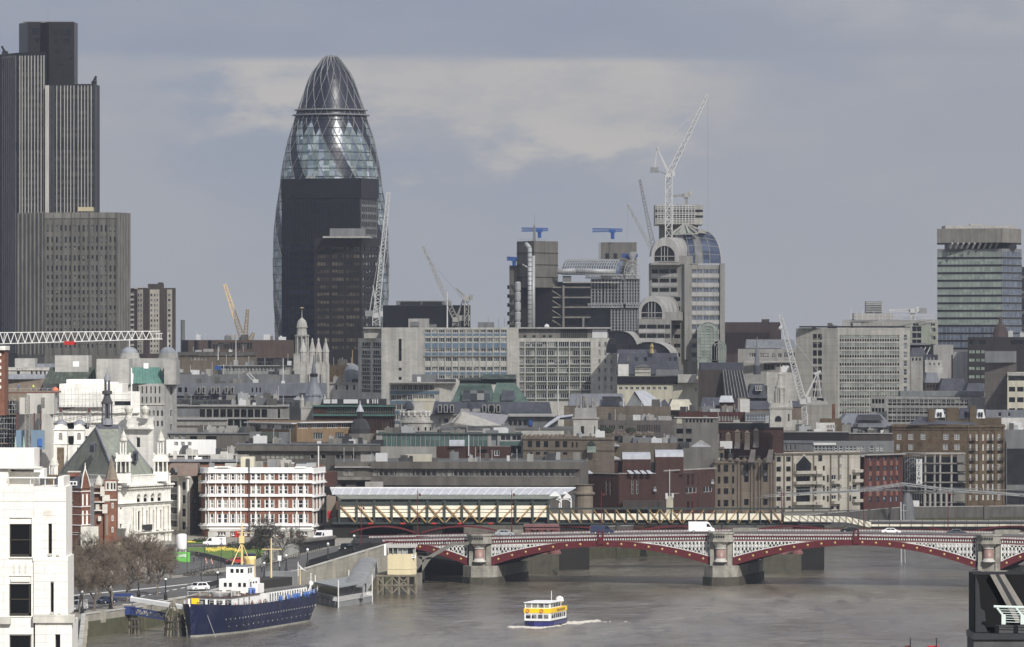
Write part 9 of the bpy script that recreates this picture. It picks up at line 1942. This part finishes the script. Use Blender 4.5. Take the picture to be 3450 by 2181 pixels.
for k in range(6): q=MB();p=sp_(27.2+k*.75-.0,3.2+ (k%2)*.5,7.12);q.lathe(tuple(p),[(.3,0),(.34,.25),(.34,.8),(.3,1.05)],12);q.build('blue_drum',m_blue,label='blue drum on the fore deckhouse roof of the ship, '+ORD[k],cat='drum',group='blue drums on the ship')
for k,s in enumerate((42,47,50.5,52,54,58,60,64,66)): q=MB();p=sp_(s,4.75-(.6 if s>62 else 0),5.0);q.lathe(tuple(p),[(.3,0),(.34,.25),(.34,.85),(.3,1.1)],12);q.build('blue_drum',m_blue,label='blue drum along the side deck of the ship, '+ORD[k],cat='drum',group='blue drums along the ship side')
q=MB();p=sp_(76.5,0,6.1);
q.tube(sp_(73,1,5.6),sp_(77.5,.2,6.9),.16,5);q.lathe(tuple(sp_(77.3,.2,6.4)),[(.2,0),(.5,.3),(.45,.8),(.1,1.1)],10);q.build('stern_ornament',m_whitep,t)
r=random.Random(2);p=sp_(7.6,-1.2,5.3);q=MB();q.box(p.x-1.0,p.x+.5,p.y-.08,p.y,5.5,7.0);nb=q.build('yellow_notice',m_yel,label='yellow notice board hung over the ship bow rail',cat='notice')
bars(nb,663,678,2030,2048,3,p.y-.12,m_iron)
for k in range(26):
 s=r.uniform(13,26);n=r.uniform(-4,3.6);w_=r.uniform(.2,.9);q=MB();p=sp_(s,n,7.1);q.box(p.x-w_,p.x+w_,p.y-.4,p.y+.4,7.1,7.1+r.uniform(.2,.8));q.build('deck_gear',r.choice([m_dark,m_brickd,m_tan,m_concl,m_wood,m_slabg]),t)
for k in range(16):
 s=r.uniform(6,34);q=MB();p=sp_(s,hb(s,5)-r.uniform(.5,1.1),5);q.lathe(tuple(p),[(.3,0),(.35,.4),(.15,.9)],8);q.build('deck_gear',r.choice([m_whitep,m_brick,m_tan,m_concl,m_redb]),t)
for n0 in (-1,1):
 q=MB();pts=[sp_(s,n0*(hb(s,5)-.08),dz(s)+.75) for s in range(4,76,3)]
 for a,b in zip(pts,pts[1:]): q.tube(a,a+Vector((0,0,.75)),.03,3);q.tube(a+Vector((0,0,.75)),b+Vector((0,0,.75)),.03,3);q.tube(a+Vector((0,0,.4)),b+Vector((0,0,.4)),.02,3)
 q.build('deck_rail',m_whitep,t)
q=MB();pts=[sp_(12,n,7.1) for n in (-4.4,-2,0,2,4.3)]+[sp_(s,4.4,7.1) for s in (16,20,24,27)]
for a,b in zip(pts,pts[1:]): q.tube(a,a+Vector((0,0,1)),.03,3);q.tube(a+Vector((0,0,1)),b+Vector((0,0,1)),.03,3)
q.build('roof_rail',m_whitep,t)
q=MB();q.tube(sp_(3.5,hb(3.5,4),4.),sp_(1,4.8,-.3),.05,4);q.build('anchor_chain',m_gsteel,t)
t2=thing('mooring_float',wp(645,2105,0),'small raft with white railings between the timber piles and the ship bow','raft');p=wp(640,2108,0);q=MB();q.box(p.x-2,p.x+1.5,p.y,p.y+4,-.2,.5);q.build('float',m_dark,t2);q=MB()
for z in (1.,1.5): q.tube((p.x-2,p.y,z),(p.x+1.5,p.y,z),.05,4)
for k in range(5): q.tube((p.x-2+k*.85,p.y,.5),(p.x-2+k*.85,p.y,1.5),.05,4)
q.build('railing',m_whitep,t2)
FDIR=math.radians(24);t=thing('river_boat',(X(1822,1104),1104,0),'yellow and white double deck passenger boat with blue hull on the open river','boat')
u=Vector((math.sin(math.radians(14)),math.cos(math.radians(14)),0));v=Vector((u.y,-u.x,0));O_=Vector((X(1812,1104),1104-1,0))
def fp(s,n,z): return O_+u*s+v*n+Vector((0,0,z))
def fbx(nm,m,s0,s1,n0,n1,z0,z1,taper=0,par=None):
 q=MB();P=[fp(s0,n0,0),fp(s0,n1,0),fp(s1,n1,0),fp(s1,n0,0)];q.prism([(p.x,p.y) for p in P],z0,z1);return q.build(nm,m,par or t)
m_bh=M('boat_blue_hull',(40,44,130),rough=.35,var=.06,streak=0);q=MB();hl=[(-3.2,0),(-2.2,1.5),(-.6,2.5),(1.5,2.9),(12,2.9),(14,2.6)]
P=[(fp(s,n,0).x,fp(s,n,0).y) for s,n in hl]+[(fp(s,-n,0).x,fp(s,-n,0).y) for s,n in hl[::-1] if n];lowp=[fp(s+.5*(n<1),n*.82,0) for s,n in hl];
q.prism(P,.25,.95);q.build('hull',m_bh,t);q=MB();q.prism([(fp(s,n*1.02,0).x,fp(s,n*1.02,0).y) for s,n in hl]+[(fp(s,-n*1.02,0).x,fp(s,-n*1.02,0).y) for s,n in hl[::-1] if n],.95,1.1);q.build('rubbing_strake',m_iron,t)
q=MB();q.prism([(a+(O_.x-a)*.1,b) for a,b in P],-.3,.26);q.build('lower_hull',m_bh,t)
fbx('lower_cabin',m_shw,-.4,13,-2.6,2.6,1.1,2.6);fbx('yellow_band',m_yel,-.5,13.1,-2.7,2.75,2.6,3.5);fbx('upper_cabin',m_shw,-.3,9,-2.55,2.5,3.5,4.55);fbx('upper_roof',m_whitep,-.6,9.3,-2.7,2.7,4.55,4.7);fbx('white_belt',m_whitep,-.45,13.05,-2.68,2.7,2.52,2.66)
for k in range(3): fbx('front_window',m_glass,-.36,-.3,-2.3+k*1.25,-1.25+k*1.25,3.68,4.42)
fbx('front_window',m_glassb,-.36,-.3,1.45,2.3,3.68,4.42)
for k in range(4): fbx('lower_front_window',m_glass,-.46,-.4,-2.3+k*1.2,-1.35+k*1.2,1.55,2.35)
for k in range(7): fbx('side_window',m_glass,.6+k*1.7,1.9+k*1.7,2.6,2.64,1.55,2.35)
for k in range(4): fbx('upper_side_window',m_glass,.4+k*2.1,2.1+k*2.1,2.5,2.54,3.68,4.4)
q=MB()
for n in (-1.9,.9):
 c=fp(-.62,n,3.02)
 for k in range(12):
  a0,a1=2*math.pi*k/12,2*math.pi*(k+1)/12;q.tube(c+v*(.3*math.cos(a0))+Vector((0,0,.3*math.sin(a0))),c+v*(.3*math.cos(a1))+Vector((0,0,.3*math.sin(a1))),.085,5,caps=False)
 q.build('lifebuoy',M('lifebuoy_orange',(226,110,50),streak=0) if 'lifebuoy_orange' not in bpy.data.materials else bpy.data.materials['lifebuoy_orange'],label='orange lifebuoy on the yellow band of the boat, %s'%('left one' if n<0 else 'right one'),cat='lifebuoy');q=MB()
q=MB();[q.tube(fp(4.5+k*.62,2.78,2.8),fp(4.5+k*.62+.3,2.78,3.3-(k%2)*.2),.07,4) for k in range(11)];q.build('small_print',m_brickd,t,kind='stuff')
q=MB();q.lathe(tuple(fp(13.2,1.2,3.6)),[(.3,0),(.3,.3),(.85,.8),(.7,1.5),(.1,1.8)],14);q.build('white_dome',m_whitep,t);q=MB();q.tube(fp(8,.8,4.7),fp(8,.8,6.6),.05,5);q.build('aerial',m_whitep,t)
for k in range(6): person('passenger on the open upper deck of the yellow boat, '+ORD[k],tuple(fp(9.8+(k%3)*1.1,-1.4+(k//3)*2.,2.75)),h=1.5,top=[m_blue,m_coatl,m_coatr][k%3],leg=m_denim,yaw=0,group='passengers on the boat deck')
m_foam=M('wake_foam',(196,188,170),var=.1,streak=0);q=MB();r=random.Random(8)
def foam(px,py,n,sx,sy,s=.28):
 for _ in range(n):
  p=wp(px+r.gauss(0,sx),py+r.gauss(0,sy),0);w_=s*r.uniform(.5,2.6);h_=s*r.uniform(.2,.7);k=len(q.v)
  q.v+=[(p.x-w_,p.y-.3,0),(p.x+w_,p.y-.5,0),(p.x+w_*.8,p.y+.8,0),(p.x-w_*.9,p.y+.7,0),(p.x+r.uniform(-.2,.2),p.y,h_*.8)]
  for f_ in ((0,1,4),(1,2,4),(2,3,4),(3,0,4)): q.f.append(tuple(k+i for i in f_));q.m.append(0)
for k in range(14): foam(1728+k*11,2113+ (2 if 4<k<10 else 0)-max(0,k-9)*1.1,26,6,1.0)
foam(1800,2114,60,16,1.4,.36)
for k in range(16): foam(1885+k*9,2102-k*.7,26-int(k*1.5),8,1.6,.26)
foam(1925,2100,50,22,1.6);foam(2010,2095,14,30,1.5,.2)
q.build('boat_wake',m_foam,label='white foam wake around and behind the yellow boat',cat='wake',kind='stuff')
D=420.;t=thing('white_stone_building',(X(100,D),D,H(D)),'near white stone building with tall black sash windows filling the left edge','building')
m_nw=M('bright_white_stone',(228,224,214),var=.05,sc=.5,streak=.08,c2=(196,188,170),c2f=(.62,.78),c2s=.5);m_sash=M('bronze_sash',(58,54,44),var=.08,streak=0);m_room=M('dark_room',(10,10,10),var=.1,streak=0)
x_=lambda px:X(px,D)
def stonewall(px0,px1,ya,yb,D_,holes,name='wall',back=6.):
 """dressed blocks with open joints, laid round the openings"""
 q=MB();x0,x1=X(px0,D_),X(px1,D_);z0,z1=Z(yb,D_),Z(ya,D_);hs=[(X(a,D_),X(b,D_),Z(d,D_),Z(c,D_)) for a,b,c,d in holes]
 us=sorted({x0,x1}|{h[0] for h in hs}|{h[1] for h in hs});vs=sorted({z0,z1}|{h[2] for h in hs}|{h[3] for h in hs})
 for a,b in zip(us,us[1:]):
  for c,d in zip(vs,vs[1:]):
   m=((a+b)/2,(c+d)/2)
   if not any(h[0]<m[0]<h[1] and h[2]<m[1]<h[3] for h in hs): q.box(a,b,D_+.12,D_+.9,c,d)
 q.box(x0,x1,D_+.9,D_+back,z0,z1);q.build(name,m_nw,t)
 cy=.62;k=0;z=z0;r=random.Random(int(px0)+3)
 while z<z1-.1:
  ze_=min(z1,z+cy);off=(k%2)*.8;xx=x0-off
  while xx<x1:
   a,b=max(xx,x0),min(xx+1.6,x1);xx+=1.6
   if b-a<.08: continue
   segs=[(a,b)]
   for h in hs:
    if h[3]>z+.02 and h[2]<ze_-.02:
     ns=[]
     for s0,s1 in segs:
      if h[1]<=s0 or h[0]>=s1: ns.append((s0,s1));continue
      if h[0]>s0: ns.append((s0,h[0]))
      if h[1]<s1: ns.append((h[1],s1))
     segs=ns
   for s0,s1 in segs:
    if s1-s0>.06: p=r.uniform(0,.012);inst('stone_block',boxmesh(s1-s0-.012,ze_-z-.012,.1,m_nw,'stone_block'),((s0+s1)/2,D_+.09-p,(z+ze_)/2),0,t)
  z=ze_;k+=1
H1=[(32,107,1766,1877),(31,105,1968,2076),(32,108,2142,2300)];H2=[(163,175,1764,1866),(170,181,1964,2064),(186,203,2137,2250)]
stonewall(-60,113,1641,2250,D,H1,'main_wall');stonewall(113,222,1641,1877,D+.02,[H2[0]],'corner_wall');stonewall(113,228,1877,2072,D-.15,[H2[1]],'corner_wall');stonewall(118,242,2094,2250,D-.3,[(186,203,2137,2250)],'corner_wall')
stonewall(-60,28,1582,1641,D+.3,[],'upper_wall');stonewall(28,112,1590,1641,D+1.6,[],'parapet_wall');stonewall(195,214,1607,1641,D+.1,[],'parapet_wall')
q=MB();q.box(x_(-60),x_(107),D+2,D+7,Z(1584,D),Z(1514,D));q.build('upper_storey',m_nw,t);q=MB();q.box(x_(106),x_(140),D+2.2,D+5,Z(1612,D),Z(1582,D));q.build('upper_block',m_nw,t)
for a,b,ya,yb in((6,66,1530,1576),(67,104,1528,1574)): q=MB();q.box(x_(a),x_(b),D+1.9,D+2.,Z(yb,D),Z(ya,D));q.build('recessed_panel',m_white,t)
def nb(nm,a,b,ya,yb,o0,o1,m=None): q=MB();q.box(x_(a),x_(b),D-o1,D-o0,Z(yb,D),Z(ya,D));return q.build(nm,m or m_nw,t)
nb('cornice',-60,139,1574,1579,-1.6,.1);nb('cornice',-60,139,1579,1583,-1.4,-.2,m_white);nb('string_course',-60,222,1686,1688,-.1,.06)
nb('cornice',-60,38,2078,2102,-.1,.45,m_stone);nb('cornice',113,254,2070,2098,-.2,.55,m_stone);nb('small_ledge',112,230,1875,1890,-.1,.2);nb('recess',104,114,2098,2250,-.6,-.1,m_white)
for a,b,ya,yb in H1+H2:
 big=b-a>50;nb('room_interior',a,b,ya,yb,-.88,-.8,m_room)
 fr=nb('window_frame',a,a+4 if big else a+2,ya,yb,-.42,-.3,m_sash)
 for c in ((b-9 if big else b-3,b,ya,yb),(a,b,yb-9 if big else yb-3,yb),(a,b,ya,ya+3)): nb('window_frame',*c,-.42,-.28,m_sash)
 if big: nb('sash_bar',a,b-9,(ya+yb)/2-4,(ya+yb)/2,-.45,-.3,m_sash)
 nb('sill',a-2,b+2,yb,yb+4,-.2,.08,m_white);q=MB();q.face([(x_(a),D+.5,Z(yb,D)),(x_(b),D+.5,Z(yb,D)),(x_(b),D+.5,Z(ya,D)),(x_(a),D+.5,Z(ya,D))]);q.build('glass_pane',GL('near_window_glass',(6,6,8),(14,14,16),rough=.03,cell=9) if 'near_window_glass' not in bpy.data.materials else bpy.data.materials['near_window_glass'],t)
for k in range(3): nb('carved_fret',42+k*19,55+k*19,1896,1928,-.1,.04,m_white);nb('carved_slot',46+k*19,49+k*19,1904,1932,-.1,.055,m_stone)
nb('carved_panel',36,101,1950,1961,-.1,.03,m_white)
for a,y in((164,1866),(192,1866),(170,2062),(197,2062)): nb('floodlight',a,a+9,y,y+7,0,.3,m_stone)
q=MB()
for a,b in((V(28,1609,D),V(190,1609,D)),): q.tube(a,b,.03,5)
for x in (102,152,181): q.tube(V(x,1608,D),V(x,1641,D),.04,5)
q.tube(V(28,1611,D-.2),V(190,1611,D-.2),.03,5);q.build('roof_handrail',m_whitep,t)
D=350.;t=thing('concrete_pier_head',(X(3380,D),D,5),'near dark concrete block with sloping grey striped edge in the lower right corner','parapet')
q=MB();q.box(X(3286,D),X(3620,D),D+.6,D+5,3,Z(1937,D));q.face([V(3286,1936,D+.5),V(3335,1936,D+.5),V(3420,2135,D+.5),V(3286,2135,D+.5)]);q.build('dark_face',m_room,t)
q=MB();q.face([V(3286,1938,D),V(3298,1970,D),V(3304,2050,D),V(3304,2130,D),V(3286,2130,D)]);q.face([V(3304,2050,D),V(3318,2060,D),V(3326,2130,D),V(3304,2130,D)]);q.build('edge_fin',m_dark,t)
for a,b,m in(((3335,3353),(3424,3442),m_conc),((3353,3366),(3442,3462),m_dark),((3366,3384),(3462,3484),m_conc)):
 q=MB();y0,y1=1936,2075 if 1 else 0;q.face([V(a[0],1936,D),V(a[1],1936,D),V(b[1]+0,2100,D),V(b[0],2100,D)]);q.face([V(a[0],1936,D),V(b[0],2100,D),V(b[0],2100,D+1),V(a[0],1936,D+1)]);q.face([V(a[0],1936,D),V(a[1],1936,D),V(a[1],1936,D+1),V(a[0],1936,D+1)]);q.build('sloping_band',m,t)
q=MB();q.box(X(3273,D),X(3620,D),D-1.2,D+4,Z(2152,D),Z(2132,D));q.build('coping',m_dark,t);q=MB();q.box(X(3276,D),X(3620,D),D-1,D+4,3,Z(2153,D));q.build('base_wall',m_feltd,t)
q=MB();q.box(X(3350,D),X(3620,D),D-.9,D,Z(2131,D),Z(2106,D));q.build('upper_block',m_feltd,t)
t=thing('mint_railing',V(3400,2105,348.5),'pale mint green tubular railing on the dark concrete in the lower right corner','railing');m_mint=M('mint_paint',(196,214,206),rough=.4,var=.03,streak=0)
q=MB();a,b=V(3348,2044,348.5),V(3620,2052,348.5);q.tube(a,b,.085,8);q.build('top_rail',m_mint,t)
for k,x in enumerate((3362,3426,3490)): q=MB();q.tube(V(x-3,2048,348.5),V(x+20,2078,348.4),.07,6);q.tube(V(x+20,2078,348.4),V(x+16,2104,348.4),.07,6);q.box(X(x+12,348.3),X(x+26,348.3),348.2,348.3,Z(2104,348.3),Z(2072,348.3));q.build('bracket',m_mint,t)
for y,dx in((2055,2),(2063,8),(2071,14),(2079,20),(2087,20),(2096,18)): q=MB();q.tube(V(3366+dx,y,348.4),V(3620,y+6,348.4),.022,5);q.build('rail_bar',m_mint,t)
for px,m,w_,lab in((3062,m_coatr,40,'red roof top of a small craft at the bottom edge'),(3150,m_redb,60,'red and white top of a moored boat at the bottom edge, right one')):
 D=1022;t=thing('small_boat',(X(px,D),D,0),lab,'boat');q=MB();a=X(px-w_/2,D);b=X(px+w_/2,D);q.prism([(a,D),(b,D),(b,D+3),(a,D+3)],0,Z(2190,D));q.build('hull',m_navy,t);q=MB();q.box(a+.5,b-.8,D+.5,D+2.4,Z(2190,D),Z(2177,D));q.build('cabin_roof',m,t);q=MB();q.tube(V(px+5,2185,D),V(px+5,2150,D),.12,5);q.build('mast',m_dark,t)
